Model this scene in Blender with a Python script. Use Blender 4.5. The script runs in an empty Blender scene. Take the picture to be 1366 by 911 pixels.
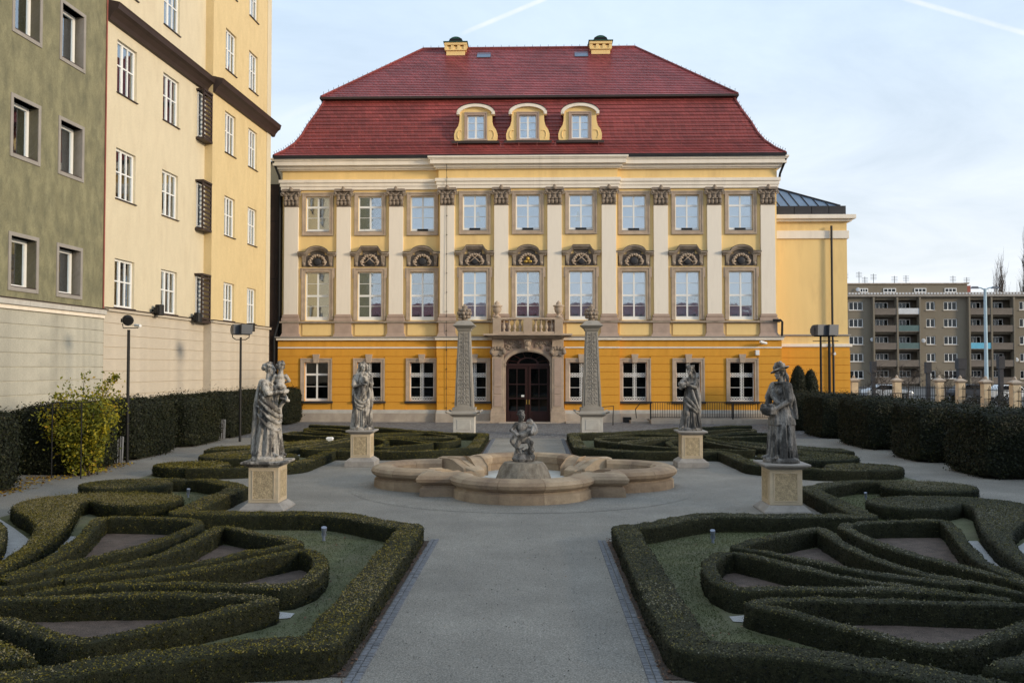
import bpy, bmesh, math, random
import numpy as np
from mathutils import Vector, Matrix, noise

S = bpy.context.scene
COL = S.collection
R = math.radians
random.seed(7)
RNG = np.random.default_rng(11)

# ------------------------------------------------------------------ camera, sky, sun, exposure
F_PX = 1180.0
YAW = math.atan(31 / F_PX)
PITCH = math.atan(34.5 / F_PX)
CAM = (0.3, 0.0, 3.0)
cd = bpy.data.cameras.new('camera')
cam = bpy.data.objects.new('camera', cd)
COL.objects.link(cam)
cam.location = CAM
cam.rotation_euler = (R(90) + PITCH, 0, YAW)
cd.sensor_width = 36
cd.lens = 36 * F_PX / 1366
cd.clip_end = 3000
S.camera = cam

SUN_ELEV, SUN_AZ = R(13.5), R(114)          # azimuth clockwise from +Y (the way the camera looks): behind and to the right
sun_dir = Vector((math.sin(SUN_AZ) * math.cos(SUN_ELEV), math.cos(SUN_AZ) * math.cos(SUN_ELEV), math.sin(SUN_ELEV)))
sl = bpy.data.lights.new('sun', 'SUN')
sl.energy = 2.5
sl.angle = R(10)
sl.color = (1.0, 0.83, 0.60)
so = bpy.data.objects.new('sun', sl)
COL.objects.link(so)
so.rotation_euler = sun_dir.to_track_quat('Z', 'Y').to_euler()

W = bpy.data.worlds.new('World')
S.world = W
W.use_nodes = True


def ray(px, py):
    a = (px - 683) / F_PX
    b = (455.5 - py) / F_PX
    fy = math.cos(PITCH) - b * math.sin(PITCH)
    uz = math.sin(PITCH) + b * math.cos(PITCH)
    return Vector((a * math.cos(YAW) - fy * math.sin(YAW), fy * math.cos(YAW) + a * math.sin(YAW), uz))


def gp(px, py, z=0.0):
    """ground point of a measured spot of the photograph"""
    d = ray(px, py)
    t = (z - CAM[2]) / d.z
    return (CAM[0] + t * d.x, t * d.y)


def vp(px, py, Y):
    """point of a measured spot that stands Y metres ahead"""
    d = ray(px, py)
    t = Y / d.y
    return Vector((CAM[0] + t * d.x, Y, CAM[2] + t * d.z))


def build_sky():
    nt = W.node_tree
    N, L = nt.nodes, nt.links
    N.clear()
    out = N.new('ShaderNodeOutputWorld')
    sky = N.new('ShaderNodeTexSky')
    sky.sky_type = 'NISHITA'
    sky.sun_disc = False
    sky.sun_elevation = SUN_ELEV
    sky.sun_rotation = SUN_AZ
    sky.air_density = 1.0
    sky.dust_density = 1.5
    sky.ozone_density = 2.0
    bg = N.new('ShaderNodeBackground')
    bg.inputs['Strength'].default_value = 0.15
    L.new(sky.outputs[0], bg.inputs['Color'])
    cl = N.new('ShaderNodeBackground')
    cl.inputs['Color'].default_value = (0.80, 0.895, 1.0, 1)
    cl.inputs['Strength'].default_value = 1.0
    tc = N.new('ShaderNodeTexCoord')
    sep = N.new('ShaderNodeSeparateXYZ')
    L.new(tc.outputs['Generated'], sep.inputs[0])
    # clouds lie in a layer: divide the direction by its height
    mx = N.new('ShaderNodeMath'); mx.operation = 'MAXIMUM'; mx.inputs[1].default_value = 0.0
    L.new(sep.outputs['Z'], mx.inputs[0])
    ad = N.new('ShaderNodeMath'); ad.operation = 'ADD'; ad.inputs[1].default_value = 0.18
    L.new(mx.outputs[0], ad.inputs[0])
    cmb = N.new('ShaderNodeCombineXYZ')
    for i, ax in enumerate('XY'):
        dv = N.new('ShaderNodeMath'); dv.operation = 'DIVIDE'
        L.new(sep.outputs[ax], dv.inputs[0]); L.new(ad.outputs[0], dv.inputs[1])
        L.new(dv.outputs[0], cmb.inputs[i])
    mp = N.new('ShaderNodeMapping')
    mp.inputs['Scale'].default_value = (1.0, 1.7, 1.0)
    mp.inputs['Rotation'].default_value = (0, 0, R(-28))
    L.new(cmb.outputs[0], mp.inputs['Vector'])
    nz = N.new('ShaderNodeTexNoise')
    nz.inputs['Scale'].default_value = 0.9
    nz.inputs['Detail'].default_value = 7
    nz.inputs['Roughness'].default_value = 0.6
    nz.inputs['Distortion'].default_value = 0.6
    L.new(mp.outputs[0], nz.inputs['Vector'])
    rp = N.new('ShaderNodeValToRGB')
    rp.color_ramp.elements[0].position = 0.36
    rp.color_ramp.elements[0].color = (0.74, 0.74, 0.74, 1)
    rp.color_ramp.elements[1].position = 0.64
    rp.color_ramp.elements[1].color = (1.0, 1.0, 1.0, 1)
    L.new(nz.outputs['Fac'], rp.inputs[0])
    fac = rp.outputs[0]

    # condensation trails: a thin band along a great circle between two directions
    def trail(p0, p1, wid, amt):
        d0, d1 = ray(*p0).normalized(), ray(*p1).normalized()
        n = d0.cross(d1).normalized()
        mid = (d0 + d1).normalized()
        lim = mid.dot(d0)
        nrm = N.new('ShaderNodeVectorMath'); nrm.operation = 'NORMALIZE'
        L.new(tc.outputs['Generated'], nrm.inputs[0])
        dt = N.new('ShaderNodeVectorMath'); dt.operation = 'DOT_PRODUCT'
        L.new(nrm.outputs[0], dt.inputs[0]); dt.inputs[1].default_value = n
        ab = N.new('ShaderNodeMath'); ab.operation = 'ABSOLUTE'
        L.new(dt.outputs['Value'], ab.inputs[0])
        mr = N.new('ShaderNodeMapRange'); mr.interpolation_type = 'SMOOTHSTEP'
        mr.inputs['From Min'].default_value = wid; mr.inputs['From Max'].default_value = wid * 0.2
        mr.inputs['To Min'].default_value = 0; mr.inputs['To Max'].default_value = amt
        L.new(ab.outputs[0], mr.inputs['Value'])
        dm = N.new('ShaderNodeVectorMath'); dm.operation = 'DOT_PRODUCT'
        L.new(nrm.outputs[0], dm.inputs[0]); dm.inputs[1].default_value = mid
        me = N.new('ShaderNodeMapRange'); me.interpolation_type = 'SMOOTHSTEP'
        me.inputs['From Min'].default_value = lim; me.inputs['From Max'].default_value = 1 - (1 - lim) * 0.5
        L.new(dm.outputs['Value'], me.inputs['Value'])
        mu = N.new('ShaderNodeMath'); mu.operation = 'MULTIPLY'
        L.new(mr.outputs[0], mu.inputs[0]); L.new(me.outputs[0], mu.inputs[1])
        nn = N.new('ShaderNodeTexNoise'); nn.inputs['Scale'].default_value = 60; nn.inputs['Detail'].default_value = 4
        L.new(nrm.outputs[0], nn.inputs['Vector'])
        nm = N.new('ShaderNodeMapRange'); nm.inputs['From Min'].default_value = 0.3; nm.inputs['From Max'].default_value = 0.65
        nm.inputs['To Min'].default_value = 0.45
        L.new(nn.outputs['Fac'], nm.inputs['Value'])
        mv = N.new('ShaderNodeMath'); mv.operation = 'MULTIPLY'
        L.new(mu.outputs[0], mv.inputs[0]); L.new(nm.outputs[0], mv.inputs[1])
        return mv.outputs[0]
    total = None
    for t in (trail((610, 48), (800, -32), 0.0034, 0.6), trail((1150, -18), (1420, 60), 0.0034, 0.5),
              trail((360, 165), (450, 128), 0.006, 0.2)):
        if total is None:
            total = t
        else:
            a = N.new('ShaderNodeMath'); a.operation = 'MAXIMUM'
            L.new(total, a.inputs[0]); L.new(t, a.inputs[1]); total = a.outputs[0]
    mix = N.new('ShaderNodeMixShader')
    hz = N.new('ShaderNodeMapRange'); hz.interpolation_type = 'SMOOTHSTEP'
    hz.inputs['From Min'].default_value = 0.0; hz.inputs['From Max'].default_value = 0.42
    hz.inputs['To Min'].default_value = 1.0; hz.inputs['To Max'].default_value = 0.0
    L.new(sep.outputs['Z'], hz.inputs['Value'])
    cm = N.new('ShaderNodeMix'); cm.data_type = 'RGBA'
    L.new(hz.outputs[0], cm.inputs['Factor'])
    cm.inputs[6].default_value = (0.68, 0.825, 0.985, 1); cm.inputs[7].default_value = (0.90, 0.93, 0.965, 1)
    L.new(cm.outputs[2], cl.inputs['Color'])
    L.new(fac, mix.inputs[0]); L.new(bg.outputs[0], mix.inputs[1]); L.new(cl.outputs[0], mix.inputs[2])
    tb = N.new('ShaderNodeBackground')
    tb.inputs['Color'].default_value = (0.95, 0.97, 1.0, 1); tb.inputs['Strength'].default_value = 0.98
    mix2 = N.new('ShaderNodeMixShader')
    L.new(total, mix2.inputs[0]); L.new(mix.outputs[0], mix2.inputs[1]); L.new(tb.outputs[0], mix2.inputs[2])
    L.new(mix2.outputs[0], out.inputs[0])


build_sky()
S.view_settings.view_transform = 'Standard'
S.view_settings.look = 'None'
S.view_settings.gamma = 1
S.view_settings.exposure = 0.18
S.render.engine = 'CYCLES'
S.cycles.use_denoising = True
S.cycles.max_bounces = 6
S.cycles.transparent_max_bounces = 6
try:
    S.cycles.denoiser = 'OPENIMAGEDENOISE'
except Exception:
    pass


# ------------------------------------------------------------------ materials
MATS = {}


def mat(name, col, rough=0.85, var=0.12, scale=2.0, bump=0.15, bscale=30.0, col2=None, mix_scale=0.6, mix_lo=0.45, mix_hi=0.7,
        stretch=(1, 1, 1), spec=0.3, metal=0.0, fine=0.0, fscale=90.0):
    """plain coloured surface: broad and fine mottling, optional second colour in patches, fine relief"""
    m = bpy.data.materials.new(name)
    m.use_nodes = True
    nt = m.node_tree
    N, L = nt.nodes, nt.links
    b = N['Principled BSDF']
    b.inputs['Roughness'].default_value = rough
    b.inputs['Specular IOR Level'].default_value = spec
    b.inputs['Metallic'].default_value = metal
    tc = N.new('ShaderNodeTexCoord')
    mp = N.new('ShaderNodeMapping')
    mp.inputs['Scale'].default_value = stretch
    L.new(tc.outputs['Object'], mp.inputs['Vector'])

    def nz(sc, det=5, rg=0.6):
        n = N.new('ShaderNodeTexNoise')
        n.inputs['Scale'].default_value = sc
        n.inputs['Detail'].default_value = det
        n.inputs['Roughness'].default_value = rg
        L.new(mp.outputs[0], n.inputs['Vector'])
        return n.outputs['Fac']

    def mr(v, a, b_, c, d):
        r = N.new('ShaderNodeMapRange')
        r.inputs['From Min'].default_value = a; r.inputs['From Max'].default_value = b_
        r.inputs['To Min'].default_value = c; r.inputs['To Max'].default_value = d
        L.new(v, r.inputs['Value'])
        return r.outputs[0]

    def mixc(f, a, b_):
        x = N.new('ShaderNodeMix'); x.data_type = 'RGBA'
        L.new(f, x.inputs['Factor'])
        for s, v in ((6, a), (7, b_)):
            if isinstance(v, tuple):
                x.inputs[s].default_value = (*v, 1)
            else:
                L.new(v, x.inputs[s])
        return x.outputs[2]
    c = mixc(mr(nz(scale), 0.3, 0.7, 0, 1), tuple(x * (1 - var) for x in col), tuple(min(1, x * (1 + var)) for x in col))
    if col2:
        c = mixc(mr(nz(mix_scale, 7, 0.65), mix_lo, mix_hi, 0, 1), c, col2)
    if fine:
        f2 = mr(nz(fscale, 2, 0.5), 0.3, 0.7, 1 - fine, 1 + fine)
        mu = N.new('ShaderNodeVectorMath'); mu.operation = 'SCALE'
        L.new(c, mu.inputs[0]); L.new(f2, mu.inputs['Scale'])
        c = mu.outputs[0]
    L.new(c, b.inputs['Base Color'])
    if bump:
        bp = N.new('ShaderNodeBump')
        bp.inputs['Strength'].default_value = bump
        bp.inputs['Distance'].default_value = 0.02
        L.new(nz(bscale, 4), bp.inputs['Height'])
        L.new(bp.outputs[0], b.inputs['Normal'])
    MATS[name] = m
    return m


def leaf_mat(name, stops, rough=0.6, trans=0.15):
    m = bpy.data.materials.new(name)
    m.use_nodes = True
    nt = m.node_tree
    N, L = nt.nodes, nt.links
    b = N['Principled BSDF']
    b.inputs['Roughness'].default_value = rough
    b.inputs['Specular IOR Level'].default_value = 0.3
    at = N.new('ShaderNodeAttribute'); at.attribute_name = 'tint'
    rp = N.new('ShaderNodeValToRGB')
    el = rp.color_ramp.elements
    el[0].position = stops[0][0]; el[0].color = (*stops[0][1], 1)
    el[1].position = stops[-1][0]; el[1].color = (*stops[-1][1], 1)
    for p, c in stops[1:-1]:
        e = el.new(p); e.color = (*c, 1)
    L.new(at.outputs['Fac'], rp.inputs[0])
    L.new(rp.outputs[0], b.inputs['Base Color'])
    tr = N.new('ShaderNodeBsdfTranslucent')
    L.new(rp.outputs[0], tr.inputs['Color'])
    mx = N.new('ShaderNodeMixShader'); mx.inputs[0].default_value = trans
    L.new(b.outputs[0], mx.inputs[1]); L.new(tr.outputs[0], mx.inputs[2])
    L.new(mx.outputs[0], N['Material Output'].inputs[0])
    MATS[name] = m
    return m


def glass_mat(name, tint=(0.8, 0.88, 0.9), refl=0.12):
    m = bpy.data.materials.new(name)
    m.use_nodes = True
    nt = m.node_tree
    N, L = nt.nodes, nt.links
    N.remove(N['Principled BSDF'])
    t = N.new('ShaderNodeBsdfTransparent'); t.inputs[0].default_value = (*tint, 1)
    g = N.new('ShaderNodeBsdfGlossy'); g.inputs['Roughness'].default_value = 0.03
    g.inputs['Color'].default_value = (0.86, 0.93, 1, 1)
    fr = N.new('ShaderNodeFresnel'); fr.inputs[0].default_value = 1.5
    ad = N.new('ShaderNodeMath'); ad.operation = 'ADD'; ad.use_clamp = True; ad.inputs[1].default_value = refl
    L.new(fr.outputs[0], ad.inputs[0])
    tc = N.new('ShaderNodeTexCoord')
    nz = N.new('ShaderNodeTexNoise'); nz.inputs['Scale'].default_value = 1.7
    L.new(tc.outputs['Object'], nz.inputs['Vector'])
    bp = N.new('ShaderNodeBump'); bp.inputs['Strength'].default_value = 0.06; bp.inputs['Distance'].default_value = 0.05
    L.new(nz.outputs['Fac'], bp.inputs['Height']); L.new(bp.outputs[0], g.inputs['Normal'])
    mx = N.new('ShaderNodeMixShader')
    L.new(ad.outputs[0], mx.inputs[0]); L.new(t.outputs[0], mx.inputs[1]); L.new(g.outputs[0], mx.inputs[2])
    L.new(mx.outputs[0], N['Material Output'].inputs[0])
    MATS[name] = m
    return m


mat('yellow_plaster', (0.84, 0.605, 0.27), var=0.05, scale=1.2, bump=0.08, bscale=60, col2=(0.68, 0.47, 0.215), mix_scale=1.1, mix_lo=0.5, mix_hi=0.8, stretch=(1, 1, 0.22))
mat('orange_plaster', (0.69, 0.33, 0.042), var=0.06, scale=1.5, bump=0.1, bscale=60, col2=(0.56, 0.25, 0.03), mix_scale=1.3, mix_lo=0.48, mix_hi=0.8, stretch=(1, 1, 0.22))
mat('cream_plaster', (0.84, 0.76, 0.655), var=0.05, scale=1.2, bump=0.06, bscale=60, col2=(0.72, 0.645, 0.55), mix_scale=1.4, mix_lo=0.5, mix_hi=0.8, stretch=(1.5, 1.5, 0.2))
mat('white_paint', (0.80, 0.80, 0.79), rough=0.5, var=0.03, bump=0.03)
mat('sandstone', (0.46, 0.36, 0.275), var=0.14, scale=3, bump=0.3, bscale=40, col2=(0.34, 0.265, 0.205), mix_scale=1.2, fine=0.12)
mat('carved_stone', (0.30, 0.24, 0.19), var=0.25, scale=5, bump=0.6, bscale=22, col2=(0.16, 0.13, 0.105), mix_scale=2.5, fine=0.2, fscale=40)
mat('hood_stone', (0.36, 0.295, 0.235), var=0.2, scale=3, bump=0.3, col2=(0.22, 0.175, 0.14), mix_scale=1.6)
mat('hood_recess', (0.12, 0.10, 0.085), var=0.25, scale=4, bump=0.3)
mat('dark_slate', (0.035, 0.035, 0.04), rough=0.6, var=0.2, bump=0.1)
mat('plinth_stone', (0.42, 0.36, 0.30), var=0.12, scale=2.5, bump=0.25, col2=(0.32, 0.27, 0.23), mix_scale=0.9, fine=0.1)
mat('pink_stone', (0.43, 0.32, 0.26), var=0.08, scale=2.5, bump=0.2, col2=(0.34, 0.26, 0.22), mix_scale=0.9, fine=0.08)
mat('gilding', (0.50, 0.33, 0.08), rough=0.35, metal=0.6, var=0.2)
mat('door_wood', (0.028, 0.009, 0.008), rough=0.45, var=0.3, scale=4, bump=0.15, stretch=(6, 6, 0.6))
mat('black_iron', (0.012, 0.012, 0.013), rough=0.5, var=0.2, bump=0.05)
mat('grey_metal', (0.12, 0.13, 0.15), rough=0.4, var=0.1, bump=0.03, metal=0.5)
mat('zinc_roof', (0.16, 0.22, 0.30), rough=0.35, var=0.15, scale=1.5, bump=0.05, metal=0.6)
mat('brown_metal', (0.045, 0.03, 0.026), rough=0.5, var=0.15, bump=0.05)
mat('green_copper', (0.02, 0.075, 0.06), rough=0.6, var=0.3, bump=0.1)
mat('sky_tinted_blind', (0.78, 0.88, 0.96), rough=0.9, var=0.04, bump=0)  # blue cast paints the reflected sky into the blinds
mat('curtain_or_reflection_teal', (0.22, 0.38, 0.44), rough=0.9, var=0.25, scale=1.5, bump=0)  # also paints the darker reflection low in the palace's middle windows
mat('curtain_grey', (0.24, 0.22, 0.205), rough=0.9, var=0.25, scale=1.2, bump=0)
mat('room_dark', (0.014, 0.016, 0.02), rough=0.9, var=0.5, scale=1.2, bump=0)
mat('lamp_shade', (0.75, 0.68, 0.42), rough=0.8, var=0.04, bump=0)
mat('green_stucco', (0.235, 0.22, 0.132), var=0.2, scale=2.2, bump=0.5, bscale=45, col2=(0.15, 0.145, 0.092), mix_scale=2.6,
    mix_lo=0.42, mix_hi=0.66, stretch=(1, 1, 0.5), fine=0.15, fscale=35)
mat('buff_stucco', (0.64, 0.56, 0.405), var=0.05, scale=2.5, bump=0.35, bscale=50, col2=(0.57, 0.485, 0.345), mix_scale=1.6, mix_lo=0.5,
    mix_hi=0.8, stretch=(1, 1, 0.35), fine=0.06, fscale=40)
mat('yellow_stucco', (0.65, 0.51, 0.28), var=0.05, scale=2.5, bump=0.35, bscale=50, col2=(0.58, 0.445, 0.235), mix_scale=1.6, mix_lo=0.5,
    mix_hi=0.8, stretch=(1, 1, 0.35), fine=0.06, fscale=40)
mat('base_render', (0.55, 0.485, 0.395), var=0.08, scale=1.4, bump=0.3, bscale=60, col2=(0.50, 0.44, 0.36), mix_scale=0.9, fine=0.08, fscale=50)
mat('base_render_grey', (0.46, 0.44, 0.37), var=0.12, scale=1.4, bump=0.3, bscale=60, col2=(0.29, 0.28, 0.24), mix_scale=0.8,
    stretch=(1, 1, 0.3), fine=0.1, fscale=50)
mat('surround_grey', (0.30, 0.275, 0.25), var=0.1, bump=0.2, fine=0.1)
mat('statue_stone', (0.45, 0.41, 0.36), var=0.3, scale=3.5, bump=0.8, bscale=45, col2=(0.10, 0.092, 0.084), mix_scale=4.2, mix_lo=0.46,
    mix_hi=0.56, stretch=(1, 1, 0.4), fine=0.3, fscale=60)
mat('statue_stone_dark', (0.29, 0.27, 0.25), var=0.3, scale=3.5, bump=0.8, bscale=45, col2=(0.07, 0.066, 0.062), mix_scale=4.0, mix_lo=0.44,
    mix_hi=0.56, stretch=(1, 1, 0.4), fine=0.3, fscale=60)
mat('pedestal_stone', (0.60, 0.485, 0.335), var=0.12, scale=3, bump=0.3, bscale=45, col2=(0.45, 0.37, 0.27), mix_scale=1.6, fine=0.1)
mat('pedestal_foot', (0.36, 0.33, 0.30), var=0.15, scale=3, bump=0.3, col2=(0.24, 0.22, 0.20), mix_scale=1.8, fine=0.12)
mat('pedestal_panel', (0.50, 0.39, 0.24), var=0.25, scale=14, bump=0.9, bscale=36, col2=(0.36, 0.28, 0.18), mix_scale=12, fine=0.3, fscale=70)
mat('obelisk_stone', (0.34, 0.31, 0.27), var=0.18, scale=3, bump=0.4, bscale=40, col2=(0.20, 0.185, 0.165), mix_scale=1.5, fine=0.15)
mat('obelisk_relief', (0.29, 0.265, 0.235), var=0.25, scale=9, bump=0.8, bscale=9, col2=(0.19, 0.175, 0.16), mix_scale=7, fine=0.25, fscale=22)
mat('white_stone', (0.52, 0.50, 0.46), var=0.1, bump=0.2, col2=(0.42, 0.39, 0.35), mix_scale=1.2, fine=0.08)
mat('fountain_stone', (0.36, 0.265, 0.175), var=0.2, scale=2.2, bump=0.3, bscale=45, col2=(0.20, 0.14, 0.10), mix_scale=1.3, mix_lo=0.42, mix_hi=0.7, fine=0.14)
mat('fountain_stone_pale', (0.43, 0.325, 0.22), var=0.2, scale=2.2, bump=0.3, bscale=45, col2=(0.25, 0.175, 0.12), mix_scale=1.4, fine=0.14)
mat('basin_floor', (0.50, 0.50, 0.47), var=0.2, scale=2, bump=0.2, col2=(0.33, 0.31, 0.28), mix_scale=1.2)
mat('rock', (0.27, 0.23, 0.18), var=0.3, scale=6, bump=0.8, bscale=20, col2=(0.15, 0.12, 0.09), mix_scale=4, stretch=(1, 1, 0.4), fine=0.2)
mat('gravel_path', (0.275, 0.26, 0.232), var=0.12, scale=0.9, bump=0.8, bscale=90, col2=(0.205, 0.194, 0.175), mix_scale=0.55, mix_lo=0.4, mix_hi=0.72, fine=0.42, fscale=55)
mat('white_gravel', (0.46, 0.46, 0.46), var=0.12, scale=4, bump=0.8, bscale=90, fine=0.35, fscale=80)
mat('soil', (0.125, 0.095, 0.08), var=0.25, scale=4, bump=1.0, bscale=60, col2=(0.075, 0.06, 0.052), mix_scale=5, fine=0.4, fscale=60)
mat('soil_dark', (0.085, 0.066, 0.055), var=0.3, scale=6, bump=1.0, bscale=60, fine=0.4, fscale=60)
mat('apron_stone', (0.45, 0.46, 0.48), rough=0.45, var=0.15, scale=2, bump=0.15, col2=(0.33, 0.30, 0.27), mix_scale=1.5)
mat('lawn', (0.115, 0.125, 0.065), var=0.3, scale=3, bump=0.8, bscale=80, col2=(0.15, 0.145, 0.095), mix_scale=1.2, fine=0.35, fscale=80)
mat('ground_asphalt', (0.10, 0.10, 0.10), var=0.2, scale=0.4, bump=0.3, fine=0.2)
mat('sett_stone', (0.165, 0.173, 0.192), var=0.3, scale=9, bump=0.3, fine=0.15)
mat('hedge_core', (0.020, 0.021, 0.008), var=0.4, scale=14, bump=1.0, bscale=60, fine=0.5, fscale=80)
mat('yew_core', (0.008, 0.010, 0.005), var=0.4, scale=10, bump=1.0, bscale=40, fine=0.4, fscale=60)
mat('bark', (0.07, 0.055, 0.045), var=0.3, scale=8, bump=0.6)
mat('flat_wall', (0.20, 0.172, 0.132), var=0.08, scale=0.15, bump=0.1, col2=(0.17, 0.14, 0.10), mix_scale=0.1)
mat('balcony_panel', (0.16, 0.135, 0.115), var=0.2, scale=0.5)
mat('balcony_white', (0.55, 0.56, 0.58), var=0.1)
mat('balcony_green', (0.10, 0.15, 0.15), var=0.1)
mat('balcony_blue', (0.14, 0.42, 0.58), var=0.1)
mat('mast_blue', (0.38, 0.52, 0.62), rough=0.5, var=0.06)
mat('brick_red', (0.30, 0.10, 0.08), var=0.2)
mat('car_silver', (0.45, 0.47, 0.50), rough=0.3, var=0.03, bump=0, metal=0.3)
mat('car_dark', (0.05, 0.06, 0.08), rough=0.3, var=0.03, bump=0)
mat('car_white', (0.7, 0.71, 0.72), rough=0.3, var=0.03, bump=0)
mat('tyre', (0.015, 0.015, 0.015), rough=0.9, bump=0)
mat('steel_lamp', (0.22, 0.25, 0.32), rough=0.4, var=0.08, bump=0.02, metal=0.4)
mat('bench_wood', (0.10, 0.075, 0.055), var=0.3, stretch=(2, 9, 9))
glass_mat('window_glass', (0.95, 0.97, 0.98), refl=0.26)
glass_mat('left_glass', (0.9, 0.93, 0.95), refl=0.34)
glass_mat('dark_glass', (0.3, 0.33, 0.36), refl=0.0)
leaf_mat('box_leaf_sunlit', [(0.0, (0.005, 0.008, 0.002)), (0.28, (0.022, 0.026, 0.004)), (0.52, (0.125, 0.104, 0.010)), (0.82, (0.235, 0.185, 0.024)), (1.0, (0.24, 0.205, 0.13))])  # sunlit copy for the left beds: warm light put into the colour
leaf_mat('box_leaf_shaded', [(0.0, (0.004, 0.006, 0.003)), (0.28, (0.015, 0.020, 0.007)), (0.54, (0.072, 0.074, 0.034)), (0.84, (0.165, 0.140, 0.034)), (1.0, (0.21, 0.20, 0.155))])  # shaded copy for the right beds: duller, cooler, shade put into the colour
leaf_mat('yew_leaf', [(0.0, (0.004, 0.006, 0.002)), (0.5, (0.013, 0.018, 0.006)), (0.9, (0.036, 0.038, 0.011)), (1.0, (0.06, 0.052, 0.016))])
leaf_mat('autumn_leaf', [(0.0, (0.07, 0.095, 0.014)), (0.4, (0.20, 0.20, 0.018)), (0.75, (0.44, 0.34, 0.015)), (1.0, (0.38, 0.20, 0.02))], trans=0.3)
leaf_mat('fallen_leaf', [(0.0, (0.10, 0.045, 0.015)), (0.5, (0.30, 0.18, 0.02)), (1.0, (0.42, 0.30, 0.03))])
leaf_mat('brown_leaf', [(0.0, (0.07, 0.035, 0.02)), (0.6, (0.16, 0.085, 0.05)), (1.0, (0.28, 0.18, 0.12))])
leaf_mat('pebble', [(0.0, (0.17, 0.165, 0.15)), (0.6, (0.26, 0.25, 0.23)), (0.93, (0.42, 0.41, 0.39)), (1.0, (0.25, 0.14, 0.05))], trans=0.0)
leaf_mat('grass_blade', [(0.0, (0.05, 0.065, 0.022)), (0.6, (0.11, 0.125, 0.05)), (1.0, (0.22, 0.20, 0.12))], trans=0.3)


def tile_mat(name, col, rough, row, wid):
    """clay tiles laid in the stepped courses: a colour of its own for each tile, joints between neighbours"""
    m = bpy.data.materials.new(name)
    m.use_nodes = True
    nt = m.node_tree
    N, L = nt.nodes, nt.links
    b = N['Principled BSDF']
    b.inputs['Roughness'].default_value = rough
    b.inputs['Specular IOR Level'].default_value = 0.5
    tc = N.new('ShaderNodeTexCoord')
    sp = N.new('ShaderNodeSeparateXYZ'); L.new(tc.outputs['Object'], sp.inputs[0])
    ad = N.new('ShaderNodeMath'); L.new(sp.outputs['X'], ad.inputs[0]); L.new(sp.outputs['Y'], ad.inputs[1])
    cb = N.new('ShaderNodeCombineXYZ'); L.new(ad.outputs[0], cb.inputs[0]); L.new(sp.outputs['Z'], cb.inputs[1])
    br = N.new('ShaderNodeTexBrick')
    br.inputs['Scale'].default_value = 1.0
    br.inputs['Brick Width'].default_value = wid
    br.inputs['Row Height'].default_value = row
    br.inputs['Mortar Size'].default_value = 0.012
    br.inputs['Mortar Smooth'].default_value = 0.3
    br.inputs['Color1'].default_value = (*[c * 0.82 for c in col], 1)
    br.inputs['Color2'].default_value = (*[min(1, c * 1.2) for c in col], 1)
    br.inputs['Mortar'].default_value = (*[c * 0.5 for c in col], 1)
    L.new(cb.outputs[0], br.inputs['Vector'])
    nz = N.new('ShaderNodeTexNoise'); nz.inputs['Scale'].default_value = 0.5; nz.inputs['Detail'].default_value = 6
    L.new(tc.outputs['Object'], nz.inputs['Vector'])
    mr = N.new('ShaderNodeMapRange'); mr.inputs['From Min'].default_value = 0.3; mr.inputs['From Max'].default_value = 0.7
    mr.inputs['To Min'].default_value = 0.74; mr.inputs['To Max'].default_value = 1.18
    L.new(nz.outputs['Fac'], mr.inputs['Value'])
    mu = N.new('ShaderNodeVectorMath'); mu.operation = 'SCALE'
    L.new(br.outputs['Color'], mu.inputs[0]); L.new(mr.outputs[0], mu.inputs['Scale'])
    L.new(mu.outputs[0], b.inputs['Base Color'])
    bp = N.new('ShaderNodeBump'); bp.inputs['Strength'].default_value = 0.6; bp.inputs['Distance'].default_value = 0.03; bp.invert = True
    L.new(br.outputs['Fac'], bp.inputs['Height']); L.new(bp.outputs[0], b.inputs['Normal'])
    MATS[name] = m


tile_mat('roof_tile_lower', (0.235, 0.044, 0.038), 0.5, 0.26, 0.20)
tile_mat('roof_tile_upper', (0.265, 0.058, 0.062), 0.34, 0.23, 0.20)


def cobble_mat(name, scale, col):
    m = bpy.data.materials.new(name)
    m.use_nodes = True
    nt = m.node_tree
    N, L = nt.nodes, nt.links
    b = N['Principled BSDF']; b.inputs['Roughness'].default_value = 0.8
    tc = N.new('ShaderNodeTexCoord')
    vo = N.new('ShaderNodeTexVoronoi'); vo.feature = 'F1'; vo.inputs['Scale'].default_value = scale; vo.inputs['Randomness'].default_value = 0.7
    ve = N.new('ShaderNodeTexVoronoi'); ve.feature = 'DISTANCE_TO_EDGE'; ve.inputs['Scale'].default_value = scale; ve.inputs['Randomness'].default_value = 0.7
    L.new(tc.outputs['Object'], vo.inputs['Vector']); L.new(tc.outputs['Object'], ve.inputs['Vector'])
    sp = N.new('ShaderNodeSeparateXYZ'); L.new(vo.outputs['Color'], sp.inputs[0])
    rp = N.new('ShaderNodeValToRGB')
    rp.color_ramp.elements[0].color = (*[c * 0.65 for c in col], 1)
    rp.color_ramp.elements[1].color = (*[c * 1.35 for c in col], 1)
    L.new(sp.outputs[0], rp.inputs[0])
    mr = N.new('ShaderNodeMapRange'); mr.inputs['From Max'].default_value = 0.12; mr.inputs['To Min'].default_value = 0.45
    L.new(ve.outputs['Distance'], mr.inputs['Value'])
    mu = N.new('ShaderNodeVectorMath'); mu.operation = 'SCALE'
    L.new(rp.outputs[0], mu.inputs[0]); L.new(mr.outputs[0], mu.inputs['Scale'])
    L.new(mu.outputs[0], b.inputs['Base Color'])
    bp = N.new('ShaderNodeBump'); bp.inputs['Strength'].default_value = 0.7; bp.inputs['Distance'].default_value = 0.03
    L.new(mr.outputs[0], bp.inputs['Height']); L.new(bp.outputs[0], b.inputs['Normal'])
    MATS[name] = m


cobble_mat('cobbles', 8.0, (0.17, 0.17, 0.175))


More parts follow.
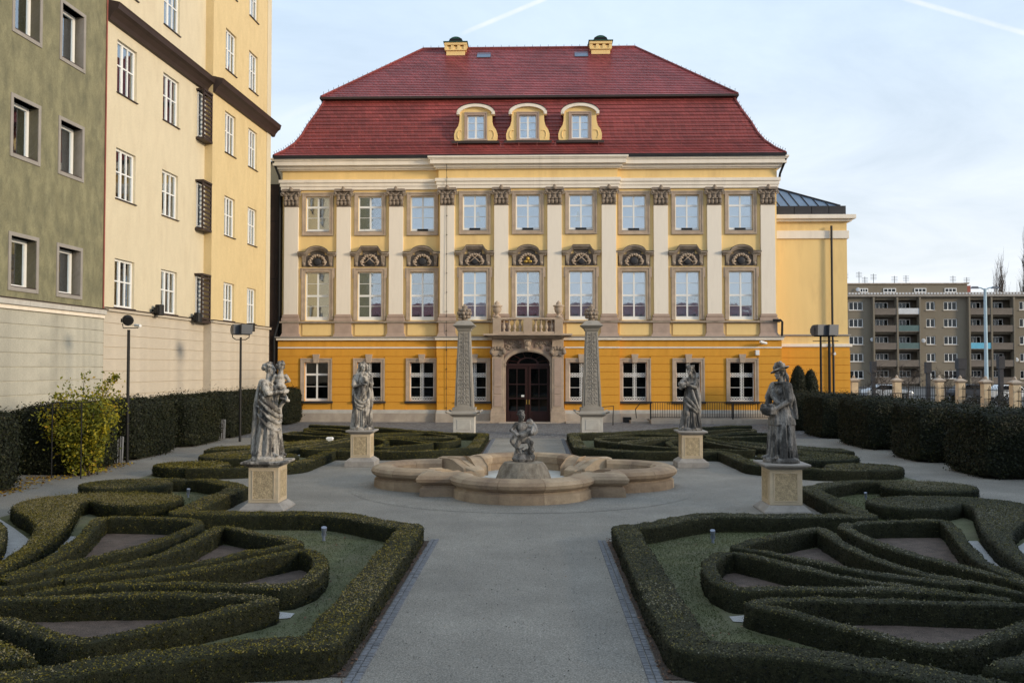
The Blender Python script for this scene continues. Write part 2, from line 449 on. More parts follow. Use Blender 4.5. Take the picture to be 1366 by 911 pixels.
# ------------------------------------------------------------------ mesh helpers
class MB:
    def __init__(self):
        self.v, self.f = [], []

    def add(self, vs, fs):
        o = len(self.v)
        self.v += [tuple(p) for p in vs]
        self.f += [tuple(i + o for i in f) for f in fs]
        return self

    def box(self, x0, x1, y0, y1, z0, z1):
        return self.add([(x0, y0, z0), (x1, y0, z0), (x1, y1, z0), (x0, y1, z0), (x0, y0, z1), (x1, y0, z1), (x1, y1, z1), (x0, y1, z1)],
                        [(0, 3, 2, 1), (4, 5, 6, 7), (0, 1, 5, 4), (1, 2, 6, 5), (2, 3, 7, 6), (3, 0, 4, 7)])

    def taper(self, x0, x1, y0, y1, z0, X0, X1, Y0, Y1, z1):
        return self.add([(x0, y0, z0), (x1, y0, z0), (x1, y1, z0), (x0, y1, z0), (X0, Y0, z1), (X1, Y0, z1), (X1, Y1, z1), (X0, Y1, z1)],
                        [(0, 3, 2, 1), (4, 5, 6, 7), (0, 1, 5, 4), (1, 2, 6, 5), (2, 3, 7, 6), (3, 0, 4, 7)])

    def quad(self, a, b, c, d):
        return self.add([a, b, c, d], [(0, 1, 2, 3)])

    def prism_y(self, poly, y0, y1):
        """polygon in x,z (counter-clockwise seen from -y) pushed from y0 back to y1"""
        n = len(poly)
        vs = [(x, y0, z) for x, z in poly] + [(x, y1, z) for x, z in poly]
        fs = [tuple(range(n)), tuple(range(2 * n - 1, n - 1, -1))] + [(i, i + n, (i + 1) % n + n, (i + 1) % n) for i in range(n)]
        return self.add(vs, fs)

    def prism_z(self, poly, z0, z1):
        n = len(poly)
        vs = [(x, y, z0) for x, y in poly] + [(x, y, z1) for x, y in poly]
        fs = [tuple(range(n - 1, -1, -1)), tuple(range(n, 2 * n))] + [(i, (i + 1) % n, (i + 1) % n + n, i + n) for i in range(n)]
        return self.add(vs, fs)

    def lathe(self, prof, cx=0, cy=0, n=16, sx=1, sy=1, a0=0.0, cap=True):
        vs, fs = [], []
        for r, z in prof:
            for k in range(n):
                a = a0 + 2 * math.pi * k / n
                vs.append((cx + r * sx * math.cos(a), cy + r * sy * math.sin(a), z))
        for i in range(len(prof) - 1):
            for k in range(n):
                k2 = (k + 1) % n
                fs.append((i * n + k, i * n + k2, (i + 1) * n + k2, (i + 1) * n + k))
        if cap:
            fs.append(tuple(range(n - 1, -1, -1)))
            fs.append(tuple((len(prof) - 1) * n + k for k in range(n)))
        return self.add(vs, fs)

    def tube(self, pts, r, n=8, cap=True):
        pts = [Vector(p) for p in pts]
        rs = r if isinstance(r, (list, tuple)) else [r] * len(pts)
        up = Vector((0, 0, 1))
        vs, fs = [], []
        pn = None
        for i, p in enumerate(pts):
            t = (pts[min(i + 1, len(pts) - 1)] - pts[max(i - 1, 0)])
            t = t.normalized() if t.length > 1e-9 else up
            if pn is None:
                ref = up if abs(t.z) < 0.9 else Vector((1, 0, 0))
                pn = t.cross(ref).normalized()
            else:
                pn = (pn - t * pn.dot(t))
                pn = pn.normalized() if pn.length > 1e-6 else t.orthogonal().normalized()
            b = t.cross(pn)
            for k in range(n):
                a = 2 * math.pi * k / n
                vs.append(p + (pn * math.cos(a) + b * math.sin(a)) * rs[i])
        for i in range(len(pts) - 1):
            for k in range(n):
                k2 = (k + 1) % n
                fs.append((i * n + k, i * n + k2, (i + 1) * n + k2, (i + 1) * n + k))
        if cap:
            fs.append(tuple(range(n - 1, -1, -1)))
            fs.append(tuple((len(pts) - 1) * n + k for k in range(n)))
        return self.add(vs, fs)

    def ball(self, c, r, n=10, rot=None):
        rx, ry, rz = r if isinstance(r, (list, tuple)) else (r, r, r)
        c = Vector(c)
        m = n // 2 + 1
        vs, fs = [], []
        for i in range(m + 1):
            th = math.pi * i / m
            th = min(max(th, 0.02), math.pi - 0.02)
            for k in range(n):
                a = 2 * math.pi * k / n
                p = Vector((rx * math.sin(th) * math.cos(a), ry * math.sin(th) * math.sin(a), -rz * math.cos(th)))
                if rot:
                    p = rot @ p
                vs.append(c + p)
        for i in range(m):
            for k in range(n):
                k2 = (k + 1) % n
                fs.append((i * n + k, i * n + k2, (i + 1) * n + k2, (i + 1) * n + k))
        fs.append(tuple(range(n - 1, -1, -1)))
        fs.append(tuple(m * n + k for k in range(n)))
        return self.add(vs, fs)

    def cap(self, p, q, r0, r1=None, n=10):
        """tapered limb with round ends"""
        r1 = r0 if r1 is None else r1
        p, q = Vector(p), Vector(q)
        d = q - p
        Ln = max(d.length, 1e-5)
        t = d / Ln
        pts, rs = [], []
        for s in (-1.0, -0.8, -0.45):
            pts.append(p + t * r0 * s); rs.append(r0 * math.sqrt(max(0.002, 1 - s * s)))
        for s in (0, 0.5, 1):
            pts.append(p + d * s); rs.append(r0 + (r1 - r0) * s)
        for s in (0.45, 0.8, 1.0):
            pts.append(q + t * r1 * s); rs.append(r1 * math.sqrt(max(0.002, 1 - s * s)))
        return self.tube(pts, rs, n)

    def loft(self, rings):
        n = len(rings[0])
        vs = [p for r in rings for p in r]
        fs = []
        for i in range(len(rings) - 1):
            for k in range(n):
                k2 = (k + 1) % n
                fs.append((i * n + k, i * n + k2, (i + 1) * n + k2, (i + 1) * n + k))
        fs.append(tuple(range(n - 1, -1, -1)))
        fs.append(tuple((len(rings) - 1) * n + k for k in range(n)))
        return self.add(vs, fs)

    def mesh(self, name, m):
        me = bpy.data.meshes.new(name)
        me.from_pydata(self.v, [], self.f)
        me.materials.append(MATS[m])
        return me


def link(name, me, parent=None, loc=None, rz=0.0):
    o = bpy.data.objects.new(name, me)
    COL.objects.link(o)
    if parent is not None:
        o.parent = parent
    if loc is not None:
        o.location = loc
    if rz:
        o.rotation_euler = (0, 0, rz)
    return o


def put(name, mb, m, parent=None, loc=None, smooth=False, bevel=0.0, rz=0.0):
    me = mb.mesh(name, m)
    if smooth:
        me.polygons.foreach_set('use_smooth', [True] * len(me.polygons))
    o = link(name, me, parent, loc, rz)
    if bevel:
        b = o.modifiers.new('bevel', 'BEVEL')
        b.width = bevel; b.segments = 2; b.limit_method = 'ANGLE'; b.angle_limit = R(40)
    return o


BOXES = {}


def bx(name, x0, x1, y0, y1, z0, z1, m, parent, bevel=0.0):
    """box as an object of its own; equal boxes share their mesh"""
    w, d, h = round(x1 - x0, 3), round(y1 - y0, 3), round(z1 - z0, 3)
    k = (w, d, h, m, bevel)
    if k not in BOXES:
        BOXES[k] = MB().box(-w / 2, w / 2, -d / 2, d / 2, -h / 2, h / 2).mesh(name, m)
    o = link(name, BOXES[k], parent, ((x0 + x1) / 2, (y0 + y1) / 2, (z0 + z1) / 2))
    if bevel:
        b = o.modifiers.new('bevel', 'BEVEL'); b.width = bevel; b.segments = 2
    return o


def thing(name, label, cat, loc=(0, 0, 0), rz=0.0, group=None):
    o = bpy.data.objects.new(name, None)
    COL.objects.link(o)
    o.location = loc
    o.rotation_euler = (0, 0, rz)
    return tag(o, label, cat, group)


def tag(o, label, cat, group=None):
    o['label'] = label
    o['category'] = cat
    if group:
        o['group'] = group
    return o


def kids(o):
    return [c for c in bpy.data.objects if c.parent == o]


def dup(o, loc=None, rz=None, label=None, parent=None):
    c = o.copy()
    COL.objects.link(c)
    if parent is not None:
        c.parent = parent
    if loc is not None:
        c.location = loc
    if rz is not None:
        c.rotation_euler = (0, 0, rz)
    if label:
        c['label'] = label
    for k in kids(o):
        dup(k, parent=c)
    return c


def wall_panel(mb, x0, x1, z0, z1, ops, y=0.0, reveal=0.25):
    """wall face with openings cut out and their reveals"""
    ops = [(max(a, x0), min(b, x1), max(c, z0), min(d, z1)) for a, b, c, d in ops if b > x0 and a < x1 and d > z0 and c < z1]
    xs = sorted({x0, x1, *[o[0] for o in ops], *[o[1] for o in ops]})
    zs = sorted({z0, z1, *[o[2] for o in ops], *[o[3] for o in ops]})
    for i in range(len(xs) - 1):
        for j in range(len(zs) - 1):
            cx, cz = (xs[i] + xs[i + 1]) / 2, (zs[j] + zs[j + 1]) / 2
            if any(a < cx < b and c < cz < d for a, b, c, d in ops):
                continue
            mb.quad((xs[i], y, zs[j]), (xs[i + 1], y, zs[j]), (xs[i + 1], y, zs[j + 1]), (xs[i], y, zs[j + 1]))
    for a, b, c, d in ops:
        if reveal:
            r = y + reveal
            mb.quad((a, y, c), (a, y, d), (a, r, d), (a, r, c))
            mb.quad((b, y, d), (b, y, c), (b, r, c), (b, r, d))
            mb.quad((a, y, d), (b, y, d), (b, r, d), (a, r, d))
            mb.quad((b, y, c), (a, y, c), (a, r, c), (b, r, c))
    return mb


def window(parent, x0, x1, z0, z1, y, xs, zs, fr=0.06, backs=(('room_dark', 0.0, 1.0),), bars=0.025, bottom=0.0, glass='window_glass', name='window',
           depth=0.07, frame='white_paint'):
    """sash window in an opening: xs / zs are the fractions where bars run, as (position, half width)"""
    mb = MB()
    mb.box(x0, x0 + fr, y, y + depth, z0, z1).box(x1 - fr, x1, y, y + depth, z0, z1)
    mb.box(x0 + fr, x1 - fr, y, y + depth, z1 - fr, z1).box(x0 + fr, x1 - fr, y, y + depth, z0, z0 + fr + bottom)
    ix0, ix1, iz0, iz1 = x0 + fr, x1 - fr, z0 + fr + bottom, z1 - fr
    cx = [ix0] + sum([[ix0 + (ix1 - ix0) * p - h, ix0 + (ix1 - ix0) * p + h] for p, h in xs], []) + [ix1]
    cz = [iz0] + sum([[iz0 + (iz1 - iz0) * p - h, iz0 + (iz1 - iz0) * p + h] for p, h in zs], []) + [iz1]
    for i in range(1, len(cx) - 1, 2):
        mb.box(cx[i], cx[i + 1], y + 0.005, y + depth - 0.005, iz0, iz1)
    for j in range(1, len(cz) - 1, 2):
        for i in range(0, len(cx) - 1, 2):
            mb.box(cx[i], cx[i + 1], y + 0.01, y + depth - 0.01, cz[j], cz[j + 1])
    o = put(name, mb, frame, parent)
    for i in range(0, len(cx) - 1, 2):
        for j in range(0, len(cz) - 1, 2):
            bx('pane', cx[i], cx[i + 1], y + depth * 0.55, y + depth * 0.55 + 0.008, cz[j], cz[j + 1], glass, o)
    for mt, a, b in backs:
        bx('curtain_or_dark_room' if mt != 'sky_tinted_blind' else 'sky_tinted_blind', x0, x1, y + depth + 0.06, y + depth + 0.07, z0 + (z1 - z0) * a, z0 + (z1 - z0) * b, mt, o)  # dark plates stand in for the unlit room behind the glass
    return o


# ------------------------------------------------------------------ the palace
PY0 = 48.6
SC = PY0 / F_PX
BAY = 2.915


def Z(py, p=0.0):
    return 3 + (490 - py) * (PY0 - p) / F_PX


def build_palace():
    T = thing('palace', 'yellow baroque palace with dark red mansard roof and cream pilasters', 'palace', (-0.1, PY0, 0))
    HW, HG, DEP = 13.62, 13.80, 13.6
    RS = 1.5 * BAY + 0.52                       # half width of the middle projection
    YR = -0.28
    secs = ((-HW, -RS, 0.0), (-RS, RS, YR), (RS, HW, 0.0))

    def ysec(x):
        return YR if abs(x) < RS else 0.0
    ops_up, ops_mid, ops_gr = [], [], []
    for k in range(-4, 5):
        x = k * BAY
        ops_up.append((x - 0.66, x + 0.66, Z(308), Z(260)))
        ops_mid.append((x - 0.67, x + 0.67, Z(427), Z(362)))
        if k:
            ops_gr.append((x - 0.66, x + 0.66, Z(535), Z(483)))
    # upper walls
    mb = MB()
    for a, b, y in secs:
        wall_panel(mb, a, b, Z(449), Z(218), ops_up + ops_mid, y, 0.3)
    for sx in (-RS, RS):
        mb.quad((sx, YR, Z(449)), (sx, 0, Z(449)), (sx, 0, Z(218)), (sx, YR, Z(218)))
    mb.quad((-HW, 0, Z(449)), (-HW, 0, Z(218)), (-HW, DEP, Z(218)), (-HW, DEP, Z(449)))
    mb.quad((HW, 0, Z(449)), (HW, DEP, Z(449)), (HW, DEP, Z(218)), (HW, 0, Z(218)))
    mb.quad((-HW, DEP, Z(449)), (-HW, DEP, Z(218)), (HW, DEP, Z(218)), (HW, DEP, Z(449)))
    put('wall', mb, 'yellow_plaster', T)
    # ground floor: backing wall with grooves, then courses
    zt = Z(449) + 0.02
    dw = 1.24                                     # half width of the doorway
    gops = ops_gr + [(-dw, dw, 0, Z(470))]
    gs = ((-HG, -RS - 0.1, -0.12), (-RS - 0.1, RS + 0.1, YR - 0.12), (RS + 0.1, HG, -0.12))
    mb = MB()
    for a, b, y in gs:
        wall_panel(mb, a, b, 0, zt, gops, y + 0.02, 0.4)
    for sx in (-RS - 0.1, RS + 0.1):
        mb.quad((sx, YR - 0.1, 0), (sx, -0.1, 0), (sx, -0.1, zt), (sx, YR - 0.1, zt))
    mb.quad((-HG, -0.1, 0), (-HG, -0.1, zt), (-HG, DEP + .1, zt), (-HG, DEP + .1, 0))
    mb.quad((HG, -0.1, 0), (HG, DEP + .1, 0), (HG, DEP + .1, zt), (HG, -0.1, zt))
    put('ground_floor_wall', mb, 'orange_plaster', T)
    nb, zb0, zb1 = 8, Z(546.3), Z(465)
    hb = (zb1 - zb0) / nb
    surr = [(x - 0.875, x + 0.875, 1.0, Z(475)) for x in [k * BAY for k in range(-4, 5) if k]] + [(-2.0, 2.0, 0, Z(452))]
    for j in range(nb):
        z0, z1 = zb0 + j * hb, zb0 + (j + 1) * hb - 0.028
        for a, b, y in gs:
            cuts = sorted((max(a, s[0]), min(b, s[1])) for s in surr if s[1] > a and s[0] < b and s[2] < z1 - 0.02 and s[3] > z0 + 0.02)
            e0 = a
            for c0, c1 in cuts + [(b, b)]:
                if c0 - e0 > 0.03:
                    bx('plaster_course', e0, c0, y - 0.015, y + 0.03, z0, z1, 'orange_plaster', T)
                e0 = max(e0, c1)
    for a, b, y in gs:
        bx('plaster_course', a, b, y - 0.015, y + 0.03, Z(462.5), Z(454.5), 'orange_plaster', T)
        segs = [(a, b)] if b < 0 or a > 0 else [(a, -2.0), (2.0, b)]
        for c, d in segs:
            bx('plinth', c - (0.04 if c == a and a < 0 else 0), d + (0.04 if d == b and b > 0 else 0), y - 0.10, y + 0.03, 0, Z(551), 'plinth_stone', T, 0.01)
            bx('plinth_band', c, d, y - 0.06, y + 0.03, Z(551), Z(546.3), 'white_stone', T, 0.01)
            bx('thin_band', c, d, y - 0.045, y + 0.03, Z(464.6), Z(462.7), 'cream_plaster', T)
            bx('string_cornice', c - 0.08, d + 0.08, y - 0.16, y + 0.03, Z(454), Z(450.4), 'cream_plaster', T, 0.015)
            bx('string_cornice_ledge', c - 0.14, d + 0.14, y - 0.22, y + 0.03, Z(450.4), Z(449), 'surround_grey', T)
    # first-floor string and dado
    for a, b, y in secs:
        for c, d in ([(a, b)] if b < 0 or a > 0 else [(a, -1.9), (1.9, b)]):
            bx('sill_string', c - 0.1, d + 0.1, y - 0.2, y + 0.02, Z(430.6), Z(428.4), 'hood_stone', T)
    # entablature: slabs running right round the body
    mid = []
    for name, p, z0, z1, m in (('architrave', 0.10, Z(251, .1), Z(246.5, .12), 'cream_plaster'), ('architrave', 0.14, Z(246.5, .12), Z(241.5, .16), 'cream_plaster'),
                               ('architrave', 0.20, Z(241.5, .16), Z(237, .2), 'cream_plaster'),
                               ('frieze', 0.03, Z(237, .2), Z(224.5, .2), 'yellow_plaster'),
                               ('bed_mould', 0.18, Z(224.5, .2), Z(222.5, .25), 'cream_plaster'), ('bed_mould', 0.27, Z(222.5, .25), Z(218, .4), 'cream_plaster'),
                               ('cornice', 0.46, Z(218, .4), Z(211.5, .5), 'cream_plaster'), ('cornice', 0.52, Z(211.5, .5), Z(209.5, .55), 'cream_plaster'),
                               ('cornice', 0.57, Z(209.5, .55), Z(207, .57), 'cream_plaster')):
        bx(name, -HW - p, HW + p, -p, DEP + p, z0, z1, m, T, 0.012)
        bx(name, -RS - p, RS + p, YR - p, -p + 0.002, z0, z1 - 0.003, m, T, 0.012)
    # pilasters
    cap_mb, leaf_mb = MB(), None
    w = 0.40
    h = Z(249) - Z(275)
    cap_mb.lathe([(w * 0.98, 0), (w * 1.04, 0.05), (w * 0.95, 0.07), (w * 1.0, h * 0.5), (w * 1.15, h * 0.78)], 0, 0.0, 4, 1.414, 0.42, R(45))
    cap_mb.box(-w * 1.30, w * 1.30, -0.27, 0.2, h * 0.80, h * 0.88).box(-w * 1.22, w * 1.22, -0.24, 0.2, h * 0.88, h * 0.93)
    for row, (zz, n, rr) in enumerate(((0.22, 4, 0.105), (0.46, 3, 0.115))):
        for i in range(n):
            xx = (i - (n - 1) / 2) * (w * 2 / n) * 1.04
            cap_mb.ball((xx, -0.19 - row * 0.02, h * zz), (rr, 0.09, h * 0.15), 8)
            cap_mb.ball((xx, -0.27 - row * 0.02, h * (zz + 0.12)), (rr * 0.75, 0.07, 0.05), 8)
    for s in (-1, 1):
        cx = s * w * 1.08
        pts = [(cx - s * (0.17 * (1 - t * .12)) * math.cos(a), -0.25, h * 0.68 + 0.125 * (1 - t * 0.11) * math.sin(a)) for t, a in
               enumerate([math.pi * 1.5 - q * math.pi / 4 for q in range(9)])]
        cap_mb.tube([(p[0] * 0.92 + cx * 0.08, p[1], p[2]) for p in pts], 0.042, 6)
        cap_mb.ball((cx, -0.27, h * 0.68), (0.06, 0.06, 0.06), 8)
        cap_mb.tube([(s * 0.06, -0.24, h * 0.55), (s * 0.14, -0.26, h * 0.68), (s * 0.24, -0.26, h * 0.74)], 0.03, 6)
    cap_mb.ball((0, -0.26, h * 0.90), (0.12, 0.09, 0.12), 8).ball((0, -0.28, h * 1.0), (0.07, 0.07, 0.07), 8)
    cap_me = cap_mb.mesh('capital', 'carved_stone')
    for i in range(10):
        x = (i - 4.5) * BAY
        if i == 3 or i == 6:
            x += 0.05 * (1 if i == 6 else -1)
        y = ysec(x)
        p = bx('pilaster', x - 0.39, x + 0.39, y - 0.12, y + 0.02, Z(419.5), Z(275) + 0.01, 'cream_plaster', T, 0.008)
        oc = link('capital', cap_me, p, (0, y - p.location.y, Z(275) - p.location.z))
        lz = p.location.z
        ly = p.location.y
        q = MB()
        q.box(-0.42, 0.42, y - 0.15 - ly, y + 0.02 - ly, Z(420.5) - lz, Z(419) - lz)
        q.box(-0.46, 0.46, y - 0.19 - ly, y + 0.02 - ly, Z(423) - lz, Z(420.5) - lz)
        q.box(-0.43, 0.43, y - 0.16 - ly, y + 0.02 - ly, Z(424) - lz, Z(423) - lz)
        q.box(-0.50, 0.50, y - 0.215 - ly, y + 0.02 - ly, Z(428.4) - lz, Z(424) - lz)
        put('pilaster_base', q, 'pink_stone', p, bevel=0.012)
        d = MB()
        d.taper(-0.56, 0.56, y - 0.2 - ly, y + 0.02 - ly, Z(449) - lz, -0.46, 0.46, y - 0.15 - ly, y + 0.02 - ly, Z(444) - lz)
        d.box(-0.46, 0.46, y - 0.15 - ly, y + 0.02 - ly, Z(444) - lz, Z(430.6) - lz)
        put('pilaster_pedestal', d, 'pink_stone', p)
    # side strips beside the risalit
    # dado panels: a slightly bowed yellow apron below each window
    for k in range(-4, 5):
        if k == 0:
            continue
        x = k * BAY
        y = ysec(x)
        bx('apron', x - 0.82, x + 0.82, y - 0.05, y + 0.02, Z(447.5), Z(431.5), 'yellow_plaster', T, 0.015)

    # ---------------- windows
    def surround(x0, x1, z0, z1, y, wid, pr, parent, m='sandstone', ear=False, sill=True):
        mb = MB()
        e = 0.07 if ear else 0
        for (g, p) in ((wid, pr * 0.7), (wid * 0.38, pr)):
            a = wid - g
            mb2 = MB()
            X0, X1, Z0, Z1 = x0 - wid, x1 + wid, z0 - (wid if sill else 0), z1 + wid
            # outer band (wide, low) then outer bead (narrow, proud)
            mb.box(X0, X0 + g, y - p, y + 0.03, Z0, Z1 - 0.0)
            mb.box(X1 - g, X1, y - p, y + 0.03, Z0, Z1 - 0.0)
            mb.box(X0 + g, X1 - g, y - p, y + 0.03, Z1 - g, Z1)
            if sill:
                mb.box(X0 + g, X1 - g, y - p, y + 0.03, Z0, Z0 + g)
        if ear:
            mb.box(x0 - wid - e, x0 - wid, y - pr * 0.8, y + 0.03, z1 - 0.35, z1 + wid)
            mb.box(x1 + wid, x1 + wid + e, y - pr * 0.8, y + 0.03, z1 - 0.35, z1 + wid)
        return put('window_surround', mb, m, parent, bevel=0.006)

    up_back = {-4: 'curtain_grey', -3: 'room_dark'}
    for k in range(-4, 5):
        x = k * BAY
        y = ysec(x)
        b = up_back.get(k, 'sky_tinted_blind')
        wo = window(T, x - 0.66, x + 0.66, Z(308), Z(260), y + 0.12, [(0.5, 0.045)], [(0.36, 0.0125), (0.70, 0.055)], 0.065,
                    ((b, 0, 1),), bottom=0.10)
        surround(x - 0.66, x + 0.66, Z(308), Z(260), y, 0.21, 0.09, wo)
        bx('window_sill', x - 0.66, x + 0.66, y - 0.02, y + 0.12, Z(308) - 0.002, Z(308) + 0.03, 'dark_slate', wo)
        if k > -4:
            bx('ventilator', x - 0.30, x + 0.30, y + 0.10, y + 0.14, Z(306.5), Z(304), 'black_iron' if k not in (-3,) else 'white_paint', wo)
        if k in (-1, 1):
            lm = MB().taper(x + 0.02 if k < 0 else x - 0.3, x + 0.3 if k < 0 else x - 0.02, y + 0.235, y + 0.245, Z(295), x + 0.1 if k < 0 else x - 0.2,
                            x + 0.22 if k < 0 else x - 0.1, y + 0.235, y + 0.245, Z(282))
            put('lamp_shade', lm, 'lamp_shade', wo)
    mid_back = {-4: (('curtain_grey', 0, 1),), -3: (('room_dark', 0, 1),), -2: (('room_dark', 0, 0.55), ('curtain_grey', 0.55, 1)),
                -1: (('sky_tinted_blind', 0, 1),), 0: (('room_dark', 0, 0.5), ('curtain_or_reflection_teal', 0.5, 1)),
                1: (('curtain_or_reflection_teal', 0, 0.5), ('sky_tinted_blind', 0.5, 1)), 2: (('curtain_or_reflection_teal', 0, 0.5), ('sky_tinted_blind', 0.5, 1)),  # pale upper and teal lower halves paint in what the panes reflect
                3: (('curtain_or_reflection_teal', 0, 0.5), ('sky_tinted_blind', 0.5, 1)), 4: (('curtain_or_reflection_teal', 0, 0.5), ('sky_tinted_blind', 0.5, 1))}
    for k in range(-4, 5):
        x = k * BAY
        y = ysec(x)
        zb = Z(427)
        wo = window(T, x - 0.67, x + 0.67, zb, Z(362), y + 0.12, [(0.5, 0.045)], [(0.24, 0.0125), (0.48, 0.055), (0.76, 0.0125)], 0.065,
                    mid_back[k], bottom=0.14)
        surround(x - 0.67, x + 0.67, zb, Z(362), y, 0.22, 0.10, wo, ear=True, sill=False)
        # hood
        hd = MB()
        zb_, zt_ = Z(342), Z(331)
        seg = k % 2 == 0
        for off, pr, th in ((0.0, 0.30, 0.075), (0.075, 0.22, 0.075), (0.15, 0.14, 0.07)):
            ptsu = []
            if seg:
                r = 0.62
                ptsu = [(-1.06, zb_ + 0.24), (-0.72, zb_ + 0.24)] + [(r * math.sin(t), zb_ + 0.21 + 0.36 * math.cos(t) * 1.02) for t in
                                                                     [R(-82 + 164 * q / 12) for q in range(13)]] + [(0.72, zb_ + 0.24), (1.06, zb_ + 0.24)]
            else:
                ptsu = [(-1.06, zb_ + 0.24), (-0.72, zb_ + 0.24), (-0.60, zb_ + 0.33), (-0.46, zb_ + 0.56), (0.46, zb_ + 0.56), (0.60, zb_ + 0.33), (0.72, zb_ + 0.24), (1.06, zb_ + 0.24)]
            sh = 1 - off * 0.35
            ptsu = [(px_ * sh, pz - off) for px_, pz in ptsu]
            low = [(px_, pz - th) for px_, pz in reversed(ptsu)]
            poly = [(x + a, b_) for a, b_ in (low[::-1] + ptsu[::-1])]
            n = len(ptsu)
            for i in range(n - 1):
                a, b_ = ptsu[i], ptsu[i + 1]
                hd.prism_y([(x + a[0], a[1] - th), (x + b_[0], b_[1] - th), (x + b_[0], b_[1]), (x + a[0], a[1])], y - pr, y + 0.02)
        ho = put('window_hood', hd, 'hood_stone', wo)
        lead = MB()
        for i in range(len(ptsu) - 1):
            a, b_ = ptsu[i], ptsu[i + 1]
            a = (a[0] / sh, a[1] + 0.15 + 0.003); b_ = (b_[0] / sh, b_[1] + 0.15 + 0.003)
            lead.prism_y([(x + a[0], a[1]), (x + b_[0], b_[1]), (x + b_[0], b_[1] + 0.025), (x + a[0], a[1] + 0.025)], y - 0.32, y + 0.02)
        put('hood_lead', lead, 'dark_slate', wo)
        # field of the hood: dark ground, cartouche and shell work, brackets
        fl = MB()
        zc = Z(354.5)
        fl.box(x - 0.88, x + 0.88, y - 0.035, y + 0.02, zc - 0.02, zb_ + 0.12)
        fl.box(x - 0.40, x + 0.40, y - 0.036, y + 0.02, zb_ + 0.12, zb_ + (0.34 if seg else 0.38))
        put('hood_field', fl, 'hood_recess', wo)
        cz = zc + 0.30
        if k != 0:
            pl = MB()
            pl.ball((x, y - 0.08, cz - 0.05), (0.24, 0.07, 0.22), 12)
            put('dark_cartouche', pl, 'dark_slate', wo, smooth=True)
        cv = MB()
        rnd = random.Random(k + 40)
        for q in range(11):
            a = math.pi * (q / 10)
            cv.ball((x + 0.42 * math.cos(a), y - 0.09, cz - 0.10 + 0.40 * math.sin(a)), (0.085, 0.07, 0.075), 6)
            if q % 2 == 0:
                cv.tube([(x + 0.30 * math.cos(a), y - 0.1, cz - 0.08 + 0.28 * math.sin(a)), (x + 0.52 * math.cos(a + .1), y - 0.1, cz - 0.08 + 0.46 * math.sin(a + .1))], [0.045, 0.02], 6)
        for s in (-1, 1):
            cv.tube([(x + s * 0.30, y - 0.09, cz - 0.28), (x + s * 0.44, y - 0.11, cz - 0.2), (x + s * 0.5, y - 0.1, cz - 0.05), (x + s * 0.42, y - 0.1, cz + 0.05)], 0.04, 6)
            if not seg:
                cv.tube([(x - s * 0.3, y - 0.12, cz - 0.15), (x, y - 0.13, cz + 0.12), (x + s * 0.34, y - 0.11, cz + 0.4)], [0.02, 0.03, 0.015], 6)
        put('shell_carving', cv, 'sandstone', wo, smooth=True)
        if k == 0:
            gd = MB().ball((x, y - 0.11, cz + 0.05), (0.10, 0.06, 0.12), 8).ball((x - 0.12, y - 0.1, cz - 0.1), (0.12, 0.06, 0.08), 8).ball((x + 0.12, y - 0.1, cz - 0.1), (0.12, 0.06, 0.08), 8)
            put('gilded_cartouche', gd, 'gilding', wo, smooth=True)
        for s in (-1, 1):
            br = MB()
            xx = x + s * 0.74
            br.box(xx - 0.11, xx + 0.11, y - 0.16, y + 0.02, zb_ - 0.02, zb_ + 0.1)
            br.taper(xx - 0.07, xx + 0.07, y - 0.06, y + 0.02, zc, xx - 0.10, xx + 0.10, y - 0.15, y + 0.02, zb_ - 0.02)
            br.ball((xx, y - 0.10, zc + 0.12), (0.09, 0.07, 0.10), 8)
            put('hood_bracket', br, 'hood_stone', wo)
    for k in range(-4, 5):
        if k == 0:
            continue
        x = k * BAY
        y = ysec(x) - 0.12
        wo = window(T, x - 0.66, x + 0.66, Z(535), Z(483), y + 0.16, [(0.5, 0.045 if k == -4 else 0.020)], [(0.34, 0.0125), (0.68, 0.055 if k == -4 else 0.022)], 0.06 if k == -4 else 0.045,
                    (('room_dark', 0, 1),) if k != -4 else (('curtain_grey', 0, 1),), bottom=0.08 if k == -4 else 0.02, glass='dark_glass')
        surround(x - 0.66, x + 0.66, Z(535), Z(483), y, 0.215, 0.08, wo, sill=False)
        km = MB().prism_y([(x - 0.13, Z(484)), (x + 0.13, Z(484)), (x + 0.19, Z(474) + 0.06), (x - 0.19, Z(474) + 0.06)], y - 0.14, y + 0.02)
        put('keystone', km, 'sandstone', wo, bevel=0.008)
        bx('window_sill', x - 0.93, x + 0.93, y - 0.14, y + 0.04, Z(537.5), Z(535), 'dark_slate', wo)
        if k != -4:
            # white wrought-iron screen of scrolls along the bars
            g = MB()
            yy = y + 0.11
            for zc_ in (Z(535) + 0.13, Z(535) + 0.60 * (Z(483) - Z(535)) + 0.15):
                for q in range(9):
                    xx = x - 0.56 + q * 0.14
                    g.tube([(xx - 0.07, yy, zc_ - 0.08), (xx + 0.07, yy, zc_ + 0.08)], 0.014, 4)
                    g.tube([(xx + 0.07, yy, zc_ - 0.08), (xx - 0.07, yy, zc_ + 0.08)], 0.014, 4)
                g.box(x - 0.63, x + 0.63, yy - 0.012, yy + 0.012, zc_ + 0.085, zc_ + 0.11).box(x - 0.63, x + 0.63, yy - 0.012, yy + 0.012, zc_ - 0.11, zc_ - 0.085)
            for q in range(14):
                zz = Z(535) + 0.14 + q * 0.145
                g.tube([(x - 0.09, yy, zz - 0.07), (x + 0.09, yy, zz + 0.07)], 0.010, 4)
                g.tube([(x + 0.09, yy, zz - 0.07), (x - 0.09, yy, zz + 0.07)], 0.010, 4)
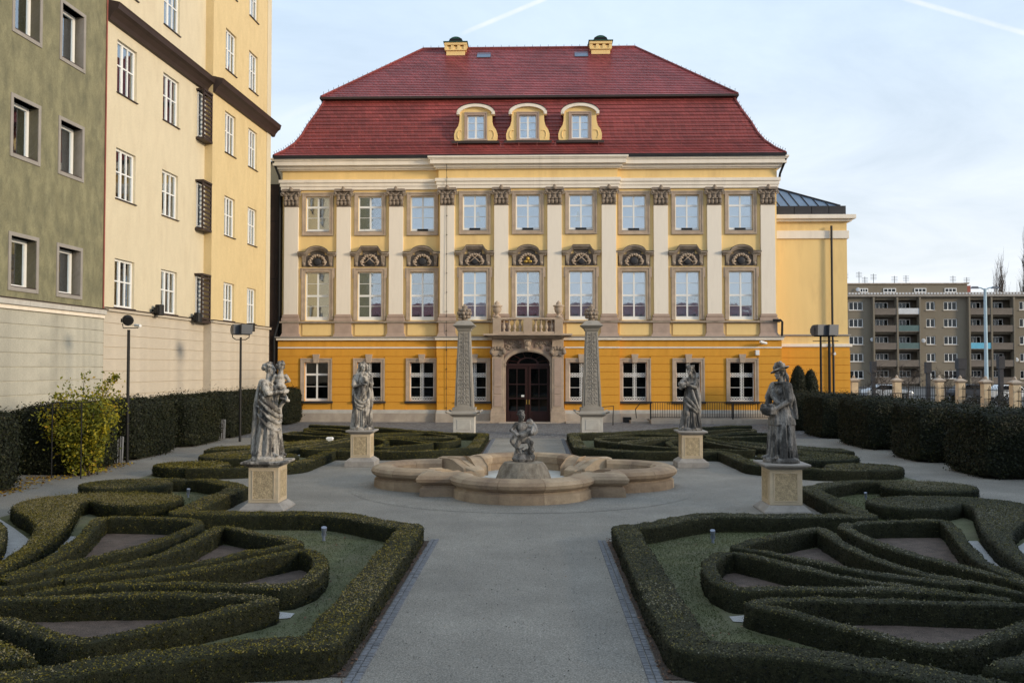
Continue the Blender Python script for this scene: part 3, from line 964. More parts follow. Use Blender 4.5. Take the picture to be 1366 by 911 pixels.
            for s in (-1, 1):
                g.box(x + s * 0.09 - 0.008, x + s * 0.09 + 0.008, yy - 0.01, yy + 0.01, Z(535) + 0.05, Z(483) - 0.03)
            go = put('iron_screen', g, 'white_paint', wo)
            go['kind'] = 'stuff'

    # ---------------- roof
    EH, YE = 13.98, -0.58
    YB = DEP + 0.58

    def ring(i, z):
        return [(-EH + i, YE + i, z), (EH - i, YE + i, z), (EH - i, YB - i, z), (-EH + i, YB - i, z)]

    def courses(prof, step, lip, m, name):
        # arc-length resample of the profile, then one stepped band per course
        pts = [Vector(p) for p in prof]
        Ls = [0]
        for a, b in zip(pts, pts[1:]):
            Ls.append(Ls[-1] + (b - a).length)
        n = max(2, round(Ls[-1] / step))
        def at(s):
            for i in range(len(pts) - 1):
                if s <= Ls[i + 1] + 1e-9:
                    t = (s - Ls[i]) / (Ls[i + 1] - Ls[i])
                    return pts[i].lerp(pts[i + 1], t), (pts[i + 1] - pts[i]).normalized()
            return pts[-1], (pts[-1] - pts[-2]).normalized()
        mb = MB()
        for j in range(n):
            (p0, t0), (p1, t1) = at(Ls[-1] * j / n), at(Ls[-1] * (j + 1) / n)
            nrm = Vector((-t0.y, t0.x))                        # outward (smaller inset, upward)
            a = p0 + nrm * lip
            r0, r1, r2 = ring(p0.x, p0.y), ring(a.x, a.y), ring(p1.x, p1.y)
            o = len(mb.v)
            mb.v += r0 + r1 + r2
            for q in range(4):
                q2 = (q + 1) % 4
                mb.f.append((o + q, o + q2, o + 4 + q2, o + 4 + q))
                mb.f.append((o + 4 + q, o + 4 + q2, o + 8 + q2, o + 8 + q))
        return mb
    low = [(0.0, 14.62), (0.45, 15.0), (0.92, 15.53), (1.22, 16.05), (1.50, 16.72), (1.90, 17.5), (2.30, 18.42)]
    ro = put('roof', courses(low, 0.26, 0.034, 'x', 'r'), 'roof_tile_lower', T)
    upp = [(2.08, 18.50), (7.28, 23.12)]
    mbu = courses(upp, 0.23, 0.030, 'x', 'r')
    put('upper_roof', mbu, 'roof_tile_upper', T)
    # soffit board and gutter between the slopes, eaves gutter
    sf = MB()
    for i0, i1, z0, z1 in ((2.02, 2.42, 18.33, 18.50),):
        a, b, c, d = ring(i0, z0 + 0.05), ring(i0, z1), ring(i1, z1), ring(i1, z0)
        o = len(sf.v)
        sf.v += a + b + c + d
        for q in range(4):
            q2 = (q + 1) % 4
            sf.f += [(o + q, o + q2, o + 4 + q2, o + 4 + q), (o + 12 + q, o + 12 + q2, o + q2, o + q)]
    put('roof_soffit', sf, 'brown_metal', T)
    gm = MB()
    for z0, z1, i in ((14.44, 14.63, -0.04),):
        r0, r1, r2 = ring(i + 0.05, z0), ring(i - 0.02, z1), ring(i + 0.12, z1)
        o = len(gm.v); gm.v += r0 + r1 + r2
        for q in range(4):
            q2 = (q + 1) % 4
            gm.f += [(o + q, o + q2, o + 4 + q2, o + 4 + q), (o + 4 + q, o + 4 + q2, o + 8 + q2, o + 8 + q)]
    put('gutter', gm, 'dark_slate', T)
    # hip and ridge tiles with lightning wire holders
    hp = MB()
    for s in (-1, 1):
        for prof in (low, upp):
            pts = [(s * (EH - i), YE + i, z + 0.03) for i, z in prof]
            fine_pts = []
            for a, b in zip(pts, pts[1:]):
                for t in range(6):
                    fine_pts.append(tuple(a[c] + (b[c] - a[c]) * t / 6 for c in range(3)))
            fine_pts.append(pts[-1])
            hp.tube(fine_pts, 0.075, 6)
    hp.tube([(-EH + 7.28, YE + 7.28, 23.14), (EH - 7.28, YE + 7.28, 23.14)], 0.09, 6)
    put('ridge_tiles', hp, 'roof_tile_lower', T)
    pn = MB()
    for i in range(28):
        x = -EH + 7.3 + (2 * EH - 14.6) * i / 27
        pn.tube([(x, YE + 7.28, 23.1), (x, YE + 7.28, 23.34)], 0.012, 4)
    for s in (-1, 1):
        for i in range(22):
            t = (i + 0.5) / 22
            pn.tube([(s * (EH - 2.08 - 5.2 * t), YE + 2.08 + 5.2 * t, 18.5 + 4.46 * t), (s * (EH - 2.08 - 5.2 * t), YE + 2.08 + 5.2 * t, 18.76 + 4.46 * t)], 0.012, 4)
            zt = np.interp(2.2 * t, [p[0] for p in low], [p[1] for p in low])
            pn.tube([(s * (EH - 2.2 * t), YE + 2.2 * t, zt), (s * (EH - 2.2 * t + .06), YE + 2.2 * t, zt + 0.22)], 0.012, 4)
    po = put('lightning_wire_holders', pn, 'black_iron', T)
    po['kind'] = 'stuff'
    # snow guards just above the eaves
    sg = MB()
    for seg in ((-EH + 1, -3.9), (-1.5, 1.5), (3.9, EH - 1)):
        sg.tube([(seg[0], YE + 0.50, 15.36), (seg[1], YE + 0.50, 15.36)], 0.018, 4)
        n = int((seg[1] - seg[0]) / 0.9)
        for i in range(n + 1):
            x = seg[0] + (seg[1] - seg[0]) * i / max(1, n)
            sg.tube([(x, YE + 0.50, 15.18), (x, YE + 0.50, 15.42)], 0.015, 4)
    so_ = put('snow_guard', sg, 'roof_tile_lower', T)
    so_['kind'] = 'stuff'
    # dormers
    for k in (-1, 0, 1):
        x = k * 2.90
        yf = 0.22
        half = [(1.14, 15.56), (1.20, 15.7), (1.21, 15.95), (1.13, 16.2), (0.98, 16.42), (0.91, 16.7), (0.90, 17.15)]
        arch = [(0.90 * math.sin(R(88 - 8.8 * q)), 17.15 + 0.34 * math.cos(R(88 - 8.8 * q))) for q in range(21)]
        dm = MB()
        # front slab with the window hole: left, right, head and sill pieces
        wx, wz0, wz1 = 0.53, 15.68, 17.08
        right = [(x + wx, 15.56)] + [(x + a, z) for a, z in half] + [(x + wx, 17.15)]
        left = [(2 * x - a, z) for a, z in reversed(right)]
        dm.prism_y(right, yf, yf + 0.35).prism_y(left, yf, yf + 0.35)
        dm.prism_y([(x - wx, wz1), (x + wx, wz1), (x + wx, 17.15), (x - wx, 17.15)], yf, yf + 0.35)
        dm.prism_y([(x + a, z) for a, z in arch], yf, yf + 0.35)
        # cheeks and vault running back into the slope
        dm.box(x - 0.88, x + 0.88, yf + 0.36, yf + 2.3, 15.6, 17.1)
        dm.prism_y([(x + a * 0.97, z - 0.01) for a, z in arch], yf + 0.36, yf + 2.5)
        d = put('dormer', dm, 'yellow_plaster', T)
        cm = MB()
        aa = [(1.06 * math.sin(R(80 - 8 * q)), 17.13 + 0.50 * math.cos(R(80 - 8 * q))) for q in range(21)]
        for i in range(20):
            a, b = aa[i], aa[i + 1]
            cm.prism_y([(x + a[0] * 0.9, a[1] - 0.16), (x + a[0], a[1]), (x + b[0], b[1]), (x + b[0] * 0.9, b[1] - 0.16)], yf - 0.16, yf + 0.3)
        for s in (-1, 1):
            cm.box(x + s * 0.97 - 0.09, x + s * 0.97 + 0.09, yf - 0.14, yf + 0.2, 17.04, 17.2)
        put('dormer_cornice', cm, 'cream_plaster', d)
        lm = MB()
        for i in range(20):
            a, b = aa[i], aa[i + 1]
            lm.prism_y([(x + a[0], a[1] + 0.003), (x + a[0], a[1] + 0.04), (x + b[0], b[1] + 0.04), (x + b[0], b[1] + 0.003)], yf - 0.18, yf + 2.4)
        put('dormer_roof', lm, 'brown_metal', d)
        fm = MB()
        for (g, pr) in ((0.16, 0.05), (0.06, 0.075)):
            fm.box(x - wx - 0.10 - 0.0, x - wx - 0.10 + g, yf - pr, yf + 0.1, wz0, wz1 + 0.10)
            fm.box(x + wx + 0.10 - g, x + wx + 0.10, yf - pr, yf + 0.1, wz0, wz1 + 0.10)
            fm.box(x - wx - 0.10 + g, x + wx + 0.10 - g, yf - pr, yf + 0.1, wz1 + 0.10 - g, wz1 + 0.10)
        put('window_surround', fm, 'pink_stone', d, bevel=0.006)
        window(d, x - wx + 0.06, x + wx - 0.06, wz0 + 0.02, wz1 - 0.06, yf + 0.10, [(0.5, 0.055)], [(0.36, 0.0125), (0.70, 0.0125)], 0.05, (('sky_tinted_blind', 0, 1),), bottom=0.02)
        vm = MB()
        for s in (-1, 1):
            pts = [(x + s * (0.86 + 0.16 * math.cos(t)), yf - 0.01, 15.92 + 0.26 * math.sin(t)) for t in [R(-60 + 30 * q) for q in range(7)]]
            vm.tube(pts, 0.03, 6)
        put('scroll_relief', vm, 'yellow_plaster', d)
        bx('dormer_flashing', x - 1.32, x + 1.32, yf - 0.16, yf + 0.4, 15.42, 15.56, 'brown_metal', d)
        bx('window_sill', x - 0.66, x + 0.66, yf - 0.12, yf + 0.12, 15.58, 15.66, 'pink_stone', d)
    # chimneys
    for cx, dx in ((-4.55, 0.05), (4.48, -0.05)):
        c = MB()
        y0, y1 = 5.9, 7.3
        c.box(cx - 0.58, cx + 0.58, y0, y1, 21.6, 22.98)
        ch = put('chimney', c, 'yellow_plaster', T)
        f = MB().box(cx - 0.62, cx + 0.62, y0 - 0.04, y1, 22.1, 22.28)
        put('chimney_flashing', f, 'brown_metal', ch)
        p = MB().box(cx - 0.66, cx + 0.66, y0 - 0.08, y1 + .08, 22.72, 22.78)
        for i in range(4):
            xx = cx - 0.6 + 1.2 * i / 3
            p.box(xx - 0.09, xx + 0.09, y0 - 0.06, y0 + 0.15, 22.78, 23.06)
            p.box(xx - 0.09, xx + 0.09, y1 - 0.15, y1 + 0.06, 22.78, 23.06)
        p.box(cx - 0.70, cx + 0.70, y0 - 0.10, y1 + 0.10, 23.06, 23.22)
        put('chimney_head', p, 'yellow_plaster', ch)
        bx('flue', cx - 0.5, cx + 0.5, y0 + 0.2, y1 - 0.2, 22.78, 23.06, 'room_dark', ch)
        bx('chimney_cap', cx - 0.76, cx + 0.76, y0 - 0.16, y1 + 0.16, 23.22, 23.27, 'green_copper', ch)
        dmb = MB()
        arc = [(cx + 0.46 * math.cos(R(180 * q / 12)), 23.27 + 0.38 * math.sin(R(180 * q / 12))) for q in range(13)]
        dmb.prism_y(arc, y0 + 0.1, y1 - 0.1)
        put('chimney_hood', dmb, 'green_copper', ch)
        bx('flue', cx - 0.38, cx + 0.38, y0 + 0.095, y0 + 0.12, 23.28, 23.52, 'room_dark', ch)
        bx('side_vent', cx + (0.60 if cx < 0 else -0.82), cx + (0.82 if cx < 0 else -0.60), y0 + 0.3, y1 - .3, 22.2, 22.62, 'brown_metal', ch)
    gc = MB().box(-8.9, -7.5, 8.6, 9.4, 20.0, 22.5)
    gch = put('chimney', gc, 'brown_metal', T)
    bx('chimney_cap', -9.15, -7.3, 8.4, 9.6, 22.5, 22.66, 'green_copper', gch)
    for cx in (-2.78, 3.28):
        sk = MB()
        t0, t1 = 0.80, 0.92
        a = (YE + 2.08 + 5.2 * t0, 18.5 + 4.46 * t0)
        b = (YE + 2.08 + 5.2 * t1, 18.5 + 4.46 * t1)
        sk.add([(cx - 0.42, a[0] - .05, a[1] - .02), (cx + 0.42, a[0] - .05, a[1] - .02), (cx + 0.42, b[0], b[1]), (cx - 0.42, b[0], b[1]),
                (cx - 0.42, a[0] - .08, a[1] + 0.12), (cx + 0.42, a[0] - .08, a[1] + 0.12), (cx + 0.42, b[0] - .06, b[1] + 0.12), (cx - 0.42, b[0] - .06, b[1] + 0.12)],
               [(0, 1, 5, 4), (1, 2, 6, 5), (2, 3, 7, 6), (3, 0, 4, 7)])
        s = put('skylight', sk, 'black_iron', T)
        g = MB().quad((cx - 0.42, a[0] - .08, a[1] + 0.11), (cx + 0.42, a[0] - .08, a[1] + 0.11), (cx + 0.42, b[0] - .06, b[1] + 0.11), (cx - 0.42, b[0] - .06, b[1] + 0.11))
        put('skylight_pane', g, 'zinc_roof', s)

    # ---------------- portal, balcony, door
    yp = YR - 0.14
    for s in (-1, 1):
        m = MB()
        m.box(s * 1.62 - 0.40, s * 1.62 + 0.40, yp - 0.55, yp + 0.05, 0, Z(548))
        m.box(s * 1.62 - 0.36, s * 1.62 + 0.36, yp - 0.50, yp + 0.05, Z(548), Z(544))
        m.box(s * 1.62 - 0.31, s * 1.62 + 0.31, yp - 0.45, yp + 0.05, Z(544), Z(452.5))
        p = put('portal_pillar', m, 'sandstone', T, bevel=0.015)
        pm = MB()
        for j, (z0, z1) in enumerate(((Z(541), Z(526)), (Z(525), Z(516)), (Z(515), Z(478)))):
            pm.box(s * 1.62 - 0.2, s * 1.62 + 0.2, yp - 0.475, yp - 0.44, z0, z1)
        put('pillar_panel', pm, 'pink_stone', p, bevel=0.008)
        c = MB()
        zc = Z(468)
        for q in range(7):
            a = math.pi * q / 6
            c.ball((s * 1.62 + 0.33 * math.cos(a), yp - 0.48, zc + 0.16 * math.sin(a) - 0.02), (0.11, 0.08, 0.11), 8)
        for e in (-1, 1):
            c.ball((s * 1.62 + e * 0.33, yp - 0.5, zc - 0.1), (0.12, 0.1, 0.12), 10)
            c.tube([(s * 1.62 + e * 0.33, yp - 0.48, zc - 0.2), (s * 1.62 + e * 0.22, yp - 0.5, zc - 0.3), (s * 1.62, yp - 0.5, zc - 0.2)], 0.04, 6)
        put('pillar_carving', c, 'carved_stone', p, smooth=True)
    # spandrel wall with the arch, archivolt, keystone
    zs, rx, rz = Z(486.5), 1.20, Z(469.5) - Z(486.5)
    arch = [(rx * math.cos(R(180 * q / 24)), zs + rz * math.sin(R(180 * q / 24))) for q in range(25)]
    sp = MB()
    zt = Z(452.5)
    for i in range(24):
        (a0, b0), (a1, b1) = arch[i], arch[i + 1]
        sp.prism_y([(a1, b1), (a0, b0), (a0, zt), (a1, zt)], yp - 0.25, yp + 0.05)
    for s in (-1, 1):
        sp.box(min(s * 1.2, s * 1.35), max(s * 1.2, s * 1.35), yp - 0.25, yp + 0.05, 0, zt)
    put('portal_wall', sp, 'pink_stone', T)
    av = MB()
    for i in range(24):
        for (r0, r1, pr) in ((1.0, 1.17, 0.33), (1.05, 1.12, 0.37)):
            (a0, b0), (a1, b1) = arch[i], arch[i + 1]
            f = lambda a, b, r: (a * r, zs + (b - zs) * (1 + (r - 1) * 1.6))
            av.prism_y([f(a1, b1, r0), f(a0, b0, r0), f(a0, b0, r1), f(a1, b1, r1)], yp - pr, yp - 0.2)
    for s in (-1, 1):
        av.box(min(s * 1.2, s * 1.33), max(s * 1.2, s * 1.33), yp - 0.33, yp - 0.2, 0, zs)
        av.box(min(s * 1.17, s * 1.37), max(s * 1.17, s * 1.37), yp - 0.37, yp - 0.2, zs - 0.06, zs + 0.06)
    put('arch_moulding', av, 'sandstone', T)
    ks = MB().prism_y([(-0.13, Z(468.5)), (0.13, Z(468.5)), (0.22, Z(453)), (-0.22, Z(453))], yp - 0.55, yp - 0.2)
    ks.ball((0, yp - 0.55, Z(459)), (0.16, 0.1, 0.16), 8).ball((0, yp - 0.53, Z(466)), (0.1, 0.08, 0.1), 8)
    put('keystone', ks, 'sandstone', T)
    rl = MB()
    rnd = random.Random(5)
    for s in (-1, 1):
        for q in range(26):
            a = rnd.uniform(0.05, 0.95)
            xx = s * (0.35 + 0.9 * a)
            zz = zs + rz * math.sqrt(max(0, 1 - (abs(xx) / 1.38) ** 2)) + 0.28 + rnd.uniform(0, 0.2 + 0.45 * a)
            if zz < zt - 0.05:
                rl.ball((xx, yp - 0.26, zz), (rnd.uniform(0.05, 0.12), 0.05, rnd.uniform(0.04, 0.1)), 6)
    put('spandrel_carving', rl, 'carved_stone', T, smooth=True)
    # door
    dr = MB()
    yd = yp - 0.02
    fan = MB()
    for s in (-1, 1):
        x0, x1 = (0.02, 1.18) if s > 0 else (-1.18, -0.02)
        lf = MB()
        lf.box(x0, x0 + 0.14, yd, yd + 0.08, 0.03, zs - 0.08).box(x1 - 0.14, x1, yd, yd + 0.08, 0.03, zs - 0.08)
        lf.box(x0 + 0.14, x1 - 0.14, yd, yd + 0.08, 0.03, 0.62)
        cz = [0.62, 1.28, 1.34, 2.05, 2.11, zs - 0.22]
        for z0, z1 in ((1.28, 1.34), (2.05, 2.11), (zs - 0.22, zs - 0.08)):
            lf.box(x0 + 0.14, x1 - 0.14, yd, yd + 0.08, z0, z1)
        lf.box((x0 + x1) / 2 - 0.02, (x0 + x1) / 2 + 0.02, yd + 0.01, yd + 0.07, 0.62, zs - 0.22)
        l = put('door_leaf', lf, 'door_wood', T, bevel=0.01)
        for z0, z1 in ((0.62, 1.28), (1.34, 2.05), (2.11, zs - 0.22)):
            for e in (0, 1):
                xa = x0 + 0.14 if e == 0 else (x0 + x1) / 2 + 0.02
                xb = (x0 + x1) / 2 - 0.02 if e == 0 else x1 - 0.14
                bx('pane', xa, xb, yd + 0.04, yd + 0.048, z0, z1, 'dark_glass', l)
        bx('raised_panel', x0 + 0.24, x1 - 0.24, yd - 0.02, yd + 0.02, 0.15, 0.50, 'door_wood', l, 0.01)
        bx('door_handle', (0.05 if s > 0 else -0.09), (0.09 if s > 0 else -0.05), yd - 0.08, yd, 1.0, 1.25, 'gilding', l)
        if s < 0:
            bx('notice', -0.36, -0.20, yd + 0.02, yd + 0.028, 1.40, 1.50, 'white_paint', l)
    bx('transom', -1.2, 1.2, yd - 0.05, yd + 0.1, zs - 0.08, zs + 0.06, 'door_wood', T, 0.01)
    fw = MB()
    for r0 in (0.90, 0.40):
        for i in range(24):
            f = lambda q, r: (arch[q][0] * r, zs + 0.06 + (arch[q][1] - zs) * r)
            fw.prism_y([f(i + 1, r0), f(i, r0), f(i, r0 + 0.09), f(i + 1, r0 + 0.09)], yd, yd + 0.08)
    for q in range(2, 24, 4):
        a, b = arch[q]
        fw.tube([(a * 0.42, yd + 0.04, zs + 0.06 + (b - zs) * 0.42), (a * 0.95, yd + 0.04, zs + 0.06 + (b - zs) * 0.95)], 0.025, 4)
    fo = put('fanlight', fw, 'door_wood', T)
    gp_ = MB().prism_y([(a * 0.99, zs + 0.03 + (b - zs) * 0.95) for a, b in arch], yd + 0.05, yd + 0.058)
    put('fanlight_pane', gp_, 'dark_glass', fo)
    bx('door_hall', -1.6, 1.6, yd + 0.5, yd + 0.52, 0, 4.2, 'room_dark', T)
    bx('door_step', -1.55, 1.55, yp - 0.9, yp + 0.3, 0.0, 0.06, 'plinth_stone', T, 0.01)
    for s in (-1, 1):
        bx('door_step', min(s * 2.03, s * 2.9), max(s * 2.03, s * 2.9), yp - 0.7, yp - 0.06, 0, 0.10, 'plinth_stone', T, 0.01)
    # balcony
    slab = MB()
    slab.box(-1.95, 1.95, yp - 0.62, yp + 0.05, Z(452.5), Z(450.5))
    slab.box(-2.15, 2.15, yp - 0.85, yp + 0.05, Z(450.5), Z(448.6))
    slab.box(-2.38, 2.38, yp - 1.05, yp + 0.05, Z(448.6), Z(446.4))
    put('balcony_slab', slab, 'sandstone', T, bevel=0.015)
    zr0, zr1, zr2 = Z(446.4), Z(428.0), Z(425.2)
    yb = yp - 0.62
    bl = MB()
    bl.box(-1.86, 1.86, yb - 0.16, yb + 0.16, zr0, zr0 + 0.12)
    bl.box(-1.88, 1.88, yb - 0.17, yb + 0.17, zr1, zr2)
    put('balustrade_rail', bl, 'sandstone', T, bevel=0.02)
    for s, e, w in ((-1, 1.66, 0.22), (1, 1.66, 0.22), (1, 0.0, 0.24)):
        bx('balustrade_pier', s * e - w, s * e + w, yb - 0.18, yb + 0.18, zr0 + 0.002, zr1 + 0.004, 'sandstone', T, 0.01)
    hb_ = zr1 - zr0 - 0.12
    bal = MB().lathe([(0.085, 0), (0.085, 0.05), (0.05, 0.08), (0.065, 0.14), (0.10, 0.22), (0.10, 0.28), (0.06, 0.38), (0.042, 0.48), (0.05, hb_ - 0.1), (0.08, hb_ - 0.06), (0.08, hb_)], n=10)
    bme = bal.mesh('baluster', 'sandstone')
    bme.polygons.foreach_set('use_smooth', [True] * len(bme.polygons))
    for s in (-1, 1):
        for i in range(4):
            link('baluster', bme, T, (s * (0.42 + i * 0.29), yb, zr0 + 0.12))
    sidem = MB()
    for s in (-1, 1):
        sidem.box(s * 1.72 - 0.15, s * 1.72 + 0.15, yb + 0.17, yp + 0.2, zr0, zr2 - 0.01)
    put('balustrade_return', sidem, 'sandstone', T)
    uh = Z(403) - zr2
    um = MB().lathe([(0.20, 0), (0.20, 0.08), (0.09, 0.12), (0.10, 0.2), (0.20, 0.30), (0.25, 0.48), (0.22, 0.56), (0.30, 0.60), (0.30, 0.66), (0.12, 0.70), (0.15, 0.78), (0.07, 0.86), (0.07, uh - 0.05), (0.02, uh)], n=14)
    ume = um.mesh('urn', 'sandstone')
    ume.polygons.foreach_set('use_smooth', [True] * len(ume.polygons))
    for s in (-1, 1):
        link('urn', ume, T, (s * 1.66, yb, zr2))
    # downpipes
    for s, x in ((-1, -HW - 0.16), (1, HW + 0.16)):
        dp = MB()
        dp.tube([(x + s * 0.25, -0.45, 14.7), (x + s * 0.25, -0.42, 14.3), (x + s * 0.02, -0.12, 13.6), (x, -0.02, 13.3)], 0.065, 8)
        if s > 0:
            put('downpipe', MB().tube([(x - 0.5, -0.35, Z(428)), (x - 0.08, -0.35, Z(428)), (x + 0.02, -0.3, Z(430)), (x + 0.02, -0.22, Z(449))], 0.065, 8), 'black_iron', T)
        else:
            dp.tube([(x, -0.02, 13.35), (x, -0.02, 5.6), (x - 0.2, -0.25, 4.6), (x - 0.2, -0.25, 0.1)], 0.065, 8)
        put('downpipe', dp, 'black_iron', T)
    # lightning conductor down the risalit
    lw = MB()
    lw.tube([(-RS + 0.45, YR - 0.18, 0.2), (-RS + 0.45, YR - 0.20, 5.5), (-RS + 0.45, YR - 0.16, 12), (-RS + 0.45, YR - 0.3, 14.4)], 0.012, 4)
    for i in range(13):
        lw.ball((-RS + 0.45, YR - 0.17, 0.8 + i * 1.05), 0.035, 6)
    put('lightning_conductor', lw, 'black_iron', T)
    return T


PAL = build_palace()


def build_annex():
    Y = 50.2
    s = Y / F_PX
    z = lambda py: 3 + (490 - py) * s
    T = thing('annex_building', 'yellow side wing with grey metal roof on the right of the palace', 'building', (13.3, Y, 0))
    x1 = vp(1130, 350, Y).x - 13.3
    xg = vp(1133, 500, Y).x - 13.3
    D = 12
    put('wall', MB().box(-0.4, x1, 0, D, z(462), z(292)), 'yellow_plaster', T)
    put('ground_floor_wall', MB().box(-0.4, xg, -0.10, D + .1, 0, z(463)), 'orange_plaster', T)
    n = 8
    h = (z(467) - 0.6) / n
    for j in range(n):
        bx('plaster_course', -0.4, xg + 0.01, -0.135, -0.09, 0.6 + j * h, 0.6 + (j + 1) * h - 0.028, 'orange_plaster', T)
    bx('plinth', -0.4, xg + 0.06, -0.2, D + .2, 0, 0.55, 'plinth_stone', T, 0.01)
    for nm, p, a, b, m in (('string_cornice', 0.18, z(463), z(459), 'cream_plaster'), ('sill_string', 0.14, z(448.5), z(446.5), 'surround_grey'),
                           ('frieze_band', 0.10, z(319.5), z(309), 'cream_plaster'),
                           ('cornice', 0.22, z(297), z(294), 'cream_plaster'), ('cornice', 0.40, z(294), z(288.5), 'cream_plaster')):
        bx(nm, -0.4, x1 + p, -p, D + p, a, b, m, T, 0.012)
    bx('yellow_band', -0.4, x1 + 0.05, -0.05, D + .05, z(459) + 0.002, z(448.5) - 0.002, 'yellow_plaster', T)
    # metal parapet of upright trays and the hipped standing-seam roof
    px = x1 - 0.02
    put('parapet', MB().box(-0.4, px, 0.05, D, z(288.5), z(275.5)), 'dark_slate', T)
    k = 5
    for i in range(k):
        a = -0.3 + (px + 0.3) * i / k
        bx('parapet_tray', a + 0.02, a + (px + 0.3) / k - 0.02, 0.0, 0.06, z(287.5), z(276.5), 'dark_slate', T, 0.01)
    zr, zt_ = z(275), 3 + (490 - 244) * (Y + 4.2) / F_PX
    ex = px - 0.25
    ridge = [(-3.0, 3.6, zt_), (-3.0, 8.0, zt_)]
    rf = MB().add([(-3, 0.25, zr), (ex, 0.25, zr), (ex, D, zr), (0.35, 4.2, zt_), (-3, 4.2, zt_)], [(0, 1, 3, 4), (1, 2, 3), (2, 4, 3)])
    ro = put('roof', rf, 'zinc_roof', T)
    for i in range(9):
        x = -0.2 + i * 0.55
        # seam on the front slope, clipped by the hip
        zt2 = zt_ if x < 0.35 else zt_ - (zt_ - zr) * (x - 0.35) / (ex - 0.35)
        yt = 0.25 + 3.95 * (zt2 - zr) / (zt_ - zr)
        sm = MB().tube([(x, 0.25, zr + 0.02), (x - 0.0, yt, zt2 + 0.03)], 0.035, 4)
        put('standing_seam', sm, 'dark_slate', ro)
    put('standing_seam', MB().tube([(ex, 0.25, zr + 0.02), (0.35, 4.2, zt_ + 0.05)], 0.06, 6), 'dark_slate', ro)
    put('downpipe', MB().tube([(x1 - 0.92, -0.2, z(303)), (x1 - 0.92, -0.2, z(446)), (x1 - 0.92, -0.3, z(464)), (x1 - 0.92, -0.3, 0.2)], 0.065, 8), 'black_iron', T)
    cam_ = MB().box(xg - 1.0, xg - 0.85, -0.28, -0.1, z(473), z(470)).tube([(xg - .92, -.1, z(471.5)), (xg - .92, -.4, z(472.5))], 0.07, 8)
    put('camera', cam_, 'white_paint', T)


build_annex()


def build_link():
    T = thing('link_building', 'narrow cream block with dark metal corner squeezed between ochre block and palace', 'building', (-15.5, 52.5, 0))
    put('wall', MB().box(-4, 3.6, 0, 6, 0, 13.6), 'buff_stucco', T)
    bx('roof_edge', -4.2, 3.4, -0.25, 6, 13.6, 13.75, 'dark_slate', T)
    bx('upper_wall', -4, 2.6, 0.3, 6, 13.75, 15.3, 'buff_stucco', T)
    bx('roof', -4.1, 2.8, 0.2, 6, 15.3, 15.42, 'dark_slate', T)
    bx('blue_panel', 0.4, 2.3, -0.05, 0.02, 2.0, 11.9, 'grey_metal', T)
    for zz in (3.0, 6.2, 9.9):
        bx('window', 0.9, 1.5, -0.09, 0.02, zz, zz + 1.6, 'zinc_roof', T)
    # dark metal clad shaft standing in front
    c = MB().box(0.6, 1.53, -3.8, -2.9, 0, 13.2)
    co = put('metal_shaft', c, 'brown_metal', T)
    for i in range(4):
        bx('seam', 0.59, 1.54, -3.82, -3.78, 1.5 + i * 3.2, 1.54 + i * 3.2, 'black_iron', co)
    bx('rain_pipe', 1.54, 1.64, -3.7, -3.6, 0, 12.9, 'black_iron', co)


build_link()


# ------------------------------------------------------------------ long block on the left
WD = Vector((0.0475, 1.0, 0)).normalized()
WC = Vector((CAM[0] - 0.302 * 46.5 - 0.44, 46.5, 0))                     # far corner of the block
WO = WC - WD * 26.5                                               # local origin, x runs away from the camera
WANG = math.atan2(WD.y, WD.x)


def wp(px, py):
    """where the wall plane shows at a spot of the photograph: distance along the wall and height"""
    d = ray(px, py)
    n = Vector((WD.y, -WD.x, 0))
    t = (WO - Vector(CAM)).dot(n) / d.dot(n)
    p = Vector(CAM) + d * t
    return (p - WO).dot(WD), p.z


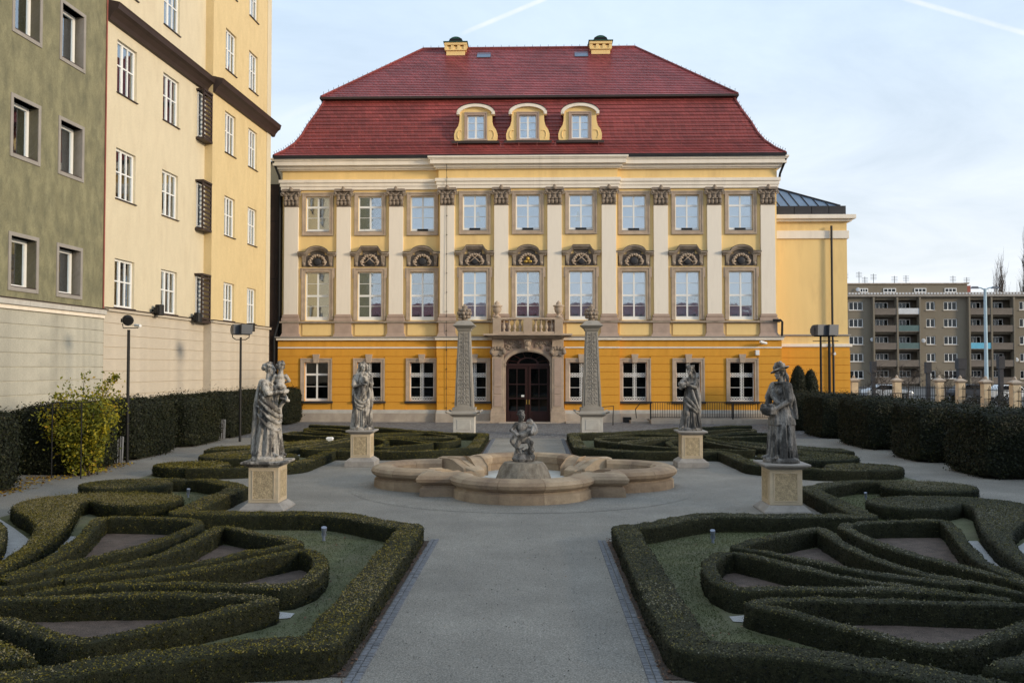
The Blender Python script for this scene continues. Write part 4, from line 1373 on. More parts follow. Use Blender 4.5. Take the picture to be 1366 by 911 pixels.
def build_left():
    uA = wp(139, 300)[0]                          # green | buff
    uB = wp(272, 300)[0]                          # buff | yellow bay
    uC = 26.5
    TOP = 27.0
    zband = wp(300, 431)[1]
    zgreen = wp(100, 409)[1]
    lab = 'tall residential block'
    # ---- green part
    G = thing('green_apartment_block', 'mossy green rendered apartment block at the left edge with deep grey window frames', 'building', WO, WANG)
    U0 = -9.0
    cols = []
    for a, b in ((14, 48), (78, 107)):
        cols.append((wp(a, 345)[0], wp(b, 345)[0]))
    rows = []
    for t, b in ((314, 382), (128, 203), (-45, 30)):
        rows.append((wp(14, b)[1] if b > 100 else wp(14, b + 5)[1], wp(14, t)[1]))
    pitch = cols[1][0] - cols[0][0]
    cols = [(cols[0][0] - pitch * k, cols[0][1] - pitch * k) for k in (2, 1)] + cols
    ops = [(a, b, c, d) for a, b in cols for c, d in rows]
    put('wall', wall_panel(MB(), U0, uA, zgreen - 0.05, TOP, ops, 0, 0.42), 'green_stucco', G)
    put('side_wall', MB().quad((U0, 0, 0), (U0, 0, TOP), (U0, 12, TOP), (U0, 12, 0)).quad((U0, 0, TOP), (uA, 0, TOP), (uA, 12, TOP), (U0, 12, TOP))
        .quad((U0, 12, 0), (U0, 12, TOP), (uA, 12, TOP), (uA, 12, 0)), 'green_stucco', G)
    for a, b in cols:
        for i, (c, d) in enumerate(rows):
            w = window(G, a, b, c, d, 0.30, [], [], 0.11, (('curtain_grey' if i < 2 else 'sky_tinted_blind', 0, 1),), glass='left_glass')
            m = MB()
            e, p = 0.12, 0.03
            m.box(a - e, a, -p, 0.3, c - e, d + e).box(b, b + e, -p, 0.3, c - e, d + e).box(a, b, -p, 0.3, d, d + e).box(a, b, -p, 0.3, c - e, c)
            put('window_surround', m, 'surround_grey', w, bevel=0.008)
            bx('window_sill', a + 0.002, b - 0.002, -0.02, 0.30, c, c + 0.03, 'brown_metal', w)
            if i == 0:
                bx('roller_blind', a + 0.1, b - 0.1, 0.375, 0.385, d - 0.32, d - 0.1, 'balcony_blue', w)
    n = 11
    for j in range(n):
        z1 = zgreen - 0.33 - 0.425 * j
        if z1 < 0.1:
            break
        bx('base_course', U0, uA, -0.025, 0.1, max(0, z1 - 0.425 + 0.035), z1, 'base_render_grey', G)
    put('base_wall', MB().quad((U0, 0, 0), (uA, 0, 0), (uA, 0, zgreen), (U0, 0, zgreen)), 'base_render_grey', G)
    k = 9
    for i in range(k):
        a, b = U0 + (uA - U0) * i / k, U0 + (uA - U0) * (i + 1) / k
        bx('string_moulding', a + 0.006, b - 0.006, -0.16, 0.05, zgreen - 0.17, zgreen, 'white_stone', G, 0.01)
        bx('string_moulding', a, b, -0.08, 0.05, zgreen - 0.30, zgreen - 0.17, 'cream_plaster', G, 0.01)
    bx('string_flashing', U0, uA + 0.06, -0.19, 0.02, zgreen + 0.002, zgreen + 0.035, 'brown_metal', G)
    put('corner_pipe', MB().tube([(uA - 0.03, -0.03, zgreen), (uA - 0.03, -0.03, TOP)], 0.03, 6), 'brick_red', G)
    # ---- buff and yellow parts
    B = thing('ochre_apartment_block', 'long cream and ochre apartment block with dark cornice beside the palace', 'building', WO, WANG)
    YB = -0.36                                    # the yellow bay stands forward
    bc = [(wp(152.5, 385)[0], wp(179, 385)[0]), (wp(214.5, 390)[0], wp(236, 390)[0])]
    yc = [(wp(288, 400)[0], wp(302.5, 400)[0]), (wp(320, 405)[0], wp(332, 405)[0])]
    z1 = [(wp(165, 411)[1], wp(165, 347)[1]), (wp(165, 268)[1], wp(165, 201)[1]), (wp(165, 128)[1], wp(165, 58)[1])]
    z1.append((z1[2][0] + 3.9, z1[2][1] + 3.9))
    z1.append((z1[2][0] + 7.6, z1[2][1] + 7.6))
    shift = 0.16
    yc = [(a - 0.0, b) for a, b in yc]
    zy = [(a, b) for a, b in z1]
    opb = [(a, b, c, d) for a, b in bc for c, d in z1]
    opy = [(a, b, c, d) for a, b in yc for c, d in zy]
    put('wall', wall_panel(MB(), uA, uB, zband, TOP, opb, 0, 0.28), 'buff_stucco', B)
    m = wall_panel(MB(), uB, uC, zband, TOP, opy, YB, 0.28)
    m.quad((uB, YB, zband), (uB, YB, TOP), (uB, 0, TOP), (uB, 0, zband))
    put('bay_wall', m, 'yellow_stucco', B)
    bx('corner_strip', uC - 0.55, uC + 0.03, YB - 0.03, YB + 0.3, zband + 0.05, TOP, 'buff_stucco', B)
    put('end_wall', MB().quad((uC, YB, 0), (uC, 14, 0), (uC, 14, TOP), (uC, YB, TOP)).quad((uA, 14, 0), (uA, 14, TOP), (uC, 14, TOP), (uC, 14, 0))
        .quad((uA, 0, TOP), (uC, 0, TOP), (uC, 14, TOP), (uA, 14, TOP)), 'yellow_stucco', B)
    for cols_, y in ((bc, 0.0), (yc, YB)):
        for a, b in cols_:
            for i, (c, d) in enumerate(z1):
                w = window(B, a, b, c, d, y + 0.10, [(0.36, 0.055), (0.68, 0.028)], [(0.55, 0.025)], 0.085, (('curtain_grey' if i in (1, 2) else 'curtain_or_reflection_teal', 0, 1),), glass='left_glass')
                bx('window_sill', a - 0.04, b + 0.04, y - 0.06, y + 0.16, c - 0.035, c, 'brown_metal', w)
    # main cornice
    zc = 3 + (490 - 174) * 46.3 / F_PX
    for (a, b, y) in ((uA - 0.0, uB, 0.0), (uB - 0.0, uC, YB)):
        mb = MB()
        sec = [(0.0, zc - 0.05), (-0.12, zc - 0.02), (-0.17, zc + 0.12), (-0.30, zc + 0.28), (-0.42, zc + 0.36), (-0.45, zc + 0.50), (-0.48, zc + 0.58), (0.0, zc + 0.70)]
        e0 = a - (0.02 if y == 0 else 0.5 * 0)
        e1 = b + (0.0 if y == 0 else 0.40)
        n_ = len(sec)
        vs = [(e0, y + q[0], q[1]) for q in sec] + [(e1, y + q[0], q[1]) for q in sec]
        fs = [(i, i + n_, (i + 1) % n_ + n_, (i + 1) % n_) for i in range(n_)] + [tuple(range(n_)), tuple(range(2 * n_ - 1, n_ - 1, -1))]
        mb.add(vs, fs)
        put('main_cornice', mb, 'brown_metal', B)
    # base courses
    for (a, b, y) in ((uA, uB - 0.0, 0.0), (uB, uC, YB)):
        for j in range(13):
            t = zband - 0.10 - 0.43 * j
            if t < 0.1:
                break
            bx('base_course', a + 0.002, b - 0.002, y - 0.03, y + 0.1, max(0, t - 0.43 + 0.03), t, 'base_render', B)
        put('base_wall', MB().quad((a, y, 0), (b, y, 0), (b, y, zband), (a, y, zband)), 'base_render', B)
        bx('string_moulding', a, b + 0.1, y - 0.12, y + 0.05, zband - 0.10, zband, 'base_render', B, 0.01)
        bx('string_flashing', a, b + 0.14, y - 0.16, y + 0.02, zband + 0.002, zband + 0.035, 'brown_metal', B)
    put('base_return', MB().quad((uB - 0.004, YB, 0), (uB - 0.004, YB, zband), (uB - 0.004, 0, zband), (uB - 0.004, 0, 0)), 'base_render', B)
    # dark metal slatted boxes over the windows in the angle
    for zt_, zb_ in ((wp(275, 130)[1], wp(275, 191)[1]), (wp(275, 249)[1], wp(275, 309)[1]), (wp(272, 370)[1], wp(272, 429)[1])):
        f = MB()
        x0, x1 = uB - 0.95, uB - 0.02
        y0 = YB + 0.0
        for xx in (x0, x1 - 0.06):
            f.box(xx, xx + 0.06, y0, y0 + 0.06, zb_, zt_)
        f.box(x0, x1, y0 - 0.02, 0.0, zt_, zt_ + 0.08).box(x0, x1, y0 - 0.02, 0.0, zb_ - 0.1, zb_)
        fo = put('screen_box', f, 'brown_metal', B)
        nn = 10
        for j in range(nn):
            zz = zb_ + (zt_ - zb_) * (j + 0.5) / nn
            bx('slat', x0 + 0.06, x1 - 0.06, y0 + 0.01, y0 + 0.05, zz - 0.045, zz + 0.045, 'brown_metal', fo)
        window(B, x0 + 0.1, uB - 0.12, zb_ + 0.05, zt_ - 0.05, -0.08, [(0.5, 0.03)], [(0.5, 0.02)], 0.06, (('curtain_grey', 0, 1),))
    # drum floodlights on the string course
    for px_, py_ in ((203, 414), (255, 424), (318, 437)):
        u, z = wp(px_, py_)
        y = YB if u > uB else 0.0
        F = thing('wall_floodlight', {203: 'dark drum floodlight on the ledge of the ochre block, nearest the green block', 255: 'dark drum floodlight on the ledge beside the slatted window box',
                                      318: 'dark drum floodlight on the ledge, nearest the palace end'}[px_], 'floodlight', WO + WD * u + Vector((WD.y, -WD.x, 0)) * (0.3 - y) + Vector((0, 0, z)), WANG, 'floodlights on the ledge of the left block')
        put('lamp_drum', MB().lathe([(0.16, -0.2), (0.17, -0.18), (0.17, 0.2), (0.15, 0.22)], n=14), 'black_iron', F)
        put('bracket', MB().box(-0.05, 0.05, -0.0, 0.30, -0.06, 0.04).box(-0.3, -0.15, -0.05, 0.1, -0.12, 0.1), 'black_iron', F)


build_left()


# ------------------------------------------------------------------ ground, paths, beds
YC = 22.6                                         # middle of the fountain court


def sheet(name, poly, z, m, kind='structure', parent=None):
    from mathutils.geometry import tessellate_polygon
    tris = tessellate_polygon([[Vector((x, y, 0)) for x, y in poly]])
    vs = [(x, y, z) for x, y in poly]
    fs = []
    for t in tris:
        p, q, r = (vs[i] for i in t)
        up = (q[0] - p[0]) * (r[1] - p[1]) - (q[1] - p[1]) * (r[0] - p[0])
        fs.append(tuple(t) if up > 0 else tuple(reversed(t)))
    me = bpy.data.meshes.new(name)
    me.from_pydata(vs, [], fs)
    me.materials.append(MATS[m])
    o = link(name, me, parent)
    if kind:
        o['kind'] = kind
    return o


sheet('ground', [(-900, -300), (900, -300), (900, 1500), (-900, 1500)], 0.0, 'ground_asphalt')
sheet('gravel_path', [(-14.6, -4), (14.6, -4), (14.6, 37.6), (-14.6, 37.6)], 0.004, 'gravel_path')
sheet('cobbled_forecourt', [(-14.6, 37.6), (17, 37.6), (17, 52), (-14.6, 52)], 0.008, 'cobbles')


def q4(pts, sx, back):
    return [(sx * x, (2 * YC - y) if back else y) for x, y in pts]


LAWN = [(1.72, 8.65), (2.4, 8.5), (3.3, 8.2), (4.2, 7.7), (5.2, 6.9), (6.5, 5.7), (8.2, 4.6), (10.3, 3.7), (10.4, 21.5), (7.7, 21.35), (6.3, 20.1), (6.3, 16.6),
        (3.5, 16.55), (2.85, 16.1), (2.1, 15.45), (1.72, 15.3)]
BORDER = [(10.3, 3.6), (9.2, 4.05), (8.2, 4.55), (7.3, 5.1), (6.6, 5.6), (5.7, 6.5), (5.0, 7.15), (4.35, 7.68), (3.75, 8.10), (3.3, 8.33), (2.8, 8.58), (2.4, 8.68), (1.83, 8.75), (1.81, 10.5), (1.81, 12.5),
          (1.82, 15.2), (2.14, 15.33), (2.52, 15.66), (2.85, 15.98), (3.18, 16.25), (3.48, 16.42), (4.4, 16.45), (5.4, 16.46), (6.36, 16.47),
          (6.38, 17.6), (6.40, 18.8), (6.43, 20.03), (6.70, 20.35), (7.05, 20.7), (7.4, 21.02), (7.72, 21.27), (8.05, 21.38), (8.6, 21.4), (9.1, 21.4)]
PETALS = {
    'upper': [(6.5, 11.2), (6.28, 11.9), (6.02, 12.55), (5.80, 13.1), (5.64, 13.65), (5.56, 14.3), (5.53, 15.3), (5.75, 15.6), (6.15, 15.76), (6.8, 15.9), (7.52, 15.88),
              (7.38, 15.3), (7.08, 14.45), (6.82, 13.6), (6.60, 12.8), (6.52, 12.2), (6.62, 11.4)],
    'second': [(6.35, 10.75), (5.95, 11.2), (5.6, 11.65), (5.3, 12.25), (5.12, 12.9), (5.05, 13.6), (5.07, 14.3), (5.08, 15.12), (4.85, 14.98), (4.35, 14.55), (3.75, 14.08), (3.34, 13.62),
               (3.72, 13.26), (4.14, 12.64), (4.56, 12.15), (4.95, 11.82), (5.45, 11.5), (5.75, 11.3)],
    'third': [(5.85, 10.58), (5.6, 10.74), (5.1, 11.04), (4.65, 11.38), (4.22, 11.78), (3.85, 12.25), (3.52, 12.75), (3.22, 13.18), (2.98, 13.03), (2.74, 12.55), (2.62, 12.0), (2.61, 11.4), (2.77, 10.98),
              (3.3, 11.02), (4.0, 11.04), (4.7, 11.02), (5.25, 10.93), (5.7, 10.72)],
    'fourth': [(6.3, 10.3), (5.9, 10.36), (5.1, 10.46), (4.5, 10.52), (3.9, 10.54), (3.2, 10.52), (2.77, 10.38), (2.95, 10.13), (3.22, 9.84), (3.5, 9.5), (3.75, 9.2), (3.98, 8.96), (4.22, 8.79),
               (4.5, 8.86), (4.85, 9.08), (5.3, 9.38), (5.9, 9.75), (6.6, 10.1)],
    'outer': [(6.95, 10.25), (7.6, 9.1), (8.8, 8.3), (9.75, 8.05), (10.1, 8.7), (9.6, 9.7), (8.5, 10.3), (7.5, 10.55), (6.98, 10.4)],
    'corner': [(6.85, 9.7), (7.05, 8.3), (7.8, 7.0), (9.1, 5.95), (9.9, 5.95), (9.7, 6.9), (8.5, 7.85), (7.45, 9.0), (6.95, 9.75)],
}
COMMA = [(6.97, 18.1), (7.1, 18.5), (7.5, 18.85), (8.2, 19.1), (9.0, 19.05), (9.55, 18.85), (9.98, 18.4), (10.14, 17.85), (9.95, 17.1), (9.42, 16.42), (8.82, 15.77), (8.28, 15.05),
         (7.86, 14.25), (7.5, 13.35), (7.3, 12.6), (7.15, 11.9), (7.05, 11.0), (6.75, 10.9), (6.85, 11.7), (6.98, 12.5), (7.2, 13.4), (7.48, 14.3), (7.78, 15.15), (8.2, 16.15), (8.55, 16.95), (8.8, 17.55),
         (8.82, 17.95), (8.6, 17.72), (8.35, 17.5), (7.95, 17.32), (7.5, 17.3), (7.12, 17.6)]
DISC = [(9.3 + 1.05 * math.cos(2 * math.pi * k / 28), 20.6 + 0.88 * math.sin(2 * math.pi * k / 28)) for k in range(28)]
SWIRL = [(10.6, 16.3), (9.9, 16.05), (9.35, 15.75), (8.75, 15.0), (8.2, 14.1), (7.75, 13.2), (7.4, 12.3), (7.75, 12.0), (8.5, 13.0), (9.3, 14.0), (10.0, 14.8), (10.6, 15.2)]
CORNER = [(4.38, 8.27), (4.55, 8.45), (4.85, 8.62), (5.15, 8.90), (5.7, 9.25), (6.4, 9.45), (6.6, 9.0), (5.9, 8.5), (5.2, 8.25), (4.75, 8.2), (4.45, 8.2)]
SOILS = {'upper': [(6.3, 12.0), (5.7, 13.6), (5.62, 15.3), (6.2, 15.7), (7.4, 15.8), (6.9, 14.0), (6.6, 12.9), (6.5, 12.1)],
         'second': [(5.7, 11.5), (5.2, 12.6), (5.05, 14.9), (4.4, 14.5), (3.5, 13.65), (4.2, 12.6), (5.0, 11.8)],
         'third': [(5.2, 10.98), (4.2, 11.75), (3.5, 12.7), (3.15, 13.1), (2.75, 12.4), (2.7, 11.3), (2.9, 11.04), (4.3, 11.03)],
         'fourth': [(6.2, 10.3), (4.5, 10.45), (2.95, 10.38), (3.4, 9.6), (4.2, 8.9), (5.2, 9.4), (6.2, 10.0)]}
CRUSHED = [[(7.35, 12.4), (7.05, 13.2), (7.35, 14.2), (7.6, 15.0), (7.85, 15.6), (8.1, 16.0), (7.75, 15.0), (7.45, 14.1), (7.2, 13.2)],
           [(7.3, 12.5), (7.6, 13.3), (8.0, 14.2), (8.7, 15.3), (9.4, 16.0), (10.3, 16.9), (10.4, 16.0), (9.3, 15.4), (8.4, 14.2), (7.7, 12.9)]]

VNOISE = lambda p, s: noise.noise(Vector(p) * s)


def resample(pts, step):
    P = [np.array(p, float) for p in pts]
    out = []
    for a, b in zip(P, P[1:]):
        n = max(1, int(round(np.linalg.norm(b - a) / step)))
        for i in range(n):
            out.append(a + (b - a) * i / n)
    out.append(P[-1])
    return np.array(out)


def soften(P, it=2):
    P = P.copy()
    for _ in range(it):
        Q = P.copy()
        Q[1:-1] = (P[:-2] + 2 * P[1:-1] + P[2:]) / 4
        P = Q
    return P


def ribbon(pts, w, h, step):
    """clipped hedge along a line: rounded box section, slightly uneven"""
    P = soften(resample(pts, step), 3)
    T = np.gradient(P, axis=0)
    T /= np.linalg.norm(T, axis=1)[:, None] + 1e-9
    Nn = np.stack([-T[:, 1], T[:, 0]], 1)
    sec = [(-0.48, 0), (-0.50, 0.45), (-0.50, 0.90), (-0.45, 0.985), (-0.2, 1.0), (0.0, 1.0), (0.2, 1.0), (0.45, 0.985), (0.50, 0.90), (0.50, 0.45), (0.48, 0)]
    V = []
    for i, p in enumerate(P):
        end = min(i, len(P) - 1 - i) * step
        k = 1.0 if end > 0.12 else 0.75 + 0.25 * end / 0.12
        for a, b in sec:
            x, y = p + Nn[i] * a * w * k
            z = b * h
            n = VNOISE((x, y, z + 3), 5.0) * 0.022 + VNOISE((x, y, z + 9), 1.6) * 0.02 + VNOISE((x, y, z + 21), 13.0) * 0.014
            V.append((x + Nn[i][0] * n * np.sign(a), y + Nn[i][1] * n * np.sign(a), z + ((n * 0.6 + VNOISE((x, y, 4), 1.1) * 0.028) if b > 0.9 else 0)))
    m = len(sec)
    F = []
    for i in range(len(P) - 1):
        for j in range(m - 1):
            F.append((i * m + j, i * m + j + 1, (i + 1) * m + j + 1, (i + 1) * m + j))
    F.append(tuple(range(m)))
    F.append(tuple((len(P) - 1) * m + j for j in range(m - 1, -1, -1)))
    return np.array(V), F


def slab_hedge(poly, h, step, dome=0.0):
    P = list(poly) + [poly[0]]
    P = resample(P, step)[:-1]
    cx, cy = P.mean(0)
    nxt, prv = np.roll(P, -1, 0), np.roll(P, 1, 0)
    T = nxt - prv
    T /= np.linalg.norm(T, axis=1)[:, None] + 1e-9
    area = 0.5 * np.sum(P[:, 0] * nxt[:, 1] - nxt[:, 0] * P[:, 1])
    Nn = np.stack([T[:, 1], -T[:, 0]], 1) * np.sign(area)
    V, F = [], []
    n = len(P)
    prof = [(-0.02, 0), (0, 0.45 * h), (0, 0.82 * h), (-0.035, 0.96 * h), (-0.09, h)]
    for off, z in prof:
        for i in range(n):
            x, y = P[i] + Nn[i] * off
            q = VNOISE((x, y, z + 3), 4.0) * 0.022
            V.append((x + Nn[i][0] * q, y + Nn[i][1] * q, z))
    for r in range(len(prof) - 1):
        for i in range(n):
            j = (i + 1) % n
            F.append((r * n + i, r * n + j, (r + 1) * n + j, (r + 1) * n + i))
    top = [(len(prof) - 1) * n + i for i in range(n)]
    from mathutils.geometry import tessellate_polygon
    tri = tessellate_polygon([[Vector((V[i][0], V[i][1], 0)) for i in top]])
    for t in tri:
        F.append(tuple(top[i] for i in t))
    return np.array(V), F


def tri_arrays(V, F):
    T = []
    for f in F:
        for i in range(1, len(f) - 1):
            T.append((f[0], f[i], f[i + 1]))
    T = np.array(T)
    A, B, C = V[T[:, 0]], V[T[:, 1]], V[T[:, 2]]
    return A, B, C


def leaf_cloud(A, B, C, dens, size, rng, spread=0.36, out=0.009, keep=None, droop=0.0, aspect=0.6, cap=None):
    """many leaf faces on a surface: returns vertices and a tint per leaf"""
    N = np.cross(B - A, C - A)
    ar = np.linalg.norm(N, axis=1) / 2
    n = int(ar.sum() * dens)
    if cap:
        n = min(n, cap)
    idx = rng.choice(len(ar), n, p=ar / ar.sum())
    u, v = rng.random(n), rng.random(n)
    s = u + v > 1
    u[s], v[s] = 1 - u[s], 1 - v[s]
    P = A[idx] + (B - A)[idx] * u[:, None] + (C - A)[idx] * v[:, None]
    nn = N[idx] / (np.linalg.norm(N[idx], axis=1)[:, None] + 1e-12)
    if keep is not None:
        k = keep(P, nn)
        P, nn = P[k], nn[k]
        n = len(P)
    nn = nn + rng.normal(0, 1, (n, 3)) * np.where(rng.random(n) < 0.25, spread + 0.7, spread)[:, None]
    nn /= np.linalg.norm(nn, axis=1)[:, None]
    r = rng.normal(0, 1, (n, 3))
    t = np.cross(nn, r); t /= np.linalg.norm(t, axis=1)[:, None] + 1e-9
    b = np.cross(nn, t)
    sz = size * rng.uniform(0.6, 1.35, n)[:, None]
    P = P + N[idx if keep is None else idx[k]] / (np.linalg.norm(N[idx if keep is None else idx[k]], axis=1)[:, None] + 1e-12) * (rng.normal(out * 0.5, out, n) + rng.exponential(out * 1.9, n) * (rng.random(n) < 0.18))[:, None]
    Vv = np.stack([P - t * sz, P + b * sz * aspect, P + t * sz, P - b * sz * aspect], 1).reshape(-1, 3)
    return Vv, P, n


def leaf_object(name, Vv, tint, m, parent=None):
    n = len(Vv) // 4
    me = bpy.data.meshes.new(name)
    me.vertices.add(n * 4)
    me.vertices.foreach_set('co', Vv.astype(np.float32).ravel())
    me.loops.add(n * 4)
    me.loops.foreach_set('vertex_index', np.arange(n * 4, dtype=np.int32))
    me.polygons.add(n)
    me.polygons.foreach_set('loop_start', np.arange(0, n * 4, 4, dtype=np.int32))
    at = me.attributes.new('tint', 'FLOAT', 'FACE')
    at.data.foreach_set('value', tint.astype(np.float32))
    me.update(calc_edges=True)
    me.materials.append(MATS[m])
    o = link(name, me, parent)
    o['kind'] = 'stuff'
    return o


def vnoise_np(P, s, seed=0):
    """cheap smooth 3-D value noise"""
    Q = P * s + seed * 17.3
    I = np.floor(Q).astype(np.int64)
    f = Q - I
    f = f * f * (3 - 2 * f)

    def hsh(a):
        h = (a[:, 0] * 374761393 + a[:, 1] * 668265263 + a[:, 2] * 2147483647 + seed * 1274126177) & 0x7fffffff
        h = (h ^ (h >> 13)) * 1274126177 & 0x7fffffff
        return ((h ^ (h >> 16)) & 0xffff) / 65535.0
    r = 0
    for dx in (0, 1):
        for dy in (0, 1):
            for dz in (0, 1):
                wgt = (f[:, 0] if dx else 1 - f[:, 0]) * (f[:, 1] if dy else 1 - f[:, 1]) * (f[:, 2] if dz else 1 - f[:, 2])
                r = r + wgt * hsh(I + np.array([dx, dy, dz]))
    return r


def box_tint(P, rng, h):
    """leaf colours: darker inside tones, olive, yellow young tips in drifts, greyed frost-bitten drifts on the shorn tops; sky light on the tops is tinted in"""
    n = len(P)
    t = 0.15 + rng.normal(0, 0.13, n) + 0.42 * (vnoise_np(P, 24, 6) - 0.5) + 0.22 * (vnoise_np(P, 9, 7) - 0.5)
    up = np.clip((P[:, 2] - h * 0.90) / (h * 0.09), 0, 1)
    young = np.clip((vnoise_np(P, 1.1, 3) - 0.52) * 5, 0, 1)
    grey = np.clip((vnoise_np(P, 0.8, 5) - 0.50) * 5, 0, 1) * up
    t = t + 0.38 * up + 0.26 * young * (rng.random(n) < 0.6) * (0.25 + 0.75 * up)  # pale tops over dark sides: sky light and shade put into the tint
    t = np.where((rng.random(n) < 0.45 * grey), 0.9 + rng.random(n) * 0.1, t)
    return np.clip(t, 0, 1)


def hedge(name, label, cat, V, F, h, dens, size, rng, core='hedge_core', lm='box_leaf_sunlit', group=None, tintf=None, cap=None, out=0.009):
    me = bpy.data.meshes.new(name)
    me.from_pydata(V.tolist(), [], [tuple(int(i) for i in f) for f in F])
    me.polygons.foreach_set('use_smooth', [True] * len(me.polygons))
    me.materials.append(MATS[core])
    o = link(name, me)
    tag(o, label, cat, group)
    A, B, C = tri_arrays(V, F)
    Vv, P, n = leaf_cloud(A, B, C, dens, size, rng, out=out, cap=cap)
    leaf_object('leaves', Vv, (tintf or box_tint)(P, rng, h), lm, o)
    return o


def build_beds():
    H = 0.29
    for back in (False, True):
        for sx in (-1, 1):
            side = 'left' if sx < 0 else 'right'
            bed = ('back ' if back else 'front ') + side + ' bed'
            rng = np.random.default_rng(100 + back * 10 + sx)
            dens, size = (6000, 0.0125) if not back else (2600, 0.019)
            step = 0.05 if not back else 0.14
            lm = 'box_leaf_sunlit' if sx < 0 else 'box_leaf_shaded'
            sheet('lawn', q4(LAWN, sx, back), 0.012, 'lawn')
            for k, p in SOILS.items():
                sheet('soil', q4(p, sx, back), 0.018, 'soil')
            sheet('white_gravel', q4([(7.0, 11.6), (6.75, 12.6), (6.95, 13.5), (7.3, 14.7), (7.6, 15.5), (7.9, 15.5), (7.6, 14.6), (7.3, 13.6), (7.1, 12.6)], sx, back), 0.022, 'white_gravel')
            sheet('white_gravel', q4([(7.2, 12.3), (7.6, 13.5), (8.3, 15.0), (9.4, 16.3), (10.3, 17.3), (10.45, 15.2), (8.9, 13.6), (7.9, 12.2)], sx, back), 0.022, 'white_gravel')
            sheet('white_gravel', q4([(2.62, 10.55), (2.95, 10.45), (2.95, 10.85), (2.62, 10.75)], sx, back), 0.022, 'white_gravel')
            sheet('soil_strip', q4([(1.53, 8.6), (1.75, 8.6), (1.75, 15.3), (1.53, 15.3)], sx, back), 0.016, 'soil_dark')
            where = {False: 'nearest the camera', True: 'on the palace side'}[back]
            V, F = ribbon(q4(BORDER, sx, back), 0.45, H, step)
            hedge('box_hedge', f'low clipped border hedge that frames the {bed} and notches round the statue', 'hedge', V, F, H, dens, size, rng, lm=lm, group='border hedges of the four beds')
            names = {'upper': 'loop hedge farthest from the front edge in the', 'second': 'pointed loop hedge with its tip by the lawn in the',
                     'third': 'round-nosed loop hedge beside the path lawn in the', 'fourth': 'wedge-shaped loop hedge along the outer edge of the',
                     'outer': 'short leaf-shaped loop hedge on the yew side of the', 'corner': 'leaf-shaped loop hedge in the far outer corner of the'}
            for k, pts in PETALS.items():
                V, F = ribbon(q4(pts, sx, back), 0.205, H, step)
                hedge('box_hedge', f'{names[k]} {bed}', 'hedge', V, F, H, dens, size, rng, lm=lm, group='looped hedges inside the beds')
            for nm, poly, lb in (('comma', COMMA, 'broad comma-shaped hedge sweeping round the outer side of the'), ('disc', DISC, 'solid round hedge disc at the cross-path corner of the'),
                                 ('swirl', SWIRL, 'curved hedge behind the white gravel in the outer part of the'), ('corner', CORNER, 'pointed hedge wedge at the outer corner of the')):
                V, F = slab_hedge(q4(poly, sx, back), H, step)
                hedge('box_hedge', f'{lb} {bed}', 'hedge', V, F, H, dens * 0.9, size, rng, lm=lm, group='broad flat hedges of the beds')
            # short grass on the strip of lawn
            lw = q4([(2.0, 9.0), (3.0, 8.8), (3.9, 8.6), (3.0, 9.8), (2.55, 10.4), (2.5, 12.5), (3.3, 14.0), (5.4, 15.5), (5.4, 16.3), (3.5, 16.2), (2.2, 15.2), (2.0, 14.0)], sx, back)
            lw2 = q4([(6.6, 19.2), (6.6, 16.6), (7.4, 17.0), (7.0, 18.0), (7.8, 19.3), (8.4, 20.2), (8.2, 21.2), (7.6, 21.0)], sx, back)
            for L_ in (lw, lw2):
                from mathutils.geometry import tessellate_polygon
                tr = tessellate_polygon([[Vector((x, y, 0)) for x, y in L_]])
                Pn = np.array([(x, y, 0.015) for x, y in L_])
                A, B, C = Pn[[t[0] for t in tr]], Pn[[t[1] for t in tr]], Pn[[t[2] for t in tr]]
                dn = 2600 if not back else 500
                Vv, P, n = leaf_cloud(A, B, C, dn, 0.016, rng, spread=1.2, out=0.006, aspect=0.22)
                tt = np.clip(0.35 + rng.normal(0, 0.25, n) + 0.5 * (vnoise_np(P, 1.6, 8) - 0.45), 0, 1)
                g = leaf_object('grass', Vv, tt, 'grass_blade')
            # brown fallen leaves along the hedge foot
            if not back:
                n = 200
                x = sx * (1.52 + np.abs(rng.normal(0, 0.07, n))); y = rng.uniform(8.3, 15.6, n)
                P = np.stack([x, y, np.full(n, 0.026)], 1)
                n2 = 60
                P2 = np.stack([sx * rng.uniform(2.1, 3.2, n2), rng.uniform(9, 15.5, n2), np.full(n2, 0.03)], 1)
                P = np.concatenate([P, P2]); n = len(P)
                nn = np.array([0, 0, 1.0]) + rng.normal(0, 0.35, (n, 3)); nn /= np.linalg.norm(nn, axis=1)[:, None]
                t = np.cross(nn, rng.normal(0, 1, (n, 3))); t /= np.linalg.norm(t, axis=1)[:, None]
                b = np.cross(nn, t); sz = rng.uniform(0.010, 0.024, n)[:, None]
                Vv = np.stack([P - t * sz, P + b * sz * .7, P + t * sz, P - b * sz * .7], 1).reshape(-1, 3)
                leaf_object('fallen_leaves', Vv, rng.random(n), 'brown_leaf')


build_beds()


